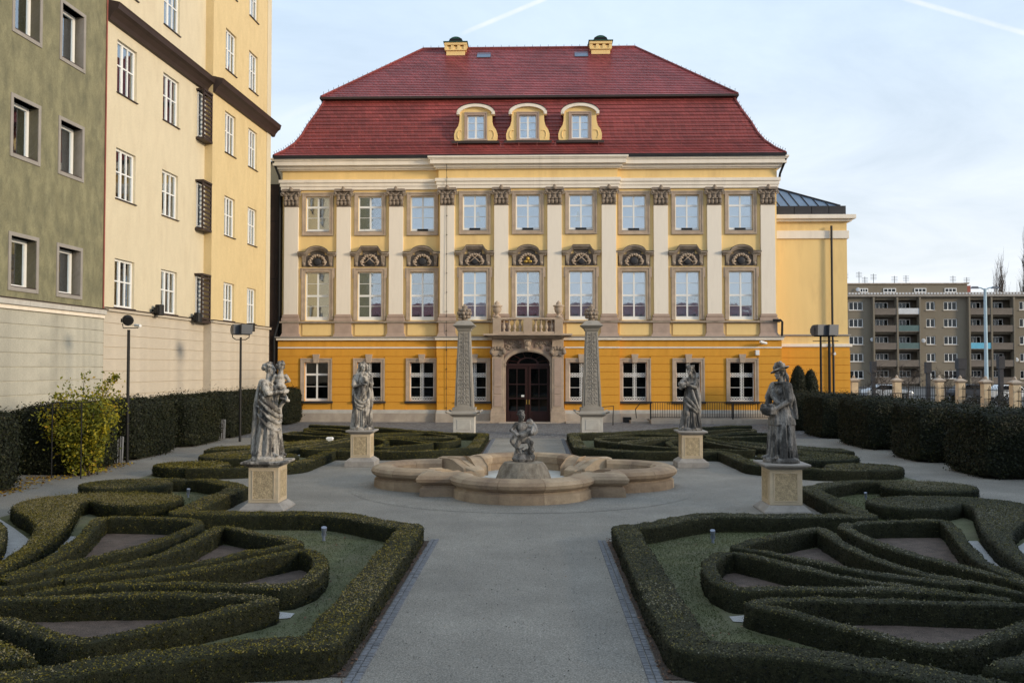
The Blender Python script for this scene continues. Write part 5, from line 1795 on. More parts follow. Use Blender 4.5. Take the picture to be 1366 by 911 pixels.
def build_setts():
    for sx in (-1, 1):
        for back in (False, True):
            rows = 2
            mb = MB()
            rnd = random.Random(9 + sx + back)
            for r in range(rows):
                y = 8.0 + 0.03 * r
                while y < 15.4:
                    ln = rnd.uniform(0.07, 0.10)
                    x0 = 1.375 + r * 0.075
                    a, b = sorted((sx * x0, sx * (x0 + 0.068)))
                    ya, yb = (y, y + ln - 0.008) if not back else (2 * YC - y - ln + 0.008, 2 * YC - y)
                    z = 0.018 + rnd.uniform(0, 0.006)
                    mb.taper(a, b, ya, yb, 0.0, a + 0.006, b - 0.006, ya + 0.006, yb - 0.006, z)
                    y += ln
            o = put('sett_edging', mb, 'sett_stone')
            o['kind'] = 'stuff'
            o['label'] = f"two rows of blue-grey setts edging the {'far' if back else 'near'} path on its {'left' if sx < 0 else 'right'} side"
            o['category'] = 'edging'


build_setts()


def build_pebbles():
    """loose stones and crumbs of leaf on the near path"""
    rng = np.random.default_rng(21)
    n = 6000
    y = 7.6 + 16 * rng.random(n) ** 1.4
    x = rng.uniform(-1.4, 1.4, n) * np.where(y > 16.2, 4.2, 1)
    keep = (x ** 2 + (y - YC) ** 2 > 4.2 ** 2)
    x, y = x[keep], y[keep]
    n = len(x)
    P = np.stack([x, y, np.full(n, 0.010)], 1)
    nn = np.array([0, 0, 1.0]) + rng.normal(0, 0.5, (n, 3)); nn /= np.linalg.norm(nn, axis=1)[:, None]
    t = np.cross(nn, rng.normal(0, 1, (n, 3))); t /= np.linalg.norm(t, axis=1)[:, None]
    b = np.cross(nn, t); sz = (0.004 + 0.009 * rng.random(n) ** 3)[:, None]
    leaf_object('pebbles', np.stack([P - t * sz, P + b * sz * .8, P + t * sz, P - b * sz * .8], 1).reshape(-1, 3), rng.random(n), 'pebble')


build_pebbles()


# ------------------------------------------------------------------ tall clipped yew
def yew_tint(P, rng, h):
    n = len(P)
    t = 0.42 + rng.normal(0, 0.2, n) + 0.25 * np.clip((vnoise_np(P, 1.4, 2) - 0.45) * 3, 0, 1) * (rng.random(n) < 0.5)
    return np.clip(t, 0, 1)


def yew_block(x0, x1, y0, y1, h, label, rng, group, dens=1000, size=0.034):
    nx, ny, nz = max(2, int((x1 - x0) / 0.3)), max(2, int((y1 - y0) / 0.3)), 7
    bm = bmesh.new()
    V, F = [], []

    def grid(o, u, v, nu, nv):
        base = len(V)
        for i in range(nu + 1):
            for j in range(nv + 1):
                V.append(np.array(o) + np.array(u) * i / nu + np.array(v) * j / nv)
        for i in range(nu):
            for j in range(nv):
                F.append((base + i * (nv + 1) + j, base + (i + 1) * (nv + 1) + j, base + (i + 1) * (nv + 1) + j + 1, base + i * (nv + 1) + j + 1))
    bm.free()
    w, d = x1 - x0, y1 - y0
    grid((x0, y0, 0), (w, 0, 0), (0, 0, h), nx, nz)
    grid((x1, y0, 0), (0, d, 0), (0, 0, h), ny, nz)
    grid((x1, y1, 0), (-w, 0, 0), (0, 0, h), nx, nz)
    grid((x0, y1, 0), (0, -d, 0), (0, 0, h), ny, nz)
    grid((x0, y0, h), (w, 0, 0), (0, d, 0), nx, ny)
    V = np.array(V)
    c = np.array([(x0 + x1) / 2, (y0 + y1) / 2, h / 2])
    for i, p in enumerate(V):
        q = (p - c) / np.array([w / 2, d / 2, h / 2])
        r = max(0, np.sum(np.abs(q) > 0.93) - 1)
        V[i] = p - (p - c) * 0.06 * r + np.array([VNOISE(p, 1.3), VNOISE(p + 7, 1.3), VNOISE(p + 13, 1.0) * (1 if p[2] > 0.1 else 0)]) * 0.05
    return hedge('yew_hedge', label, 'hedge', V, F, h, dens, size, rng, core='yew_core', lm='yew_leaf', group=group, tintf=yew_tint, out=0.03)


def build_yews():
    ordn = ['first', 'second', 'third', 'fourth', 'fifth', 'sixth', 'seventh', 'eighth']
    left = [(16.0, 21.9), (24.3, 27.0), (28.1, 31.4), (32.8, 35.9), (37.0, 40.2), (41.4, 44.2), (45.4, 48.4)]
    right = [(24.0, 26.5), (28.2, 30.5), (32.5, 35.7), (37.6, 40.3), (42.2, 45.0)]
    rng = np.random.default_rng(77)
    for i, (a, b) in enumerate(left):
        yew_block(-14.3, -12.5, a, b, 1.86, f'{ordn[i]} dark clipped yew block from the camera along the left side path', rng, 'clipped yew blocks on the left', dens=1100 if i < 4 else 700)
    yew_block(-15.2, -14.25, 14, 49.5, 1.66, 'long dark yew hedge behind the benches in front of the ochre block', rng, None, dens=320, size=0.05)
    for i, (a, b) in enumerate(right):
        yew_block(12.35, 14.3, a, b, 1.78, f'{ordn[i]} dark clipped yew block from the camera along the right side path', rng, 'clipped yew blocks on the right', dens=1100 if i < 4 else 700)
    yew_block(14.25, 15.2, 14, 47, 1.60, 'long dark yew hedge behind the benches below the flats', rng, None, dens=320, size=0.05)
    # two columnar conifers by the wing
    for px, top, w, lb in ((1065, 488, 0.42, 'taller dark columnar conifer against the orange wing wall'), (1081.5, 493, 0.38, 'shorter dark columnar conifer beside its taller twin')):
        Y = 46.5
        p = vp(px, 530, Y)
        h = vp(px, top, Y).z
        prof = [(0.55, 0), (0.9, 0.25), (1.0, 0.5), (0.92, 0.72), (0.66, 0.88), (0.32, 0.97), (0.05, 1.0)]
        V, F = [], []
        n = 14
        for r, t in prof:
            for k in range(n):
                a = 2 * math.pi * k / n
                rr = w * r * (1 + 0.1 * VNOISE((a * 2, t * 5, px), 1))
                V.append((p.x + rr * math.cos(a), Y + rr * math.sin(a), h * t))
        for i in range(len(prof) - 1):
            for k in range(n):
                F.append((i * n + k, i * n + (k + 1) % n, (i + 1) * n + (k + 1) % n, (i + 1) * n + k))
        hedge('conifer', lb, 'conifer', np.array(V), F, h, 1500, 0.035, rng, core='yew_core', lm='yew_leaf', tintf=yew_tint, out=0.02, group='columnar conifers')


build_yews()


def build_bush():
    p = gp(97, 637)
    bx0, by0 = p[0], p[1] + 0.5
    rng = np.random.default_rng(5)
    T = thing('autumn_shrub', 'yellow-green autumn shrub growing through a metal arch on the left', 'shrub', (bx0, by0, 0))
    st = MB()
    tips = []
    rnd = random.Random(4)
    for i in range(26):
        a = rnd.uniform(0, 2 * math.pi)
        r = rnd.uniform(0.1, 0.35)
        l = rnd.uniform(1.2, 2.55)
        e = (rnd.uniform(-1.0, 1.0), rnd.uniform(-0.7, 0.7))
        pts = []
        for t in np.linspace(0, 1, 7):
            z = l * (t * (1.15 - 0.15 * t))
            pts.append((r * math.cos(a) * (1 - t) + e[0] * t ** 1.5, r * math.sin(a) * (1 - t) + e[1] * t ** 1.5, z))
        st.tube(pts, [0.016 * (1 - 0.75 * t) for t in np.linspace(0, 1, 7)], 5)
        tips.append(np.array(pts))
    for i in range(5):
        e = rnd.choice([(1.5, 0.1, 2.3), (1.0, 0, 2.75), (0.35, 0.2, 2.9), (0.1, -.1, 2.85), (-0.9, 0.1, 2.2)])
        pts = [(0.1 * i, 0, 0.3), (e[0] * 0.3, e[1], e[2] * 0.6), (e[0] * 0.7, e[1], e[2] * 0.95), (e[0], e[1], e[2])]
        st.tube(pts, [0.012, 0.01, 0.007, 0.003], 5)
        tips.append(np.array(pts))
    put('stems', st, 'bark', T)
    C = []
    for pts in tips:
        for t in rng.uniform(0.12, 1, 330 if len(pts) == 7 else 80):
            f = t * (len(pts) - 1); i = min(int(f), len(pts) - 2)
            c = pts[i] + (pts[i + 1] - pts[i]) * (f - i)
            C.append(c + rng.normal(0, 0.17 if len(pts) == 7 else 0.06, 3))
    C = np.array(C)
    C[:, 2] = np.clip(C[:, 2], 0.1, None)
    n = len(C)
    nn = rng.normal(0, 1, (n, 3)) + np.array([0.2, -0.6, 0.5]); nn /= np.linalg.norm(nn, axis=1)[:, None]
    t = np.cross(nn, rng.normal(0, 1, (n, 3))); t /= np.linalg.norm(t, axis=1)[:, None]
    b = np.cross(nn, t); sz = rng.uniform(0.028, 0.064, n)[:, None]
    Vv = np.stack([C - t * sz, C + b * sz * .55, C + t * sz, C - b * sz * .55], 1).reshape(-1, 3)
    tt = np.clip(0.3 + rng.normal(0, 0.2, n) + 0.55 * (vnoise_np(C, 1.6, 4) - 0.35), 0, 1)
    leaf_object('leaves', Vv, tt, 'autumn_leaf', T)
    # metal arch
    A = thing('garden_arch', 'thin black metal arch with the yellow shrub growing over it', 'arch', (bx0, by0, 0))
    h = 2.05
    for y in (-0.75, 0.15):
        f = MB()
        f.tube([(-0.45, y, 0), (-0.45, y, h)], 0.018, 6).tube([(0.35, y, 0), (0.35, y, h)], 0.018, 6)
        f.tube([(-0.45, y, h), (0.35, y, h)], 0.018, 6).tube([(-0.45, y, h - 0.15), (0.35, y, h - 0.15)], 0.012, 6)
        for q in range(5):
            x = -0.38 + q * 0.17
            f.tube([(x, y, h - 0.15), (x, y, h)], 0.008, 4)
        put('arch_frame', f, 'black_iron', A)
    for x in (-0.45, 0.35):
        put('arch_rail', MB().tube([(x, -0.75, h), (x, 0.15, h)], 0.014, 6).tube([(x, -0.75, 1.2), (x, 0.15, 1.2)], 0.01, 6).tube([(x, -0.75, 0.6), (x, 0.15, 0.6)], 0.01, 6), 'black_iron', A)
    # fallen yellow leaves at the hedge foot
    n = 800
    y = rng.uniform(20.0, 27.5, n)
    x = -12.35 + rng.normal(0, 0.16, n) - 0.25 * (rng.random(n) < 0.4) - 1.0 * rng.random(n) * ((y > 21.8) & (y < 24.2))
    P = np.stack([x, y, np.full(n, 0.02)], 1)
    nn = np.array([0, 0, 1.0]) + rng.normal(0, 0.4, (n, 3)); nn /= np.linalg.norm(nn, axis=1)[:, None]
    t = np.cross(nn, rng.normal(0, 1, (n, 3))); t /= np.linalg.norm(t, axis=1)[:, None]
    b = np.cross(nn, t); sz = rng.uniform(0.025, 0.055, n)[:, None]
    leaf_object('fallen_leaves', np.stack([P - t * sz, P + b * sz * .7, P + t * sz, P - b * sz * .7], 1).reshape(-1, 3), rng.random(n), 'fallen_leaf')


build_bush()


# ------------------------------------------------------------------ fountain
def build_fountain():
    T = thing('fountain', 'dry quatrefoil sandstone fountain basin in the middle of the gravel court', 'fountain', (0, YC, 0))
    c, r = 1.98, 1.28                              # lobe centre, lobe radius of the rim's middle line
    prof_c = [(-0.26, 0.34), (-0.28, 0.55), (-0.22, 0.64), (-0.08, 0.675), (0.08, 0.66), (0.20, 0.60), (0.25, 0.51), (0.23, 0.42), (0.15, 0.34)]
    prof_b = [(-0.22, 0.0), (-0.22, 0.335), (0.11, 0.335), (0.12, 0.28), (0.17, 0.24), (0.18, 0.02), (0.18, 0.0)]

    def path(quarter):
        """middle line of a quarter: lobe arc, then the square corner to the next lobe"""
        P, brk = [], []
        a0 = -90 - 90
        n = 20
        for i in range(n + 1):
            a = R(a0 + 180 * i / n)
            P.append((r * math.cos(a), -c + r * math.sin(a)))
        e = P[-1]
        yk = e[1]
        corner = (-yk, yk)
        return P, corner
    P, corner = path(0)
    full, rock_pts = [], []
    rotm = lambda p, k: (p[0] * math.cos(k * math.pi / 2) - p[1] * math.sin(k * math.pi / 2), p[0] * math.sin(k * math.pi / 2) + p[1] * math.cos(k * math.pi / 2))

    def seg(mb, line, prof, normals):
        m = len(prof)
        vs, fs = [], []
        for (x, y), (nx, ny) in zip(line, normals):
            for d, z in prof:
                vs.append((x + nx * d, y + ny * d, z))
        for i in range(len(line) - 1):
            for j in range(m):
                j2 = (j + 1) % m
                fs.append((i * m + j, i * m + j2, (i + 1) * m + j2, (i + 1) * m + j))
        fs.append(tuple(range(m - 1, -1, -1)))
        fs.append(tuple((len(line) - 1) * m + j for j in range(m)))
        mb.add(vs, fs)
    cuts = 5
    for k in range(4):
        # lobe stones
        for s in range(cuts):
            i0, i1 = s * 4, s * 4 + 4
            for prof, nm, dz in ((prof_c, 'coping_stone', 0.004), (prof_b, 'base_stone', 0.002)):
                line, nor = [], []
                for i in range(i0, i1 + 1):
                    x, y = P[i]
                    nx, ny = x / r, (y + c) / r
                    g = dz * (1 if i == i0 else -1 if i == i1 else 0)
                    tx, ty = -ny, nx
                    line.append(rotm((x + tx * g, y + ty * g), k)); nor.append(rotm((nx, ny), k))
                mb = MB(); seg(mb, line, prof, nor)
                o = put(nm, mb, 'fountain_stone' if (s + k) % 3 else 'fountain_stone_pale', T, smooth=False)
        # corner: two straight stones mitred
        e = P[-1]
        x1, yk = e
        k2 = -yk
        h0, h1 = 0.0, 0.0
        for prof, nm, dz in ((prof_c, 'coping_stone', 0.004), (prof_b, 'base_stone', 0.002)):
            line = [(x1 + 0.02, yk), (k2 - 0.0, yk)]
            nor = [(0, -1), (1, -1)]
            mb = MB(); seg(mb, [rotm(p, k) for p in line], prof, [rotm(p, k) for p in nor])
            put(nm, mb, 'fountain_stone_pale' if nm == 'coping_stone' else 'fountain_stone', T)
            line = [(k2, yk + dz), (k2, -x1 - 0.02)]
            nor = [(1, -1), (1, 0)]
            mb = MB(); seg(mb, [rotm(p, k) for p in line], prof, [rotm(p, k) for p in nor])
            put(nm, mb, 'fountain_stone', T)
        # low S-curved wall at each side of the lobe mouth, sloping apron stone in the corner
        for sg in (-1, 1):
            pr = [(0.0, 0.05), (0.62, 0.05), (0.62, 0.38), (0.56, 0.44), (0.47, 0.50), (0.36, 0.60), (0.24, 0.655), (0.0, 0.66)]
            base = (sg * 1.36, -1.94)
            dirv = (-sg * 0.50, 0.866)
            nrm = (-dirv[1], dirv[0])
            vs = []
            for wv in (-0.17, 0.17):
                for a, z in pr:
                    q = rotm((base[0] + dirv[0] * a + nrm[0] * wv, base[1] + dirv[1] * a + nrm[1] * wv), k)
                    vs.append((q[0], q[1], z))
            n = len(pr)
            sc = MB().add(vs, [tuple(range(n)), tuple(range(2 * n - 1, n - 1, -1))] + [(i, (i + 1) % n, (i + 1) % n + n, i + n) for i in range(n)])
            put('scroll_stone', sc, 'fountain_stone' if sg < 0 else 'fountain_stone_pale', T, bevel=0.04)
        ap = MB()
        tri_ = [(1.25, -1.80), (1.80, -1.80), (1.80, -1.25), (1.20, -0.95), (0.95, -1.20)]
        hz = [0.56, 0.60, 0.56, 0.33, 0.33]
        lowr = [rotm(p, k) + (0.08,) for p in tri_]
        upr = [rotm(p, k) + (z,) for p, z in zip(tri_, hz)]
        ap.add(lowr + upr, [(0, 1, 2, 3, 4), (5, 6, 7), (5, 7, 8), (5, 8, 9)] + [(i, (i + 1) % 5, (i + 1) % 5 + 5, i + 5) for i in range(5)])
        put('apron_stone', ap, 'fountain_stone_pale', T, bevel=0.03)
    fl_ = []
    for k in range(4):
        fl_ += [rotm(p, k) for p in P] + [rotm((-P[-1][1], P[-1][1]), k)]
    put('basin_floor', MB().prism_z(fl_, 0.02, 0.10), 'basin_floor', T)
    inner = MB().lathe([(1.15, 0.1), (1.15, 0.30), (1.05, 0.36), (0.95, 0.36), (0.95, 0.1)], n=24)

    ped = MB()
    rg = []
    rnd = random.Random(3)
    for z, rr in ((0.10, 0.66), (0.22, 0.64), (0.38, 0.60), (0.52, 0.55), (0.64, 0.50), (0.72, 0.46), (0.75, 0.30)):
        rg.append([(rr * (1 + 0.05 * VNOISE((math.cos(a) * 2, math.sin(a) * 2, z * 3), 1.5)) * math.cos(a), rr * (1 + 0.05 * VNOISE((math.cos(a) * 2, math.sin(a) * 2, z * 3), 1.5)) * math.sin(a), z)
                   for a in [2 * math.pi * q / 28 for q in range(28)]])
    ped.loft(rg)
    put('rock_pedestal', ped, 'rock', T)
    T.scale = (1.105, 0.97, 0.82)
    o = sheet('paving_ring', [(4.35 * math.cos(2 * math.pi * q / 64), YC + 4.35 * math.sin(2 * math.pi * q / 64)) for q in range(64)], 0.009, 'gravel_path')
    return T


build_fountain()


# ------------------------------------------------------------------ statues
def stone_figure(name, mb, m, voxel, parent=None, loc=(0, 0, 0), rz=0.0, smooth=1):
    o = put(name, mb, m, parent, loc=loc, rz=rz)
    rm = o.modifiers.new('weld', 'REMESH')
    rm.mode = 'VOXEL'
    rm.voxel_size = voxel
    rm.use_smooth_shade = True
    sm = o.modifiers.new('soften', 'SMOOTH')
    sm.factor = 0.5
    sm.iterations = smooth
    return o


def drape(mb, rings, nf, seed, n=120, twist=0.6, sharp=0.6):
    """cloth falling in folds: rings of (z, cx, cy, rx, ry, fold depth)"""
    rnd = random.Random(seed)
    ph = [rnd.uniform(0, 6.28) for _ in range(4)]
    Zs = [r[0] for r in rings]
    out = []
    for zi in np.linspace(Zs[0], Zs[-1], 34):
        v = [np.interp(zi, Zs, [r[q] for r in rings]) for q in range(1, 6)]
        ring = []
        for k in range(n):
            a = 2 * math.pi * k / n
            s = math.sin(nf * a + ph[0] + twist * (zi - Zs[0]) * 2 + 0.9 * math.sin(2 * a + ph[1]))
            s = math.copysign(abs(s) ** sharp, s) + 0.55 * math.sin((nf * 2 - 1) * a + ph[2] + 1.4 * zi) + 0.35 * math.sin(3 * a + ph[3] - 2.2 * zi)
            f = 1 + 1.45 * v[4] * s
            ring.append((v[0] + v[2] * f * math.cos(a), v[1] + v[3] * f * math.sin(a), zi))
        out.append(ring)
    mb.loft(out)


def fold(mb, pts, r, n=8):
    """a roll of cloth, smooth through the given points"""
    P = [Vector(p) for p in pts]
    out, rs = [], []
    for i in range(len(P) - 1):
        p0, p1, p2, p3 = P[max(i - 1, 0)], P[i], P[i + 1], P[min(i + 2, len(P) - 1)]
        for t in np.linspace(0, 1, 6, endpoint=False):
            out.append(0.5 * ((2 * p1) + (-p0 + p2) * t + (2 * p0 - 5 * p1 + 4 * p2 - p3) * t * t + (-p0 + 3 * p1 - 3 * p2 + p3) * t ** 3))
    out.append(P[-1])
    m = len(out)
    for i in range(m):
        rs.append(r * (0.35 + 0.65 * math.sin(math.pi * min(1, max(0, (i + 0.6) / (m + 0.2))))))
    mb.tube(out, rs, n)


def head(mb, c, yaw, tilt, s=1.0, hair='bun'):
    """head with brow, nose, lips, chin, ears and hair; faces -y before turning"""
    M = Matrix.Rotation(yaw, 3, 'Z') @ Matrix.Rotation(tilt, 3, 'X')
    c = Vector(c)

    def B(p, r, n=12):
        r = tuple(x * s for x in (r if isinstance(r, tuple) else (r, r, r)))
        mb.ball(c + M @ (Vector(p) * s), r, n, rot=M)
    B((0, 0.012, 0.02), (0.078, 0.096, 0.105), 16)
    B((0, -0.030, -0.050), (0.058, 0.062, 0.068), 14)
    B((0, -0.070, -0.098), (0.024, 0.022, 0.020))
    mb.cap(c + M @ Vector((0, -0.088 * s, 0.025 * s)), c + M @ Vector((0, -0.112 * s, -0.028 * s)), 0.010 * s, 0.017 * s, 8)
    B((0, -0.085, -0.066), (0.022, 0.015, 0.008), 8)
    B((0, -0.083, -0.079), (0.018, 0.014, 0.008), 8)
    for e in (-1, 1):
        B((e * 0.031, -0.083, 0.030), (0.028, 0.014, 0.010), 8)
        B((e * 0.030, -0.076, 0.010), (0.015, 0.012, 0.010), 8)
        B((e * 0.040, -0.062, -0.030), (0.022, 0.022, 0.024), 8)
        B((e * 0.079, 0.012, -0.010), (0.012, 0.022, 0.032), 8)
    mb.cap(c + M @ Vector((0, 0.02 * s, -0.07 * s)), c + M @ Vector((0, 0.035 * s, -0.20 * s)), 0.052 * s, 0.062 * s, 12)
    rnd = random.Random(int(abs(yaw) * 100) + len(hair))
    if hair in ('bun', 'loose', 'curls'):
        for q in range(26):
            a = rnd.uniform(0.45, 2 * math.pi - 0.45) - math.pi / 2
            el = rnd.uniform(-0.1, 1.35)
            p = (0.085 * math.cos(a) * math.cos(el), 0.018 + 0.105 * math.sin(a) * math.cos(el), 0.03 + 0.108 * math.sin(el))
            if p[1] < -0.05 and p[2] < 0.07:
                continue
            B(p, (0.028, 0.028, 0.022), 6)
    if hair == 'bun':
        B((0, 0.125, 0.035), (0.055, 0.05, 0.055)); B((0, 0.105, 0.09), (0.05, 0.05, 0.035))
    if hair == 'loose':
        for e in (-1, 0, 1):
            fold(mb, [c + M @ Vector((e * 0.06 * s, 0.09 * s, 0.03 * s)), c + M @ Vector((e * 0.09 * s, 0.11 * s, -0.08 * s)), c + M @ Vector((e * 0.10 * s, 0.10 * s, -0.22 * s))], 0.035 * s)
    return M


def arm(mb, sh, el, wr, r=(0.062, 0.048, 0.034), sleeve=0.0, curl=None):
    sh, el, wr = Vector(sh), Vector(el), Vector(wr)
    mb.cap(sh, el, r[0], r[1], 12)
    mb.cap(el, wr, r[1], r[2], 12)
    if sleeve:
        mb.cap(sh, sh.lerp(el, sleeve), r[0] * 1.35, r[1] * 1.55, 12)
        q = sh.lerp(el, sleeve)
        mb.cap(q, q + Vector((0, 0.02, -0.09)), r[0] * 1.25, r[0] * 0.6, 10)
    # hand: palm, four unequal bent fingers, thumb from the side
    d = (wr - el).normalized()
    side = d.cross(Vector(curl) if curl else Vector((0, 0, -1)))
    side = side.normalized() if side.length > 1e-4 else Vector((1, 0, 0))
    cu = (Vector(curl).normalized() if curl else Vector((0, 0, -1)))
    pc = wr + d * 0.055
    mb.cap(wr + d * 0.01, pc + side * 0.018, 0.030, 0.026, 8)
    mb.cap(wr + d * 0.01, pc - side * 0.018, 0.030, 0.026, 8)
    for i, ln in enumerate((0.062, 0.074, 0.07, 0.054)):
        b = pc + d * 0.022 + side * (0.033 - 0.022 * i)
        k = b + d * ln * 0.5 + cu * 0.008
        mb.cap(b, k, 0.0105, 0.010, 6)
        mb.cap(k, k + d * ln * 0.25 + cu * ln * 0.42, 0.010, 0.0085, 6)
    tb = wr + d * 0.03 + side * 0.036
    mb.cap(tb, tb + d * 0.035 + side * 0.02 + cu * 0.02, 0.0125, 0.009, 6)


def foot(mb, p, yaw, s=1.0):
    d = Vector((math.sin(yaw), -math.cos(yaw), 0))
    p = Vector(p)
    mb.cap(p + Vector((0, 0, 0.045 * s)), p + d * 0.16 * s + Vector((0, 0, 0.022 * s)), 0.042 * s, 0.026 * s, 10)
    for i in range(5):
        q = p + d * (0.185 - 0.008 * i) * s + d.cross(Vector((0, 0, 1))) * (0.026 - 0.013 * i) * s
        mb.ball(q + Vector((0, 0, 0.014 * s)), 0.013 * s, 6)


def child(mb, base, yaw, h, arms_up=False):
    """small naked child, standing or perched"""
    s = h / 0.8
    M = Matrix.Rotation(yaw, 3, 'Z')
    b = Vector(base)
    P = lambda x, y, z: b + M @ (Vector((x, y, z)) * s)
    for e in (-1, 1):
        mb.cap(P(e * 0.055, 0, 0.30), P(e * 0.065, -0.04, 0.15), 0.060 * s, 0.042 * s)
        mb.cap(P(e * 0.065, -0.04, 0.15), P(e * 0.06, 0, 0.03), 0.040 * s, 0.026 * s)
        mb.cap(P(e * 0.06, 0.0, 0.025), P(e * 0.065, -0.07, 0.015), 0.024 * s, 0.017 * s)
        sh = P(e * 0.10, 0, 0.53)
        if arms_up:
            el, wr = P(e * 0.15, -0.09, 0.55), P(e * 0.07, -0.17, 0.60)
        else:
            el, wr = P(e * 0.16, -0.02, 0.43), P(e * 0.09, -0.12, 0.40)
        mb.cap(sh, el, 0.040 * s, 0.034 * s); mb.cap(el, wr, 0.032 * s, 0.022 * s); mb.ball(wr, 0.028 * s, 8)
    mb.ball(P(0, 0.01, 0.33), (0.100 * s, 0.085 * s, 0.085 * s), 12)
    mb.ball(P(0, -0.015, 0.43), (0.092 * s, 0.085 * s, 0.10 * s), 12)
    mb.ball(P(0, 0, 0.52), (0.10 * s, 0.068 * s, 0.065 * s), 12)
    mb.cap(P(0, 0, 0.56), P(0, 0, 0.62), 0.035 * s, 0.035 * s)
    head(mb, P(0, -0.01, 0.70), yaw, 0.1, s * 0.92, 'curls')


def torso(mb, hip=(0, 0, 1.02), waist=(0.0, 0.0, 1.20), chest=(0, 0, 1.40), sh=0.175, tiltx=0.0):
    hip, waist, chest = Vector(hip), Vector(waist), Vector(chest)
    mb.ball(hip, (0.175, 0.14, 0.15), 16)
    mb.ball((hip + waist) / 2, (0.15, 0.125, 0.14), 14)
    mb.ball(waist, (0.135, 0.11, 0.13), 14)
    mb.ball((waist + chest) / 2, (0.145, 0.115, 0.12), 14)
    mb.ball(chest, (0.165, 0.12, 0.14), 16)
    for e in (-1, 1):
        mb.ball(chest + Vector((e * 0.07, -0.085, -0.015)), (0.06, 0.055, 0.06), 10)
        mb.ball(chest + Vector((e * sh * 0.9, 0, 0.10 + e * tiltx)), (0.075, 0.07, 0.065), 10)
    mb.cap(chest + Vector((-sh * 0.8, 0.0, 0.11 - tiltx)), chest + Vector((sh * 0.8, 0.0, 0.11 + tiltx)), 0.062, 0.062, 10)
    mb.cap(chest + Vector((0, 0.01, 0.12)), chest + Vector((0, -0.0, 0.24)), 0.065, 0.05, 10)


def base_rock(mb, rx, ry, h, seed):
    rg = []
    for z, f in ((0, 1.0), (h * 0.5, 1.02), (h * 0.9, 0.95), (h, 0.82)):
        rg.append([(rx * f * (1 + 0.07 * VNOISE((math.cos(a), math.sin(a), z * 4 + seed), 2.2)) * math.cos(a), ry * f * (1 + 0.07 * VNOISE((math.cos(a), math.sin(a), z * 4 + seed), 2.2)) * math.sin(a), z)
                   for a in [2 * math.pi * q / 24 for q in range(24)]])
    mb.loft(rg)


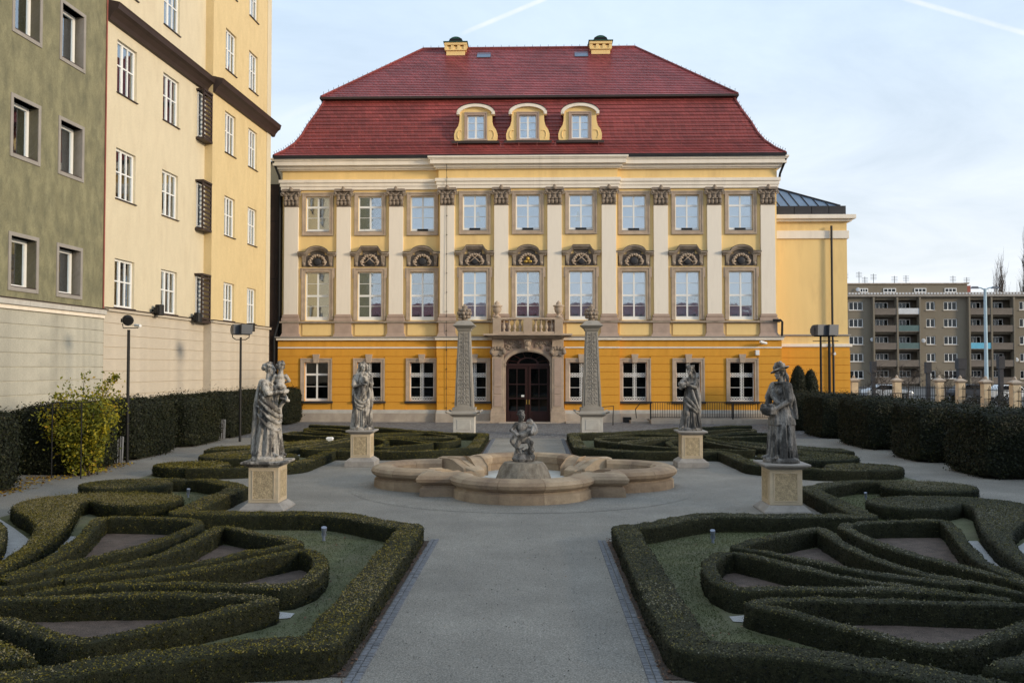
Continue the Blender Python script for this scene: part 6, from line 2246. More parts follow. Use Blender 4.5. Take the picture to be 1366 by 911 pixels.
def statue_child_bearer():
    mb = MB()
    base_rock(mb, 0.33, 0.30, 0.10, 1)
    drape(mb, [(0.06, 0, 0.02, 0.285, 0.255, 0.10), (0.25, 0.0, 0.02, 0.25, 0.235, 0.11), (0.55, 0.01, 0.0, 0.215, 0.20, 0.10), (0.85, 0.03, 0.0, 0.205, 0.185, 0.07), (1.08, 0.02, 0.0, 0.18, 0.155, 0.05), (1.2, 0.0, 0.0, 0.145, 0.12, 0.03)], 8, 3, twist=0.9)
    mb.cap((-0.07, -0.06, 0.95), (-0.09, -0.17, 0.52), 0.10, 0.075)          # the bent leg under the cloth
    mb.cap((-0.09, -0.17, 0.52), (-0.09, -0.08, 0.15), 0.075, 0.05)
    foot(mb, (-0.1, -0.16, 0.09), -0.1); foot(mb, (0.1, -0.14, 0.09), 0.25)
    torso(mb, (0.02, 0, 1.02), (0.01, 0.0, 1.20), (-0.01, -0.02, 1.40), tiltx=0.01)
    # cloak rolled over the hip, tails down the back, shoulder mantle
    for r, pts in ((0.050, [(-0.20, 0.05, 1.30), (-0.18, -0.13, 1.12), (0.0, -0.20, 0.98), (0.17, -0.12, 0.98), (0.20, 0.04, 1.06)]),
                   (0.042, [(-0.21, 0.06, 1.18), (-0.19, -0.14, 1.0), (0.0, -0.22, 0.86), (0.18, -0.14, 0.88), (0.21, 0.03, 0.98)]),
                   (0.038, [(-0.20, 0.1, 1.06), (-0.20, -0.12, 0.87), (-0.03, -0.225, 0.73), (0.15, -0.17, 0.77), (0.215, 0.0, 0.9)]),
                   (0.034, [(-0.19, 0.12, 0.92), (-0.21, -0.09, 0.72), (-0.06, -0.235, 0.58), (0.12, -0.2, 0.62)]),
                   (0.055, [(0.20, 0.05, 1.0), (0.24, 0.0, 0.8), (0.22, 0.02, 0.55), (0.25, 0.05, 0.3)]),
                   (0.05, [(-0.12, 0.12, 1.5), (-0.17, 0.15, 1.2), (-0.18, 0.17, 0.8), (-0.20, 0.2, 0.3), (-0.22, 0.2, 0.1)]),
                   (0.05, [(0.0, 0.14, 1.5), (-0.02, 0.18, 1.2), (-0.02, 0.2, 0.8), (-0.04, 0.23, 0.3), (-0.05, 0.22, 0.1)]),
                   (0.05, [(0.12, 0.12, 1.5), (0.13, 0.15, 1.2), (0.12, 0.18, 0.8), (0.1, 0.22, 0.3), (0.1, 0.22, 0.1)]),
                   (0.04, [(-0.17, 0.05, 1.55), (-0.10, -0.10, 1.50), (0.02, -0.12, 1.42), (0.14, -0.08, 1.47), (0.18, 0.04, 1.54)])):
        fold(mb, pts, r)
    for q in range(7):
        x = -0.2 + 0.4 * q / 6
        fold(mb, [(x * 0.8, -0.17 + abs(x) * 0.3, 0.7), (x, -0.21 + abs(x) * 0.35, 0.4), (x * 1.25, -0.24 + abs(x) * 0.4, 0.1)], 0.024)
    arm(mb, (-0.17, 0, 1.50), (-0.22, -0.17, 1.30), (-0.06, -0.33, 1.33), sleeve=0.7, curl=(1, 0, 0))
    arm(mb, (0.17, 0, 1.50), (0.22, -0.16, 1.30), (0.08, -0.34, 1.22), sleeve=0.7, curl=(-1, 0, 0))
    head(mb, (0.0, -0.03, 1.76), 0.25, -0.05, 1.0, 'bun')
    fold(mb, [(0.05, 0.06, 1.72), (0.09, 0.08, 1.6), (0.08, 0.02, 1.48)], 0.03)
    child(mb, (0.03, -0.255, 1.12), 2.2, 0.78)
    fold(mb, [(-0.08, -0.32, 1.22), (0.04, -0.42, 1.16), (0.12, -0.30, 1.16), (0.1, -0.2, 1.02), (0.12, -0.22, 0.8)], 0.04)
    return mb


def statue_veiled():
    mb = MB()
    base_rock(mb, 0.33, 0.28, 0.09, 2)
    drape(mb, [(0.06, -0.02, 0.0, 0.26, 0.22, 0.12), (0.3, -0.02, 0.0, 0.235, 0.20, 0.12), (0.6, -0.01, 0.0, 0.225, 0.185, 0.10), (0.9, 0.0, 0.0, 0.22, 0.18, 0.07), (1.1, 0.0, 0, 0.20, 0.165, 0.05), (1.28, 0, 0, 0.17, 0.13, 0.03)], 9, 8, twist=0.2)
    mb.cap((0.07, -0.06, 0.95), (0.09, -0.15, 0.5), 0.10, 0.075); mb.cap((0.09, -0.15, 0.5), (0.1, -0.1, 0.12), 0.07, 0.05)
    foot(mb, (0.1, -0.14, 0.08), 0.2); foot(mb, (-0.1, -0.12, 0.08), -0.3)
    torso(mb, (0, 0, 1.02), (0, 0, 1.2), (0, -0.01, 1.4))
    drape(mb, [(0.95, -0.02, 0.02, 0.235, 0.185, 0.06), (1.2, -0.01, 0.02, 0.225, 0.17, 0.06), (1.42, 0, 0.02, 0.225, 0.155, 0.04), (1.55, 0, 0.02, 0.15, 0.12, 0.03), (1.62, 0, 0.02, 0.09, 0.09, 0.0)], 7, 21, twist=0.5)
    for r, pts in ((0.045, [(-0.22, 0, 1.15), (-0.17, -0.16, 0.88), (0.0, -0.22, 0.76), (0.16, -0.16, 0.86), (0.22, -0.02, 1.1)]),
                   (0.042, [(-0.23, 0, 1.02), (-0.18, -0.17, 0.76), (0.0, -0.22, 0.66), (0.15, -0.17, 0.76), (0.22, -0.03, 1.0)]),
                   (0.038, [(-0.22, 0.0, 0.9), (-0.17, -0.16, 0.68), (-0.02, -0.21, 0.58)]),
                   (0.040, [(-0.2, 0.0, 1.45), (-0.24, -0.05, 1.2), (-0.25, -0.05, 0.85), (-0.24, -0.03, 0.5)]),
                   (0.05, [(0.2, 0.0, 1.3), (0.25, -0.03, 1.05), (0.25, 0.0, 0.75), (0.23, 0.0, 0.55)]),
                   (0.045, [(0.17, -0.1, 1.2), (0.2, -0.15, 1.0), (0.17, -0.15, 0.8)])):
        fold(mb, pts, r)
    for q in range(8):
        x = -0.2 + 0.4 * q / 7
        fold(mb, [(x * 0.85, -0.19 + abs(x) * 0.3, 0.62), (x, -0.2 + abs(x) * 0.35, 0.35), (x * 1.2, -0.22 + abs(x) * 0.4, 0.09)], 0.022)
    arm(mb, (-0.19, 0, 1.48), (-0.23, -0.12, 1.22), (-0.01, -0.25, 1.27), sleeve=0.85, curl=(0, 0.2, -1))
    arm(mb, (0.19, 0, 1.48), (0.24, -0.13, 1.24), (0.12, -0.25, 1.42), sleeve=0.8, curl=(-1, 0, 0))
    head(mb, (0.01, -0.03, 1.77), 0.35, 0.05, 1.0, 'loose')
    # veil over the head and shoulders
    for e in (-1, 1):
        for q, off in enumerate((0.0, 0.04, 0.08)):
            fold(mb, [(0.01 + e * 0.02, 0.02 + off, 1.90 - off * .2), (0.01 + e * 0.095, 0.01 + off, 1.83), (e * 0.105, 0.03 + off, 1.70), (e * 0.15, 0.03 + off, 1.58), (e * 0.21, 0.03 + off, 1.42)], 0.034)
    # book and sheaf held at the chest, trunk at the side
    mb.cap((0.09, -0.27, 1.40), (0.13, -0.24, 1.62), 0.05, 0.025); mb.cap((0.1, -0.26, 1.1), (0.16, -0.25, 1.45), 0.03, 0.05)
    for q in range(7):
        mb.ball((0.12 + 0.05 * math.cos(q), -0.27 + 0.03 * math.sin(q * 2), 1.50 + 0.03 * q), 0.035, 6)
    mb.cap((0.21, 0.09, 0.05), (0.20, 0.1, 0.75), 0.085, 0.065)
    mb.box(-0.03, 0.06, -0.29, -0.24, 0.88, 1.24)
    return mb


def statue_bundle():
    mb = MB()
    base_rock(mb, 0.34, 0.28, 0.09, 4)
    drape(mb, [(0.06, 0.02, 0.0, 0.27, 0.21, 0.13), (0.3, 0.02, 0.0, 0.235, 0.19, 0.13), (0.6, 0.02, 0.0, 0.205, 0.175, 0.10), (0.9, 0.0, 0, 0.19, 0.165, 0.07), (1.1, 0.0, 0, 0.17, 0.145, 0.05), (1.25, 0.0, 0, 0.14, 0.12, 0.02)], 8, 31, twist=-0.6)
    mb.cap((-0.08, -0.06, 0.95), (-0.1, -0.16, 0.5), 0.10, 0.075); mb.cap((-0.1, -0.16, 0.5), (-0.13, -0.06, 0.12), 0.07, 0.045)
    foot(mb, (-0.17, -0.1, 0.08), -0.5); foot(mb, (0.1, -0.12, 0.08), 0.2)
    torso(mb, (0.01, 0, 1.02), (0.0, 0, 1.2), (0.0, -0.01, 1.4))
    for r, pts in ((0.05, [(0.05, -0.16, 1.22), (0.10, -0.20, 1.0), (0.17, -0.18, 0.78), (0.24, -0.08, 0.6)]),
                   (0.05, [(-0.14, -0.16, 1.0), (-0.02, -0.22, 0.88), (0.12, -0.2, 0.7), (0.24, -0.1, 0.5)]),
                   (0.045, [(-0.19, -0.1, 0.98), (-0.12, -0.22, 0.8), (0.04, -0.235, 0.66), (0.2, -0.15, 0.52)]),
                   (0.06, [(0.17, 0.02, 1.45), (0.23, 0.0, 1.15), (0.26, 0.0, 0.8), (0.27, 0.0, 0.45)]),
                   (0.05, [(0.12, -0.10, 1.4), (0.2, -0.13, 1.12), (0.25, -0.1, 0.8), (0.26, -0.08, 0.5)]),
                   (0.045, [(0.26, 0.0, 0.6), (0.24, -0.06, 0.3), (0.24, -0.1, 0.08)])):
        fold(mb, pts, r)
    for q in range(7):
        x = -0.18 + 0.4 * q / 6
        fold(mb, [(x * 0.85, -0.18 + abs(x) * 0.3, 0.62), (x, -0.2 + abs(x) * 0.35, 0.35), (x * 1.3, -0.22 + abs(x) * 0.4, 0.09)], 0.022)
    arm(mb, (-0.17, 0, 1.49), (-0.26, -0.10, 1.27), (-0.20, -0.27, 1.28), sleeve=0.8, curl=(0, 0, 1))
    arm(mb, (0.17, 0, 1.49), (0.14, -0.17, 1.28), (-0.07, -0.28, 1.34), sleeve=0.75, curl=(0, 0.3, -1))
    mb.ball((-0.21, -0.22, 1.36), (0.14, 0.13, 0.12), 12)
    rnd = random.Random(2)
    for q in range(16):
        a = rnd.uniform(0, 6.28); e = rnd.uniform(-0.5, 1.2)
        mb.ball((-0.21 + 0.13 * math.cos(a) * math.cos(e), -0.23 + 0.12 * math.sin(a) * math.cos(e), 1.37 + 0.11 * math.sin(e)), rnd.uniform(0.03, 0.05), 6)
    mb.cap((-0.14, -0.2, 1.34), (-0.29, -0.24, 1.26), 0.05, 0.05)
    head(mb, (-0.0, -0.04, 1.76), -0.75, 0.0, 1.0, 'loose')
    # leafy crown
    for q in range(14):
        a = 2 * math.pi * q / 14
        mb.cap((0.09 * math.cos(a), -0.02 + 0.1 * math.sin(a), 1.84), (0.115 * math.cos(a), -0.02 + 0.125 * math.sin(a), 1.93), 0.025, 0.014, 6)
    mb.ball((0, -0.01, 1.87), (0.10, 0.11, 0.06), 10)
    return mb


def statue_hat():
    mb = MB()
    base_rock(mb, 0.36, 0.32, 0.10, 7)
    drape(mb, [(0.06, 0.0, 0.0, 0.27, 0.24, 0.11), (0.3, 0.0, 0.0, 0.25, 0.225, 0.11), (0.6, 0.0, 0.0, 0.235, 0.21, 0.09), (0.85, 0.0, 0, 0.225, 0.20, 0.06), (1.08, 0.0, 0, 0.19, 0.165, 0.04), (1.2, 0, 0, 0.14, 0.12, 0.02)], 9, 55, twist=0.3)
    drape(mb, [(0.74, 0, 0.0, 0.255, 0.225, 0.06), (0.86, 0.0, 0.0, 0.245, 0.215, 0.05), (1.02, 0.0, 0.0, 0.215, 0.185, 0.04), (1.16, 0, 0, 0.15, 0.13, 0.02)], 7, 12, twist=0.3)
    torso(mb, (0, 0, 1.02), (0.0, 0.0, 1.20), (0.0, -0.01, 1.40))
    foot(mb, (-0.1, -0.18, 0.09), -0.2); foot(mb, (0.12, -0.18, 0.09), 0.3)
    for r, pts in ((0.05, [(-0.16, -0.05, 1.5), (-0.08, -0.14, 1.35), (0.03, -0.14, 1.2), (0.15, -0.1, 1.12)]),
                   (0.05, [(0.16, 0.02, 1.5), (0.2, 0.1, 1.3), (0.22, 0.14, 1.1), (0.24, 0.18, 0.85)]),
                   (0.06, [(0.0, 0.13, 1.5), (0.02, 0.18, 1.2), (0.05, 0.23, 0.9), (0.05, 0.24, 0.5), (0.05, 0.25, 0.15)]),
                   (0.05, [(-0.12, 0.12, 1.45), (-0.16, 0.16, 1.1), (-0.18, 0.2, 0.7), (-0.2, 0.2, 0.2)]),
                   (0.045, [(0.24, 0.0, 0.9), (0.26, -0.02, 0.6), (0.28, 0.0, 0.2)]),
                   (0.045, [(-0.24, 0.0, 0.9), (-0.26, -0.02, 0.6), (-0.27, 0.0, 0.2)])):
        fold(mb, pts, r)
    for q in range(9):
        a = -math.pi * (q + 0.5) / 9
        fold(mb, [(0.21 * math.cos(a), 0.19 * math.sin(a), 0.72), (0.25 * math.cos(a), 0.22 * math.sin(a), 0.4), (0.29 * math.cos(a), 0.25 * math.sin(a), 0.08)], 0.026)
    arm(mb, (-0.18, 0, 1.49), (-0.27, -0.06, 1.24), (-0.15, -0.24, 1.08), sleeve=0.9, r=(0.07, 0.055, 0.036), curl=(1, 0, 0))
    arm(mb, (0.18, 0, 1.49), (0.25, -0.01, 1.22), (0.14, -0.25, 1.06), sleeve=0.9, r=(0.07, 0.055, 0.036), curl=(-1, 0, 0))
    # basket of fruit held before her, pouch at her side
    mb.lathe([(0.05, 0.92), (0.13, 0.95), (0.17, 1.04), (0.165, 1.08), (0.02, 1.09)], 0.0, -0.30, 14)
    rnd = random.Random(8)
    for q in range(14):
        mb.ball((rnd.uniform(-0.12, 0.12), -0.30 + rnd.uniform(-0.11, 0.11), 1.09 + rnd.uniform(0, 0.04)), rnd.uniform(0.03, 0.05), 6)
    head(mb, (0.0, -0.03, 1.74), 0.0, 0.05, 1.0, 'loose')
    for q in range(8):
        a = 2 * math.pi * q / 8
        mb.ball((0.10 * math.cos(a), 0.0 + 0.07 * math.sin(a), 1.56), (0.05, 0.05, 0.028), 6)
    return mb


def hat_part(parent):
    mb = MB()
    M = Matrix.Rotation(R(-17), 3, 'Y') @ Matrix.Rotation(R(8), 3, 'X')
    prof = [(0.06, 0.045), (0.16, 0.02), (0.225, -0.005), (0.245, -0.004), (0.245, 0.010), (0.225, 0.02), (0.13, 0.045), (0.115, 0.10), (0.10, 0.13), (0.05, 0.145), (0.005, 0.148)]
    m2 = MB().lathe(prof, n=28)
    rnd = random.Random(6)
    for q in range(22):
        a = 2 * math.pi * q / 22
        m2.ball((0.125 * math.cos(a), 0.125 * math.sin(a), 0.065 + 0.03 * rnd.random()), rnd.uniform(0.028, 0.045), 6)
    for q in range(7):
        a = 2 * math.pi * q / 7
        m2.ball((0.07 * math.cos(a), 0.07 * math.sin(a), 0.14), 0.04, 6)
    m2.v = [tuple(M @ Vector(p)) for p in m2.v]
    o = stone_figure('hat', m2, 'statue_stone', 0.009, parent, loc=(0.0, -0.02, 1.81), smooth=1)
    o.scale = (0.76, 0.76, 0.95)
    return o


def pedestal(name, label, x, y, zt, wpx, dark=False, tall_foot=0.13, group='carved statue pedestals'):
    """square pedestal: foot, die with carved panel, moulded cap; zt is its top"""
    T = thing(name, label, 'pedestal', (x, y, 0), 0, group)
    w = wpx
    f = MB()
    wf = 0.5 + 0.15 / w
    f.box(-w * wf, w * wf, -w * wf, w * wf, 0, tall_foot * (0.25 if tall_foot < 0.2 else 0.62))
    f.taper(-w * wf, w * wf, -w * wf, w * wf, tall_foot * (0.25 if tall_foot < 0.2 else 0.62), -w * 0.53, w * 0.53, -w * 0.53, w * 0.53, tall_foot)
    put('pedestal_foot', f, 'pedestal_foot', T, bevel=0.012)
    d = MB().box(-w * 0.5, w * 0.5, -w * 0.5, w * 0.5, tall_foot, zt - 0.12)
    put('pedestal_die', d, 'pedestal_stone', T, bevel=0.01)
    z0, z1 = tall_foot + 0.09, zt - 0.20
    for sx, sy in ((0, -1), (1, 0), (-1, 0)):
        p = MB()
        fr = MB()
        a = w * 0.34
        rnd = random.Random(4)
        if sy:
            p.box(-a, a, -w * 0.5 - 0.004, -w * 0.5 + 0.02, z0, z1)
            for (xa, xb, za, zb) in ((-a - .02, -a, z0 - .02, z1 + .02), (a, a + .02, z0 - .02, z1 + .02), (-a, a, z1, z1 + .02), (-a, a, z0 - .02, z0)):
                fr.box(xa, xb, -w * 0.5 - 0.014, -w * 0.5 + 0.02, za, zb)
        else:
            X = sx * w * 0.5
            p.box(X - 0.012 if sx > 0 else X - 0.004, X + 0.004 if sx > 0 else X + 0.012, -a, a, z0, z1)
            for (ya, yb, za, zb) in ((-a - .02, -a, z0 - .02, z1 + .02), (a, a + .02, z0 - .02, z1 + .02), (-a, a, z1, z1 + .02), (-a, a, z0 - .02, z0)):
                fr.box(X - 0.014, X + 0.014, ya, yb, za, zb)
        po = put('carved_panel', p, 'pedestal_panel', T)
        put('panel_frame', fr, 'pedestal_stone', po)
    c = MB()
    for r0, r1, a, b in ((0.52, 0.54, zt - 0.12, zt - 0.10), (0.55, 0.66, zt - 0.10, zt - 0.055), (0.70, 0.72, zt - 0.055, zt - 0.02), (0.72, 0.70, zt - 0.02, zt)):
        c.taper(-w * r0, w * r0, -w * r0, w * r0, a, -w * r1, w * r1, -w * r1, w * r1, b)
    put('pedestal_cap', c, 'pedestal_foot' if dark else 'statue_stone', T, bevel=0.008)
    return T


def build_statues():
    def top(px, py, Y):
        return vp(px, py, Y).z
    spec = ((357, 683, 'left front', 1.06, False), (1039, 685, 'right front', 1.06, True), (483, 623, 'left back', 1.08, True), (920, 624, 'right back', 1.08, True))
    pos = {'lf': (-5.40, 18.8), 'rf': (5.47, 18.8), 'lb': (-4.99, 27.0), 'rb': (5.0, 27.0)}
    tops = {'lf': 616, 'rf': 619, 'lb': 574, 'rb': 575}
    lab = {'lf': 'buff carved pedestal under the statue of a woman lifting a child', 'rf': 'buff carved pedestal under the statue with the broad hat',
           'lb': 'buff carved pedestal under the veiled statue', 'rb': 'buff carved pedestal under the crowned statue with a bundle'}
    cfg = {'lf': (357, 0.64), 'rf': (1040, 0.67), 'lb': (482, 0.60), 'rb': (920, 0.62)}
    zt = {}
    for k, (x, y) in pos.items():
        px, w = cfg[k]
        yy = y - w * 0.5
        zt[k] = vp(px, tops[k], y - w * 0.6).z
        pedestal('statue_pedestal', lab[k], x, y, zt[k], w, k != 'lf', 0.16 if k[1] == 'f' else 0.27)
    # the heights of the figures measured at their own distance
    hh = {'lf': 483, 'rf': 490, 'lb': 482, 'rb': 487}
    px = {'lf': 357, 'rf': 1043, 'lb': 484, 'rb': 917}
    defs = {'lf': (statue_child_bearer, 1.90, R(68), 'statue_stone', 'pale weathered stone statue of a robed woman lifting a child', 0.0),
            'lb': (statue_veiled, 1.92, R(12), 'statue_stone', 'grey stone statue of a veiled robed woman holding a sheaf', 0.0),
            'rb': (statue_bundle, 1.93, R(-8), 'statue_stone_dark', 'dark grey stone statue of a crowned robed woman carrying a bundle', 0.0),
            'rf': (statue_hat, 1.86, R(-62), 'statue_stone_dark', 'dark grey stone statue of a woman in a broad hat holding a basket', 0.0)}
    for k, (fn, h0, rz, m, lb, dx) in defs.items():
        x, y = pos[k]
        H = vp(px[k], hh[k], y).z - zt[k]
        T = thing('statue', lb, 'statue', (x, y, zt[k] - 0.004), rz, 'garden statues')
        s = H / h0
        wd = 1.02
        T.scale = (s * wd, s * wd, s)
        stone_figure('figure', fn(), m, 0.0095, T)
        if k == 'rf':
            hat_part(T)
    # fountain group: a child on rocks struggling with a fish
    T = thing('fountain_statue', 'grey stone child wrestling a fish on the rock in the fountain', 'statue', (0, YC, 0.59), R(10))
    mb = MB()
    rnd = random.Random(12)
    for q in range(20):
        a = rnd.uniform(0, 6.28); r = rnd.uniform(0.05, 0.24)
        mb.ball((r * math.cos(a), r * math.sin(a), rnd.uniform(0.02, 0.30)), (rnd.uniform(0.08, 0.15), rnd.uniform(0.08, 0.15), rnd.uniform(0.06, 0.12)), 8)
    mb.ball((0, 0, 0.1), (0.30, 0.28, 0.16), 14)
    P = Vector
    hipc, che = P((-0.02, 0.0, 0.60)), P((-0.06, -0.03, 0.90))
    mb.ball(hipc, (0.15, 0.13, 0.13), 14); mb.ball((hipc + che) / 2, (0.135, 0.12, 0.15), 14); mb.ball(che, (0.15, 0.115, 0.13), 14)
    mb.cap(che + P((-0.13, 0, 0.08)), che + P((0.13, -0.02, 0.05)), 0.07, 0.07)
    mb.cap(che + P((0, 0, 0.12)), che + P((0.0, 0, 0.2)), 0.05, 0.05)
    head(mb, che + P((-0.0, -0.02, 0.30)), 0.5, 0.1, 1.05, 'curls')
    # legs: one kneeling forward over the rock, one bent to the side
    mb.cap(hipc + P((0.07, 0, -0.02)), P((0.17, -0.20, 0.52)), 0.085, 0.065); mb.cap(P((0.17, -0.20, 0.52)), P((0.13, -0.12, 0.28)), 0.06, 0.042); foot(mb, (0.13, -0.12, 0.22), 0.4, 0.9)
    mb.cap(hipc + P((-0.08, 0, -0.02)), P((-0.20, -0.12, 0.42)), 0.085, 0.062); mb.cap(P((-0.20, -0.12, 0.42)), P((-0.14, 0.02, 0.22)), 0.058, 0.042); foot(mb, (-0.15, 0.02, 0.17), -0.5, 0.9)
    arm(mb, che + P((-0.15, 0, 0.07)), che + P((-0.28, -0.04, -0.07)), che + P((-0.20, -0.20, -0.12)), (0.055, 0.045, 0.033), curl=(0.5, 0, -1))
    arm(mb, che + P((0.14, -0.02, 0.05)), che + P((0.28, -0.10, 0.02)), che + P((0.24, -0.24, -0.06)), (0.055, 0.045, 0.033), curl=(-0.3, 0, -1))
    # fish wound round the child
    fold(mb, [(-0.30, -0.15, 0.70), (-0.12, -0.26, 0.72), (0.1, -0.27, 0.76), (0.27, -0.2, 0.80), (0.28, -0.02, 0.95), (0.20, 0.08, 1.03)], 0.075, 10)
    mb.ball((0.17, 0.03, 1.03), (0.10, 0.09, 0.09), 10); mb.cap((0.12, -0.04, 1.04), (0.06, -0.10, 1.04), 0.045, 0.02); mb.ball((0.17, 0.0, 1.11), 0.03, 6)
    fold(mb, [(-0.26, -0.15, 0.7), (-0.33, -0.1, 0.58), (-0.25, -0.06, 0.45), (-0.16, -0.2, 0.36)], 0.055)
    mb.cap((-0.14, -0.22, 0.34), (-0.03, -0.30, 0.42), 0.05, 0.012, 6); mb.cap((-0.14, -0.22, 0.34), (-0.1, -0.33, 0.24), 0.05, 0.012, 6)
    fold(mb, [(0.10, 0.1, 0.7), (0.2, 0.12, 0.45), (0.24, 0.02, 0.2)], 0.07)
    s = (vp(694, 548, YC).z - 0.59) / 1.33
    T.scale = (s, s, s)
    stone_figure('figure', mb, 'statue_stone_dark', 0.0095, T)


build_statues()


# ------------------------------------------------------------------ obelisks
def build_obelisks():
    Y = 38.2
    for sx, px in ((-1, 618.5), (1, 790)):
        s = Y / F_PX
        X = vp(px, 500, Y).x
        z = lambda py: vp(px, py, Y).z
        T = thing('obelisk', ('tall carved stone obelisk with a leafy finial on the left of the palace door' if sx < 0 else 'tall carved stone obelisk with a leafy finial on the right of the palace door'),
                  'obelisk', (X, Y + 0.5, 0), 0, 'carved obelisks before the palace door')
        b = MB().box(-0.46, 0.46, -0.46, 0.46, 0, z(556))
        bo = put('pedestal', b, 'white_stone', T, bevel=0.015)
        pn = MB()
        a = 0.30
        zz0, zz1 = 0.25, z(558)
        pn.box(-a, a, -0.475, -0.44, 0.30, zz1 - 0.06)
        put('pedestal_panel', pn, 'white_stone', bo, bevel=0.02)
        c = MB()
        for r0, r1, p0, p1 in ((0.48, 0.60, 556, 553), (0.62, 0.62, 553, 551), (0.60, 0.50, 551, 548), (0.50, 0.50, 548, 544)):
            c.taper(-r0, r0, -r0, r0, z(p0), -r1, r1, -r1, r1, z(p1))
        for e in (-1, 1):
            for f in (-1, 1):
                c.cap((e * 0.58, f * 0.58, z(551)), (e * 0.72, f * 0.72, z(549)), 0.04, 0.05, 6)
        put('pedestal_cap', c, 'obelisk_stone', T, bevel=0.01)
        zb, zt = z(544), z(440)
        r0, r1 = 0.41, 0.26
        sh = MB().taper(-r0, r0, -r0, r0, zb, -r1, r1, -r1, r1, zt)
        so_ = put('shaft', sh, 'obelisk_stone', T, bevel=0.012)
        # sunk field with strapwork relief on the front and sides
        rl = MB()
        rnd = random.Random(20 + sx)
        k = 17
        for i in range(k):
            t = 0.04 + 0.92 * (i + 0.5) / k
            rr = r0 + (r1 - r0) * t
            zc = zb + (zt - zb) * t
            w = rr * 0.62
            for e in (-1, 1):
                for cc in range(2):
                    ctr = (e * w * (0.3 + 0.4 * cc), zc + rnd.uniform(-0.03, 0.03))
                    pts = [(ctr[0] + 0.065 * math.cos(q) * e, -rr - 0.004, ctr[1] + 0.075 * math.sin(q)) for q in np.linspace(rnd.uniform(0, 1), 5.2, 9)]
                    rl.tube(pts, 0.012, 5)
            rl.ball((0, -rr, zc), (0.04, 0.02, 0.05), 8)
            rl.cap((0, -rr, zc + 0.05), (rnd.uniform(-0.05, 0.05), -rr, zc + 0.13), 0.018, 0.01, 6)
        for e in (-1, 1):
            rl.tube([(e * r0 * 0.78, -r0 - 0.0, zb + 0.08), (e * r1 * 0.78, -r1 - 0.0, zt - 0.08)], 0.02, 5)
        put('strapwork_relief', rl, 'obelisk_relief', so_, smooth=True)
        h = MB()
        for r0_, r1_, p0, p1 in ((0.29, 0.33, 441, 438), (0.33, 0.46, 438, 434.5), (0.48, 0.48, 434.5, 433), (0.46, 0.24, 433, 427)):
            h.taper(-r0_, r0_, -r0_, r0_, z(p0), -r1_, r1_, -r1_, r1_, z(p1))
        put('shaft_cap', h, 'obelisk_stone', T, bevel=0.008)
        f = MB()
        zf = z(427)
        hf = z(405) - zf
        f.lathe([(0.16, zf - 0.02), (0.12, zf + hf * 0.12), (0.22, zf + hf * 0.3), (0.26, zf + hf * 0.5), (0.14, zf + hf * 0.72), (0.10, zf + hf * 0.85), (0.02, zf + hf)], n=14)
        for row, (t, rr, n) in enumerate(((0.22, 0.20, 8), (0.42, 0.25, 9), (0.62, 0.21, 8))):
            for q in range(n):
                a_ = 2 * math.pi * (q + 0.5 * row) / n
                f.ball((rr * math.cos(a_), rr * math.sin(a_), zf + hf * t), (0.085, 0.085, 0.07), 6)
                f.cap((rr * math.cos(a_), rr * math.sin(a_), zf + hf * t), (rr * 1.25 * math.cos(a_), rr * 1.25 * math.sin(a_), zf + hf * (t + 0.1)), 0.05, 0.025, 6)
        f.ball((0, 0, zf + hf * 0.84), (0.13, 0.13, 0.07), 8).ball((0, 0, zf + hf * 0.94), (0.06, 0.06, 0.06), 8)
        put('leafy_finial', f, 'carved_stone', T, smooth=True)


build_obelisks()


# ------------------------------------------------------------------ garden spotlights, lamp posts, benches, bins
def build_spots():
    for (px, py, hpy, lb, yaw) in ((432, 722, 703, 'grey cylinder garden spotlight on the lawn of the front left bed', 0.3), (951, 725, 707, 'grey cylinder garden spotlight on the lawn of the front right bed', -0.3),
                                   (251, 664, 652, 'small garden spotlight by the cross path in the left bed', 0.6), (1155, 667, 657, 'small garden spotlight by the cross path in the right bed', -0.6)):
        x, y = gp(px, py)
        h = vp(px, hpy, y).z
        T = thing('garden_spotlight', lb, 'spotlight', (x, y, 0.012), yaw, 'garden spotlights')
        k = h / 0.30
        put('stake', MB().lathe([(0.035 * k, 0), (0.03 * k, 0.05 * k), (0.025 * k, 0.12 * k)], n=10).box(-0.05 * k, 0.05 * k, -0.012, 0.012, 0.10 * k, 0.16 * k), 'steel_lamp', T)
        hm = MB().tube([(0, 0.03 * k, 0.08 * k), (0, 0.0, 0.16 * k), (0, -0.02 * k, 0.22 * k), (0, -0.021 * k, 0.221 * k), (0, -0.045 * k, 0.29 * k)], [0.038 * k, 0.042 * k, 0.045 * k, 0.058 * k, 0.058 * k], 14)
        put('lamp_head', hm, 'steel_lamp', T)


build_spots()


def flood_head(mb, c, yaw, w=0.42, h=0.26, d=0.36):
    """floodlight body with a deep hood"""
    M = Matrix.Rotation(yaw, 3, 'Z')
    m2 = MB()
    m2.tube([(-w * 0.5, 0, 0), (-w * 0.46, 0, 0), (w * 0.46, 0, 0), (w * 0.5, 0, 0)], [h * 0.40, h * 0.5, h * 0.5, h * 0.40], 14)
    m2.taper(-w / 2, w / 2, -d * 0.62, -d * 0.1, -h * 0.42, -w / 2, w / 2, -d * 0.7, -d * 0.1, h * 0.5)
    m2.box(-w * 0.3, w * 0.3, h * 0.3, h * 0.72, -h * 0.22, h * 0.22)
    o = len(mb.v)
    mb.v += [tuple(Vector(c) + M @ Vector(p)) for p in m2.v]
    mb.f += [tuple(i + o for i in f) for f in m2.f]


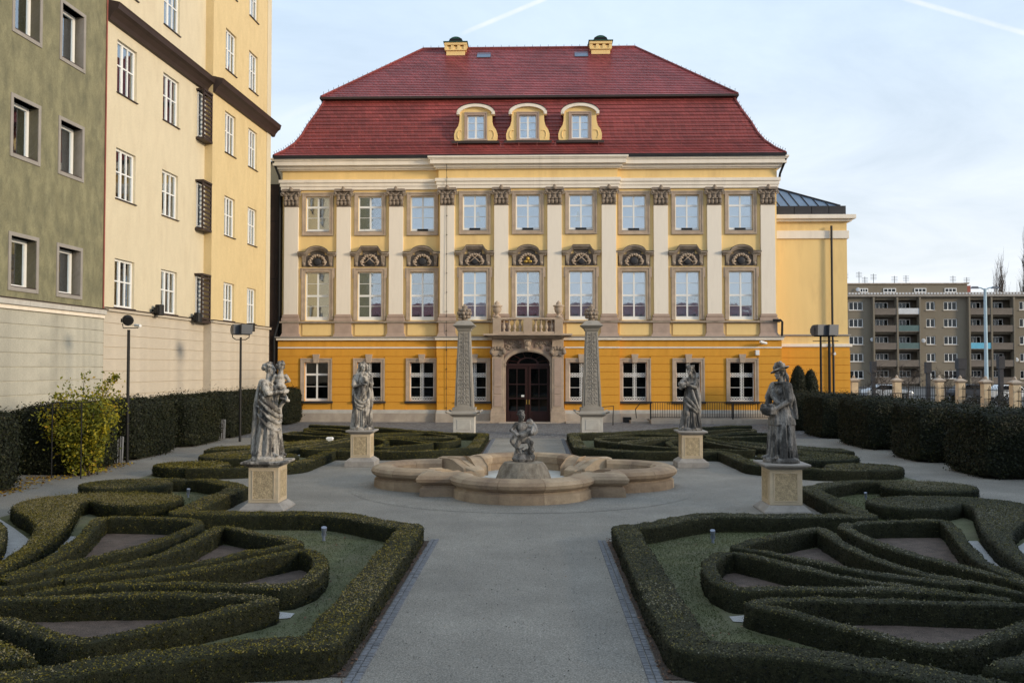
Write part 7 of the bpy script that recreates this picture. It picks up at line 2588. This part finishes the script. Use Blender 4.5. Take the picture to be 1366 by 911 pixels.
def build_lamps():
    # left: thin pole with one round floodlight and a small white camera
    Y = 27.6
    px = 171
    p = vp(px, 500, Y)
    z = lambda py: vp(px, py, Y).z
    T = thing('lamp_post', 'slim black lamp post with a round floodlight and white camera, before the cream wall', 'lamp post', (p.x, Y, 0))
    put('pole', MB().lathe([(0.05, 0), (0.045, z(440))], n=10), 'black_iron', T)
    put('bracket', MB().tube([(-0.2, 0, z(432)), (-0.18, 0, z(437.5)), (0.3, 0, z(437.5)), (0.28, 0, z(433))], 0.016, 6), 'black_iron', T)
    put('lamp_head', MB().tube([(-0.10, 0.1, z(426.5)), (-0.02, -0.05, z(427)), (0.06, -0.18, z(428)), (0.08, -0.2, z(428.5))], [0.12, 0.17, 0.17, 0.13], 12).box(-0.26, -0.12, 0, 0.16, z(430), z(425)), 'black_iron', T)
    put('camera', MB().tube([(0.2, 0, z(434)), (0.46, -0.2, z(435))], 0.045, 8), 'white_paint', T)
    # left: pole with a pair of floodlights
    Y = 35.5
    px = 321
    p = vp(px, 480, Y)
    z = lambda py: vp(px, py, Y).z
    T = thing('lamp_post', 'black lamp post with a pair of hooded floodlights, before the yellow bay', 'lamp post', (p.x, Y, 0))
    put('pole', MB().lathe([(0.055, 0), (0.045, z(450))], n=10), 'black_iron', T)
    put('bracket', MB().tube([(-0.34, 0, z(444)), (-0.34, 0, z(450)), (-0.2, 0, z(453)), (0.2, 0, z(453)), (0.34, 0, z(450)), (0.34, 0, z(444))], 0.02, 6), 'black_iron', T)
    for e, yw in ((-1, 0.5), (1, 0.5)):
        hm = MB(); flood_head(hm, (e * 0.18, -0.05 * e, z(440)), R(35) , 0.44, 0.42, 0.46)
        put('lamp_head', hm, 'grey_metal', T)
    # right: pole with a pair of floodlights, beside the wing's pipe
    Y = 41.0
    px = 1095
    p = vp(px, 480, Y)
    z = lambda py: vp(px, py, Y).z
    T = thing('lamp_post', 'black lamp post with two big hooded floodlights, before the side wing', 'lamp post', (p.x, Y, 0))
    put('pole', MB().lathe([(0.06, 0), (0.05, z(448))], n=10), 'black_iron', T)
    put('pole', MB().lathe([(0.07, 0), (0.06, z(448))], 0.42, 0.1, n=10), 'black_iron', T)
    put('bracket', MB().tube([(-0.35, 0, z(455)), (0.8, 0, z(455))], 0.02, 6).tube([(-0.3, 0, z(448.5)), (0.75, 0, z(448.5))], 0.025, 6), 'black_iron', T)
    for e in (-0.12, 0.40):
        hm = MB(); flood_head(hm, (e, 0, z(441)), R(20), 0.50, 0.52, 0.5)
        put('lamp_head', hm, 'grey_metal', T)


build_lamps()


def build_benches():
    def bench(x, y, rz, label):
        T = thing('park_bench', label, 'bench', (x, y, 0), rz, 'benches in the yew bays')
        for i in range(4):
            bx('seat_slat', -0.7, 0.7, -0.22 + i * 0.11, -0.13 + i * 0.11, 0.43, 0.46, 'bench_wood', T)
        for i in range(3):
            bx('back_slat', -0.7, 0.7, 0.22, 0.25, 0.55 + i * 0.13, 0.64 + i * 0.13, 'bench_wood', T)
        for e in (-1, 1):
            put('leg', MB().tube([(e * 0.55, -0.2, 0), (e * 0.55, -0.2, 0.43), (e * 0.55, 0.2, 0.43), (e * 0.55, 0.25, 0.95)], 0.02, 6).tube([(e * 0.55, 0.2, 0), (e * 0.55, 0.2, 0.43)], 0.02, 6), 'black_iron', T)
            put('armrest', MB().tube([(e * 0.66, -0.2, 0.43), (e * 0.66, -0.2, 0.64), (e * 0.66, 0.24, 0.66)], 0.018, 6), 'black_iron', T)
    bench(-13.3, 27.5, R(90), 'dark bench in the narrow bay between the second and third left yew blocks')
    bench(-13.3, 32.05, R(90), 'dark bench in the bay between the third and fourth left yew blocks')
    bench(13.3, 27.4, R(-90), 'dark bench in the bay between the first and second right yew blocks')
    bench(13.3, 31.5, R(-90), 'dark bench in the bay between the second and third right yew blocks')
    for x, y, lb in ((-12.75, 27.3, 'dark slatted litter bin beside the bench nearest the shrub'), (-12.75, 36.4, 'dark slatted litter bin beside the left path near the statue')):
        T = thing('litter_bin', lb, 'litter bin', (x, y, 0), 0, 'slatted litter bins')
        put('bin_body', MB().lathe([(0.17, 0.06), (0.19, 0.8), (0.16, 0.8), (0.15, 0.1)], n=14), 'black_iron', T)
        sl_ = MB()
        for q in range(14):
            a = 2 * math.pi * q / 14
            sl_.tube([(0.18 * math.cos(a), 0.18 * math.sin(a), 0.06), (0.205 * math.cos(a), 0.205 * math.sin(a), 0.84)], 0.018, 4)
        o = put('bin_slats', sl_, 'grey_metal', T)
        o['kind'] = 'stuff'
    # small white marker stones by the beds
    for px, py, lb in ((404 + 36, 587, 'small pale box lamp among the back left hedges'),):
        x, y = gp(px, py, 0.2)
        T = thing('box_lamp', lb, 'lamp', (x, y, 0))
        put('lamp_body', MB().box(-0.12, 0.12, -0.1, 0.1, 0, 0.26).taper(-0.14, 0.14, -0.12, 0.12, 0.26, -0.1, 0.1, -0.08, 0.08, 0.32), 'white_paint', T, bevel=0.01)


build_benches()


def build_ramp():
    """raised strip with a black railing along the right of the palace front"""
    Y = 47.1
    x0, x1 = vp(868, 560, Y).x, vp(1033, 560, Y).x
    T = thing('entrance_ramp', 'pale stone ramp along the palace plinth on the right of the door', 'ramp', ((x0 + x1) / 2, Y, 0))
    w = (x1 - x0) / 2
    n = 4
    for i in range(n):
        a, b = -w + 2 * w * i / n, -w + 2 * w * (i + 1) / n
        bx('kerb_stone', a + 0.004, b - 0.004, -0.12, 0.12, 0, 0.26, 'plinth_stone', T, 0.012)
    bx('ramp_floor', -w, w, 0.12, 1.3, 0, 0.22, 'gravel_path', T)
    bx('kerb_stone', -w - 1.0, -w - 0.005, 0.4, 1.3, 0, 0.14, 'plinth_stone', T, 0.012)
    xs = vp(852, 560, Y).x
    bx('plinth_vent', xs - (x0 + x1) / 2 - 0.2 - 0.5, xs - (x0 + x1) / 2 + 0.25 - 0.5, 1.26, 1.30, 0.02, 0.3, 'black_iron', T)
    Rl = thing('ramp_railing', 'black iron railing with close upright bars before the palace plinth', 'railing', ((x0 + x1) / 2, Y, 0.26))
    h = vp(900, 536.5, Y).z - 0.26
    put('handrail', MB().tube([(-w - 0.75, 0.0, 0.05), (-w - 0.80, 0, h * 0.6), (-w - 0.5, 0, h), (w, 0, h)], 0.028, 6), 'black_iron', Rl)
    put('bottom_rail', MB().tube([(-w, 0, 0.10), (w, 0, 0.10)], 0.018, 6), 'black_iron', Rl)
    for e in (-w, -w * 0.33, w * 0.33, w):
        put('railing_post', MB().box(e - 0.035, e + 0.035, -0.035, 0.035, 0, h), 'black_iron', Rl)
    b = MB()
    k = 52
    for i in range(1, k):
        x = -w + 2 * w * i / k
        b.box(x - 0.011, x + 0.011, -0.011, 0.011, 0.10, h)
    o = put('railing_bars', b, 'black_iron', Rl)
    o['kind'] = 'stuff'
    # end panel near the wing
    put('gate_panel', MB().box(w + 0.1, w + 0.85, -0.02, 0.02, 0.05, h + 0.05), 'black_iron', Rl)
    # hand rail bracket behind the right obelisk
    Bk = thing('hand_rail', 'short black hand rail behind the right obelisk', 'hand rail', (vp(812, 545, 46).x, 46, 0))
    put('rail', MB().tube([(-0.35, 0, 0), (-0.35, 0, 0.95), (0.25, 0, 1.0), (0.22, 0, 0.4), (0.22, 0, 0)], 0.03, 6), 'black_iron', Bk)
    # cameras on the palace wall are parts of the palace
    loc = vp(1018, 456.5, PY0 - 0.5)
    put('security_camera', MB().tube([(loc.x - 0.15 + 0.1, -0.5, loc.z + 0.03), (loc.x + 0.22 + 0.1, -0.35, loc.z - 0.06)], 0.075, 8).box(loc.x + 0.1, loc.x + 0.2, -0.4, 0.0, loc.z - 0.1, loc.z - 0.04), 'white_paint', PAL)
    loc = vp(1010, 470.5, PY0 - 0.2)
    put('alarm_box', MB().box(loc.x, loc.x + 0.2, -0.3, -0.1, loc.z - 0.14, loc.z + 0.14), 'white_paint', PAL, bevel=0.02)


build_ramp()


# ------------------------------------------------------------------ beyond the garden on the right
def build_fence():
    T = thing('boundary_fence', 'iron fence between stone posts along the street beyond the right hedge', 'fence', (0, 0, 0))
    posts = [(1139, 62), (1196.5, 62), (1253, 62), (1281, 59.5), (1315, 56), (1354, 52.5), (1402, 49), (1458, 45.5), (1522, 42)]
    pts = []
    for px, Y in posts:
        p = vp(px, 520, Y)
        pts.append((p.x, Y))
        w = 0.23
        h = 2.22
        c = MB().box(p.x - w, p.x + w, Y - w, Y + w, 0, h - 0.25)
        po = put('fence_post', c, 'pedestal_stone', T, bevel=0.02)
        k = MB().taper(p.x - w, p.x + w, Y - w, Y + w, h - 0.25, p.x - w - .1, p.x + w + .1, Y - w - .1, Y + w + .1, h - 0.15)
        k.box(p.x - w - .1, p.x + w + .1, Y - w - .1, Y + w + .1, h - 0.15, h - 0.08)
        k.taper(p.x - w - .06, p.x + w + .06, Y - w - .06, Y + w + .06, h - 0.08, p.x - .08, p.x + .08, Y - .08, Y + .08, h + 0.06)
        put('post_cap', k, 'plinth_stone', po)
        put('post_finial', MB().lathe([(0.07, h + 0.03), (0.11, h + 0.12), (0.05, h + 0.22), (0.01, h + 0.26)], p.x, Y, 10), 'plinth_stone', po, smooth=True)
    for (xa, ya), (xb, yb) in zip(pts, pts[1:]):
        m = MB()
        L_ = math.hypot(xb - xa, yb - ya)
        n = max(6, int(L_ / 0.16))
        for i in range(1, n):
            t = i / n
            x, y = xa + (xb - xa) * t, ya + (yb - ya) * t
            m.box(x - 0.012, x + 0.012, y - 0.012, y + 0.012, 0.15, 1.75 + (0.12 if i % 2 else 0))
        for z in (0.3, 1.05, 1.6):
            m.tube([(xa, ya, z), (xb, yb, z)], 0.025, 4)
        o = put('fence_panel', m, 'black_iron', T)
        o['kind'] = 'stuff'
    # low black bars in front
    for (a, b) in ((1134, 1158), (1188, 1215)):
        F = thing('low_railing', 'low black railing before the first fence post' if a == 1134 else 'low black railing before the second fence post', 'railing', (0, 0, 0), 0, 'low railings by the fence')
        m = MB()
        Y = 57
        xa, xb = vp(a, 520, Y).x, vp(b, 520, Y).x
        m.tube([(xa, Y, 1.35), (xb, Y, 1.35)], 0.03, 6)
        for i in range(5):
            x = xa + (xb - xa) * i / 4
            m.tube([(x, Y, 0), (x, Y, 1.35)], 0.02, 4)
        put('rails', m, 'black_iron', F)
    for i, (px, top, Y) in enumerate(((1165, 482, 80), (1238, 483, 80), (1282, 478, 84), (1335, 475, 72))):
        p = vp(px, 500, Y)
        D = thing('dark_pylon', ['slim dark advertising pylon behind the first fence bay', 'slim dark advertising pylon behind the second fence bay',
                                 'broad dark advertising pylon in front of the middle flats', 'tall dark advertising pylon beside the blue mast'][i], 'pylon', (p.x, Y, 0), 0, 'dark pylons along the street')
        w = 0.15 if i != 2 else 0.3
        h = vp(px, top, Y).z
        put('pylon_body', MB().box(-w, w, -w, w, 0, h - 0.3), 'dark_slate', D)
        put('pylon_head', MB().box(-w - .08, w + .08, -w - .08, w + .08, h - 1.0, h), 'dark_slate', D)
    # blue-grey mast
    Y = 66
    p = vp(1315.5, 480, Y)
    M_ = thing('street_lamp', 'tall pale blue street lamp mast in front of the flats', 'street lamp', (p.x, Y, 0))
    h = vp(1315, 385, Y).z
    put('mast', MB().lathe([(0.19, 0), (0.18, 1.2), (0.14, 1.3), (0.10, h)], n=12), 'mast_blue', M_)
    put('lamp_arm', MB().tube([(0, 0, h - 0.1), (-0.3, 0, h + 0.05), (-0.8, 0, h + 0.08)], 0.05, 6).tube([(0, 0, h - 0.1), (0.3, 0, h + 0.05), (0.6, 0, h + 0.1)], 0.05, 6), 'mast_blue', M_)
    for e in (-1, 1):
        put('lamp_head', MB().taper(e * 0.75 - 0.28, e * 0.75 + 0.28, -0.12, 0.12, h + 0.0, e * 0.75 - 0.2, e * 0.75 + 0.2, -0.08, 0.08, h + 0.16), 'grey_metal', M_)


build_fence()


def build_flats():
    Y = 142.0
    s = Y / F_PX
    x_ = lambda px: vp(px, 430, Y).x
    z_ = lambda py: 3 + (490 - py) * s
    x0, x1 = x_(1060), x_(1610)
    X0 = (x0 + x1) / 2
    T = thing('apartment_block', 'long drab post-war block of flats with recessed balconies behind the fence', 'apartment block', (X0, Y, 0))
    lx = lambda px: x_(px) - X0
    rows = [409, 431.5, 454.5, 477, 499.5]        # window centre lines
    wins = [(1132.5, 1151.5), (1235.5, 1247.5), (1259, 1277), (1360, 1372), (1384, 1402), (1487, 1499), (1511, 1529)]
    bal = [(1164, 1194), (1195.5, 1224), (1291, 1319), (1320.5, 1349), (1416, 1444), (1445.5, 1474), (1543, 1571), (1572.5, 1601)]
    ops = []
    for r in rows:
        for a, b in wins:
            ops.append((lx(a), lx(b), z_(r + 5.6), z_(r - 5.6)))
        for a, b in bal:
            ops.append((lx(a), lx(b), z_(r + 11), z_(r - 8)))
    m = wall_panel(MB(), lx(1060), lx(1610), 0, z_(397), ops, 0, 0.35)
    m.box(lx(1060), lx(1610), 1.8, 12, 0, z_(397))
    put('wall', m, 'flat_wall', T)
    att = MB().box(lx(1060), lx(1300), 2.2, 11, z_(397), z_(378.5))
    put('attic_storey', att, 'flat_wall', T)
    bx('attic_roof', lx(1058), lx(1302), 2.0, 11.2, z_(378.5), z_(377), 'hood_stone', T)
    bx('roof_edge', lx(1058), lx(1612), -0.7, 3, z_(397), z_(394.5), 'surround_grey', T)
    bx('white_rail', lx(1058), lx(1612), -0.75, -0.6, z_(394.2), z_(391.5), 'hood_stone', T)
    for i in range(60):
        px = 1130 + i * 4.2
        bx('rail_panel', lx(px), lx(px + 2.6), -0.80, -0.755, z_(394), z_(391.8), 'balcony_white', T)
    for (a, b) in ((1154, 1165), (1186, 1203), (1228, 1244), (1269, 1285)):
        window(T, lx(a), lx(b), z_(389.5), z_(384), 2.08, [(0.33, 0.05), (0.66, 0.05)], [], 0.1, (('curtain_grey', 0, 1),), glass='dark_glass')
    bx('red_stack', lx(1299), lx(1308), 3, 5, z_(397), z_(380), 'brick_red', T)
    k = 0
    cols = ['balcony_panel', 'balcony_white', 'balcony_panel', 'balcony_green', 'balcony_panel']
    for j, r in enumerate(rows):
        for a, b in wins:
            w = window(T, lx(a), lx(b), z_(r + 5.6), z_(r - 5.6), 0.15, [(0.33, 0.05), (0.66, 0.05)] if b - a > 15 else [(0.5, 0.06)], [], 0.11, (('room_dark' if (j + int(a)) % 4 else 'curtain_or_reflection_teal', 0, 1),), glass='dark_glass')
            bx('window_sill', lx(a) - .1, lx(b) + .1, -0.12, 0.1, z_(r + 5.6) - 0.12, z_(r + 5.6), 'plinth_stone', w)
        for i, (a, b) in enumerate(bal):
            zf = z_(r + 11)
            bo = MB().box(lx(a) - 0.1, lx(b) + 0.1, -0.75, 1.7, zf - 0.12, zf)
            bo.quad((lx(a), 1.75, zf), (lx(b), 1.75, zf), (lx(b), 1.75, z_(r - 8)), (lx(a), 1.75, z_(r - 8)))
            o = put('balcony', bo, 'balcony_panel', T)
            mt = 'balcony_panel'
            if (i, j) == (1, 0):
                mt = 'balcony_white'
            elif (i, j) in ((1, 1), (1, 2)):
                mt = 'balcony_green'
            elif (i, j) == (2, 2):
                mt = 'balcony_blue'
            bx('balcony_front', lx(a), lx(b), -0.75, -0.69, zf, zf + 0.92, mt, o)
            for e in (a, b):
                bx('balcony_side', lx(e) - 0.05, lx(e) + 0.05, -0.68, 0.3, zf, zf + 0.92, 'balcony_panel', o)
            w = window(T, lx(a) + 0.5, lx(b) - 0.5, zf + 0.9, zf + 2.0, 1.55, [(0.22, 0.05), (0.45, 0.05), (0.72, 0.05)], [], 0.12, (('room_dark' if (i + j) % 3 else 'curtain_or_reflection_teal', 0, 1),), glass='dark_glass')
    for px in (1163.4, 1194.8, 1224.7, 1290.4, 1319.8, 1349.7, 1415.3, 1444.7, 1474.8, 1542.3, 1571.7, 1601.8):
        bx('balcony_pier', lx(px) - 0.13, lx(px) + 0.13, -0.82, 0.1, 0, z_(398), 'flat_wall', T)
    for (px, py) in ((1151, 386), (1162.5, 453.5), (1230, 455), (1353, 480)):
        o = put('satellite_dish', MB().lathe([(0.36, 0.0), (0.30, 0.08), (0.15, 0.12), (0.02, 0.13)], n=14), 'balcony_white', T)
        o.location = (lx(px), -0.4 if py > 390 else 1.9, z_(py))
        o.rotation_euler = (R(80), 0, R(-15))
    for px, top in ((1143, 360), (1162, 359), (1170, 366), (1182, 362), (1211, 365), (1227, 364), (1253, 375), (1292, 365), (1311, 367)):
        a = MB().tube([(lx(px), 5, z_(397)), (lx(px), 5, z_(top))], 0.05, 4)
        for q in range(4):
            a.tube([(lx(px) - 0.5, 5, z_(top + 1.5 + q * 2)), (lx(px) + 0.5, 5, z_(top + 1.5 + q * 2))], 0.025, 4)
        put('roof_aerial', a, 'grey_metal', T)


build_flats()


def branch_tree(name, label, base, h, seed, spread, kind, group):
    rnd = random.Random(seed)
    T = thing(name, label, 'tree', base, 0, group)
    tr, tw = MB(), MB()

    def grow(mb, p, d, l, r, lev):
        n = 4
        pts, rs = [p], [r]
        q, dd = Vector(p), Vector(d)
        for i in range(n):
            dd = (dd + Vector((rnd.uniform(-1, 1), rnd.uniform(-1, 1), rnd.uniform(-0.4, 0.6))) * 0.16).normalized()
            q = q + dd * l / n
            pts.append(q.copy()); rs.append(r * (1 - 0.75 * (i + 1) / n))
        mb.tube(pts, rs, 5 if lev < 1 else 3, cap=False)
        if lev < 3:
            k = (9 if lev == 0 else 5) if kind == 'scrub' else (70 if lev == 0 else 5)
            for j in range(k):
                t = rnd.uniform(0.25 if kind == 'scrub' else 0.12, 1.0)
                i = min(int(t * n), n - 1)
                b = pts[i].lerp(pts[i + 1], t * n - i) if isinstance(pts[i], Vector) else Vector(pts[i]).lerp(Vector(pts[i + 1]), t * n - i)
                a = rnd.uniform(0, 6.28)
                if kind == 'scrub':
                    nd = (dd * 0.5 + Vector((math.cos(a), math.sin(a), rnd.uniform(0, 0.7))) * spread).normalized()
                    ll = l * rnd.uniform(0.45, 0.7)
                else:
                    nd = Vector((math.cos(a) * spread, math.sin(a) * spread, 1)).normalized()
                    ll = l * (rnd.uniform(0.16, 0.3) if lev == 0 else rnd.uniform(0.4, 0.6))
                grow(tw, b, nd, ll, max(r * 0.35 * (1 - 0.5 * t), 0.014 if kind == 'scrub' else 0.03), lev + 1 if kind == 'scrub' else lev + 1.5)
    grow(tr, Vector((0, 0, 0)), Vector((0, 0, 1)), h * (0.55 if kind == 'scrub' else 1.0), h * 0.022, 0)
    put('trunk', tr, 'bark', T)
    o = put('crown', tw, 'bark', T)
    o['kind'] = 'stuff'
    return T


def build_far():
    pos = [(1210, 74, 470, 'bare dark tree in front of the balconies behind the fence, left of the middle'), (1262, 76, 482, 'bare low tree in front of the middle windows of the flats'),
           (1178, 70, 478, 'bare thin tree nearest the palace wing'), (1300, 78, 488, 'bare small tree left of the blue mast')]
    for i, (px, Y, top, lb) in enumerate(pos):
        p = vp(px, 500, Y)
        branch_tree('bare_tree', lb, (p.x, Y, 0), vp(px, top, Y).z, 30 + i, 1.0, 'scrub', 'bare trees by the street')
    for i, (px, Y, top, lb) in enumerate(((1327, 190, 348, 'slim bare poplar, leftmost of the row above the flats'), (1340, 195, 350, 'slim bare poplar, second of the row above the flats'),
                                          (1357, 175, 319, 'tallest bare poplar of the row above the flats'), (1367, 178, 324, 'tall bare poplar at the right edge of the row above the flats'))):
        p = vp(px, 450, Y)
        branch_tree('poplar', lb, (p.x, Y, 0), vp(px, top, Y).z * 0.80, 60 + i, 0.16, 'poplar', 'bare poplars beyond the flats')
    for i, (px, Y, m, lb) in enumerate(((1183, 84, 'car_silver', 'silver car parked behind the first fence bay'), (1346, 82, 'car_white', 'white car parked behind the last fence bay'),
                                        (1296, 86, 'car_dark', 'dark car parked behind the middle fence bays'))):
        p = vp(px, 515, Y)
        C_ = thing('parked_car', lb, 'car', (p.x, Y, 0), R(3 * i), 'parked cars beyond the fence')
        body = [(-2.1, 0.3), (2.1, 0.3), (2.15, 0.6), (2.0, 0.82), (1.1, 0.92), (0.55, 1.38), (-0.9, 1.42), (-1.65, 0.98), (-2.1, 0.9), (-2.18, 0.6)]
        put('body', MB().prism_y(body, -0.82, 0.82), m, C_, bevel=0.06)
        for y in (-0.835, 0.825):
            put('side_window', MB().prism_y([(-1.45, 0.97), (0.95, 0.93), (0.5, 1.31), (-0.85, 1.35)], y, y + 0.01), 'dark_glass', C_)
        put('windscreen', MB().quad((1.13, -0.7, 0.95), (1.13, 0.7, 0.95), (0.62, 0.65, 1.36), (0.62, -0.65, 1.36)), 'dark_glass', C_)
        for wx in (-1.3, 1.3):
            for wy in (-0.8, 0.8):
                w = put('wheel', MB().tube([(wx, wy - 0.1, 0.32), (wx, wy + 0.1, 0.32)], 0.32, 14), 'tyre', C_)
                put('rim', MB().tube([(wx, wy - 0.11, 0.32), (wx, wy + 0.11, 0.32)], 0.19, 10), 'grey_metal', w)
    # dark shrubs behind the fence
    rng = np.random.default_rng(9)
    for i, (px, Y, w, h) in enumerate(((1268, 60.5, 1.0, 1.3), (1300, 59, 1.2, 1.25), (1340, 55, 1.4, 1.5), (1225, 64, 1.6, 1.0))):
        p = vp(px, 520, Y)
        n = 900
        a = rng.uniform(0, 6.28, n); u = rng.random(n) ** 0.5
        e = rng.uniform(0, 1, n)
        P = np.stack([p.x + w * u * np.cos(a) * (1 - 0.4 * e), Y + w * u * np.sin(a) * (1 - .4 * e), h * e * (1.05 - 0.5 * u)], 1)
        nn = rng.normal(0, 1, (n, 3)); nn /= np.linalg.norm(nn, axis=1)[:, None]
        t = np.cross(nn, rng.normal(0, 1, (n, 3))); t /= np.linalg.norm(t, axis=1)[:, None]
        b = np.cross(nn, t); sz = rng.uniform(0.05, 0.1, n)[:, None]
        T = thing('shrub', ['dark shrub left of the middle fence posts', 'dark shrub between the middle fence posts', 'big dark shrub between the last fence posts', 'low dark shrub behind the second fence bay'][i], 'shrub', (p.x, Y, 0), 0, 'dark shrubs behind the fence')
        Vv = np.stack([P - t * sz, P + b * sz * .6, P + t * sz, P - b * sz * .6], 1).reshape(-1, 3) - np.array([p.x, Y, 0])
        leaf_object('foliage', Vv, rng.random(n) * 0.8, 'yew_leaf', T)
        put('stems', MB().tube([(0, 0, 0), (0.1, 0, h * 0.7)], 0.04, 5).tube([(0, 0, 0), (-0.3, 0.1, h * 0.6)], 0.03, 5), 'bark', T)


build_far()


def build_rear():
    """unseen houses added behind the viewpoint: one for the window reflections, one to shade the beds"""
    for nm, lb, x0, x1, y0, y1, h, m in (('added_rear_wing', 'unseen grey plastered wing added behind the viewpoint for the palace windows to mirror', -34, 30, -27, -15, 9.6, 'flat_wall'),
                                         ('added_shade_house', 'unseen plastered house added to the right of the viewpoint to shade the right beds', 29, 46, -34, 10, 8.2, 'flat_wall')):  # second one is placed out of view to block the low sun
        T = thing(nm, lb, 'building', ((x0 + x1) / 2, y1, 0), R(180))
        w = (x1 - x0) / 2
        ops = []
        n = int(w * 2 / 3.4)
        for i in range(n):
            x = -w + (i + 0.5) * 2 * w / n
            for z in (1.2, 4.4, 7.2) if h > 9 else (1.2, 4.4):
                ops.append((x - 0.6, x + 0.6, z, z + 1.9))
        mb = wall_panel(MB(), -w, w, 0, h, ops, 0, 0.2)
        mb.quad((-w, 0, 0), (-w, 0, h), (-w, y1 - y0, h), (-w, y1 - y0, 0)).quad((w, 0, 0), (w, y1 - y0, 0), (w, y1 - y0, h), (w, 0, h))
        mb.quad((-w, y1 - y0, 0), (-w, y1 - y0, h), (w, y1 - y0, h), (w, y1 - y0, 0))
        put('wall', mb, m, T)
        for a, b, c, d in ops:
            bx('window', a, b, 0.15, 0.2, c, d, 'dark_slate', T)
        d_ = y1 - y0
        put('roof', MB().add([(-w - .4, -.4, h), (w + .4, -.4, h), (w + .4, d_ + .4, h), (-w - .4, d_ + .4, h), (-w + 4, d_ / 2, h + 2.2), (w - 4, d_ / 2, h + 2.2)],
                             [(0, 1, 5, 4), (1, 2, 5), (2, 3, 4, 5), (3, 0, 4), (3, 2, 1, 0)]), 'roof_tile_lower', T)


build_rear()
print('tris approx', sum(len(o.data.polygons) for o in bpy.data.objects if o.type == 'MESH') * 2, 'objects', len(bpy.data.objects))
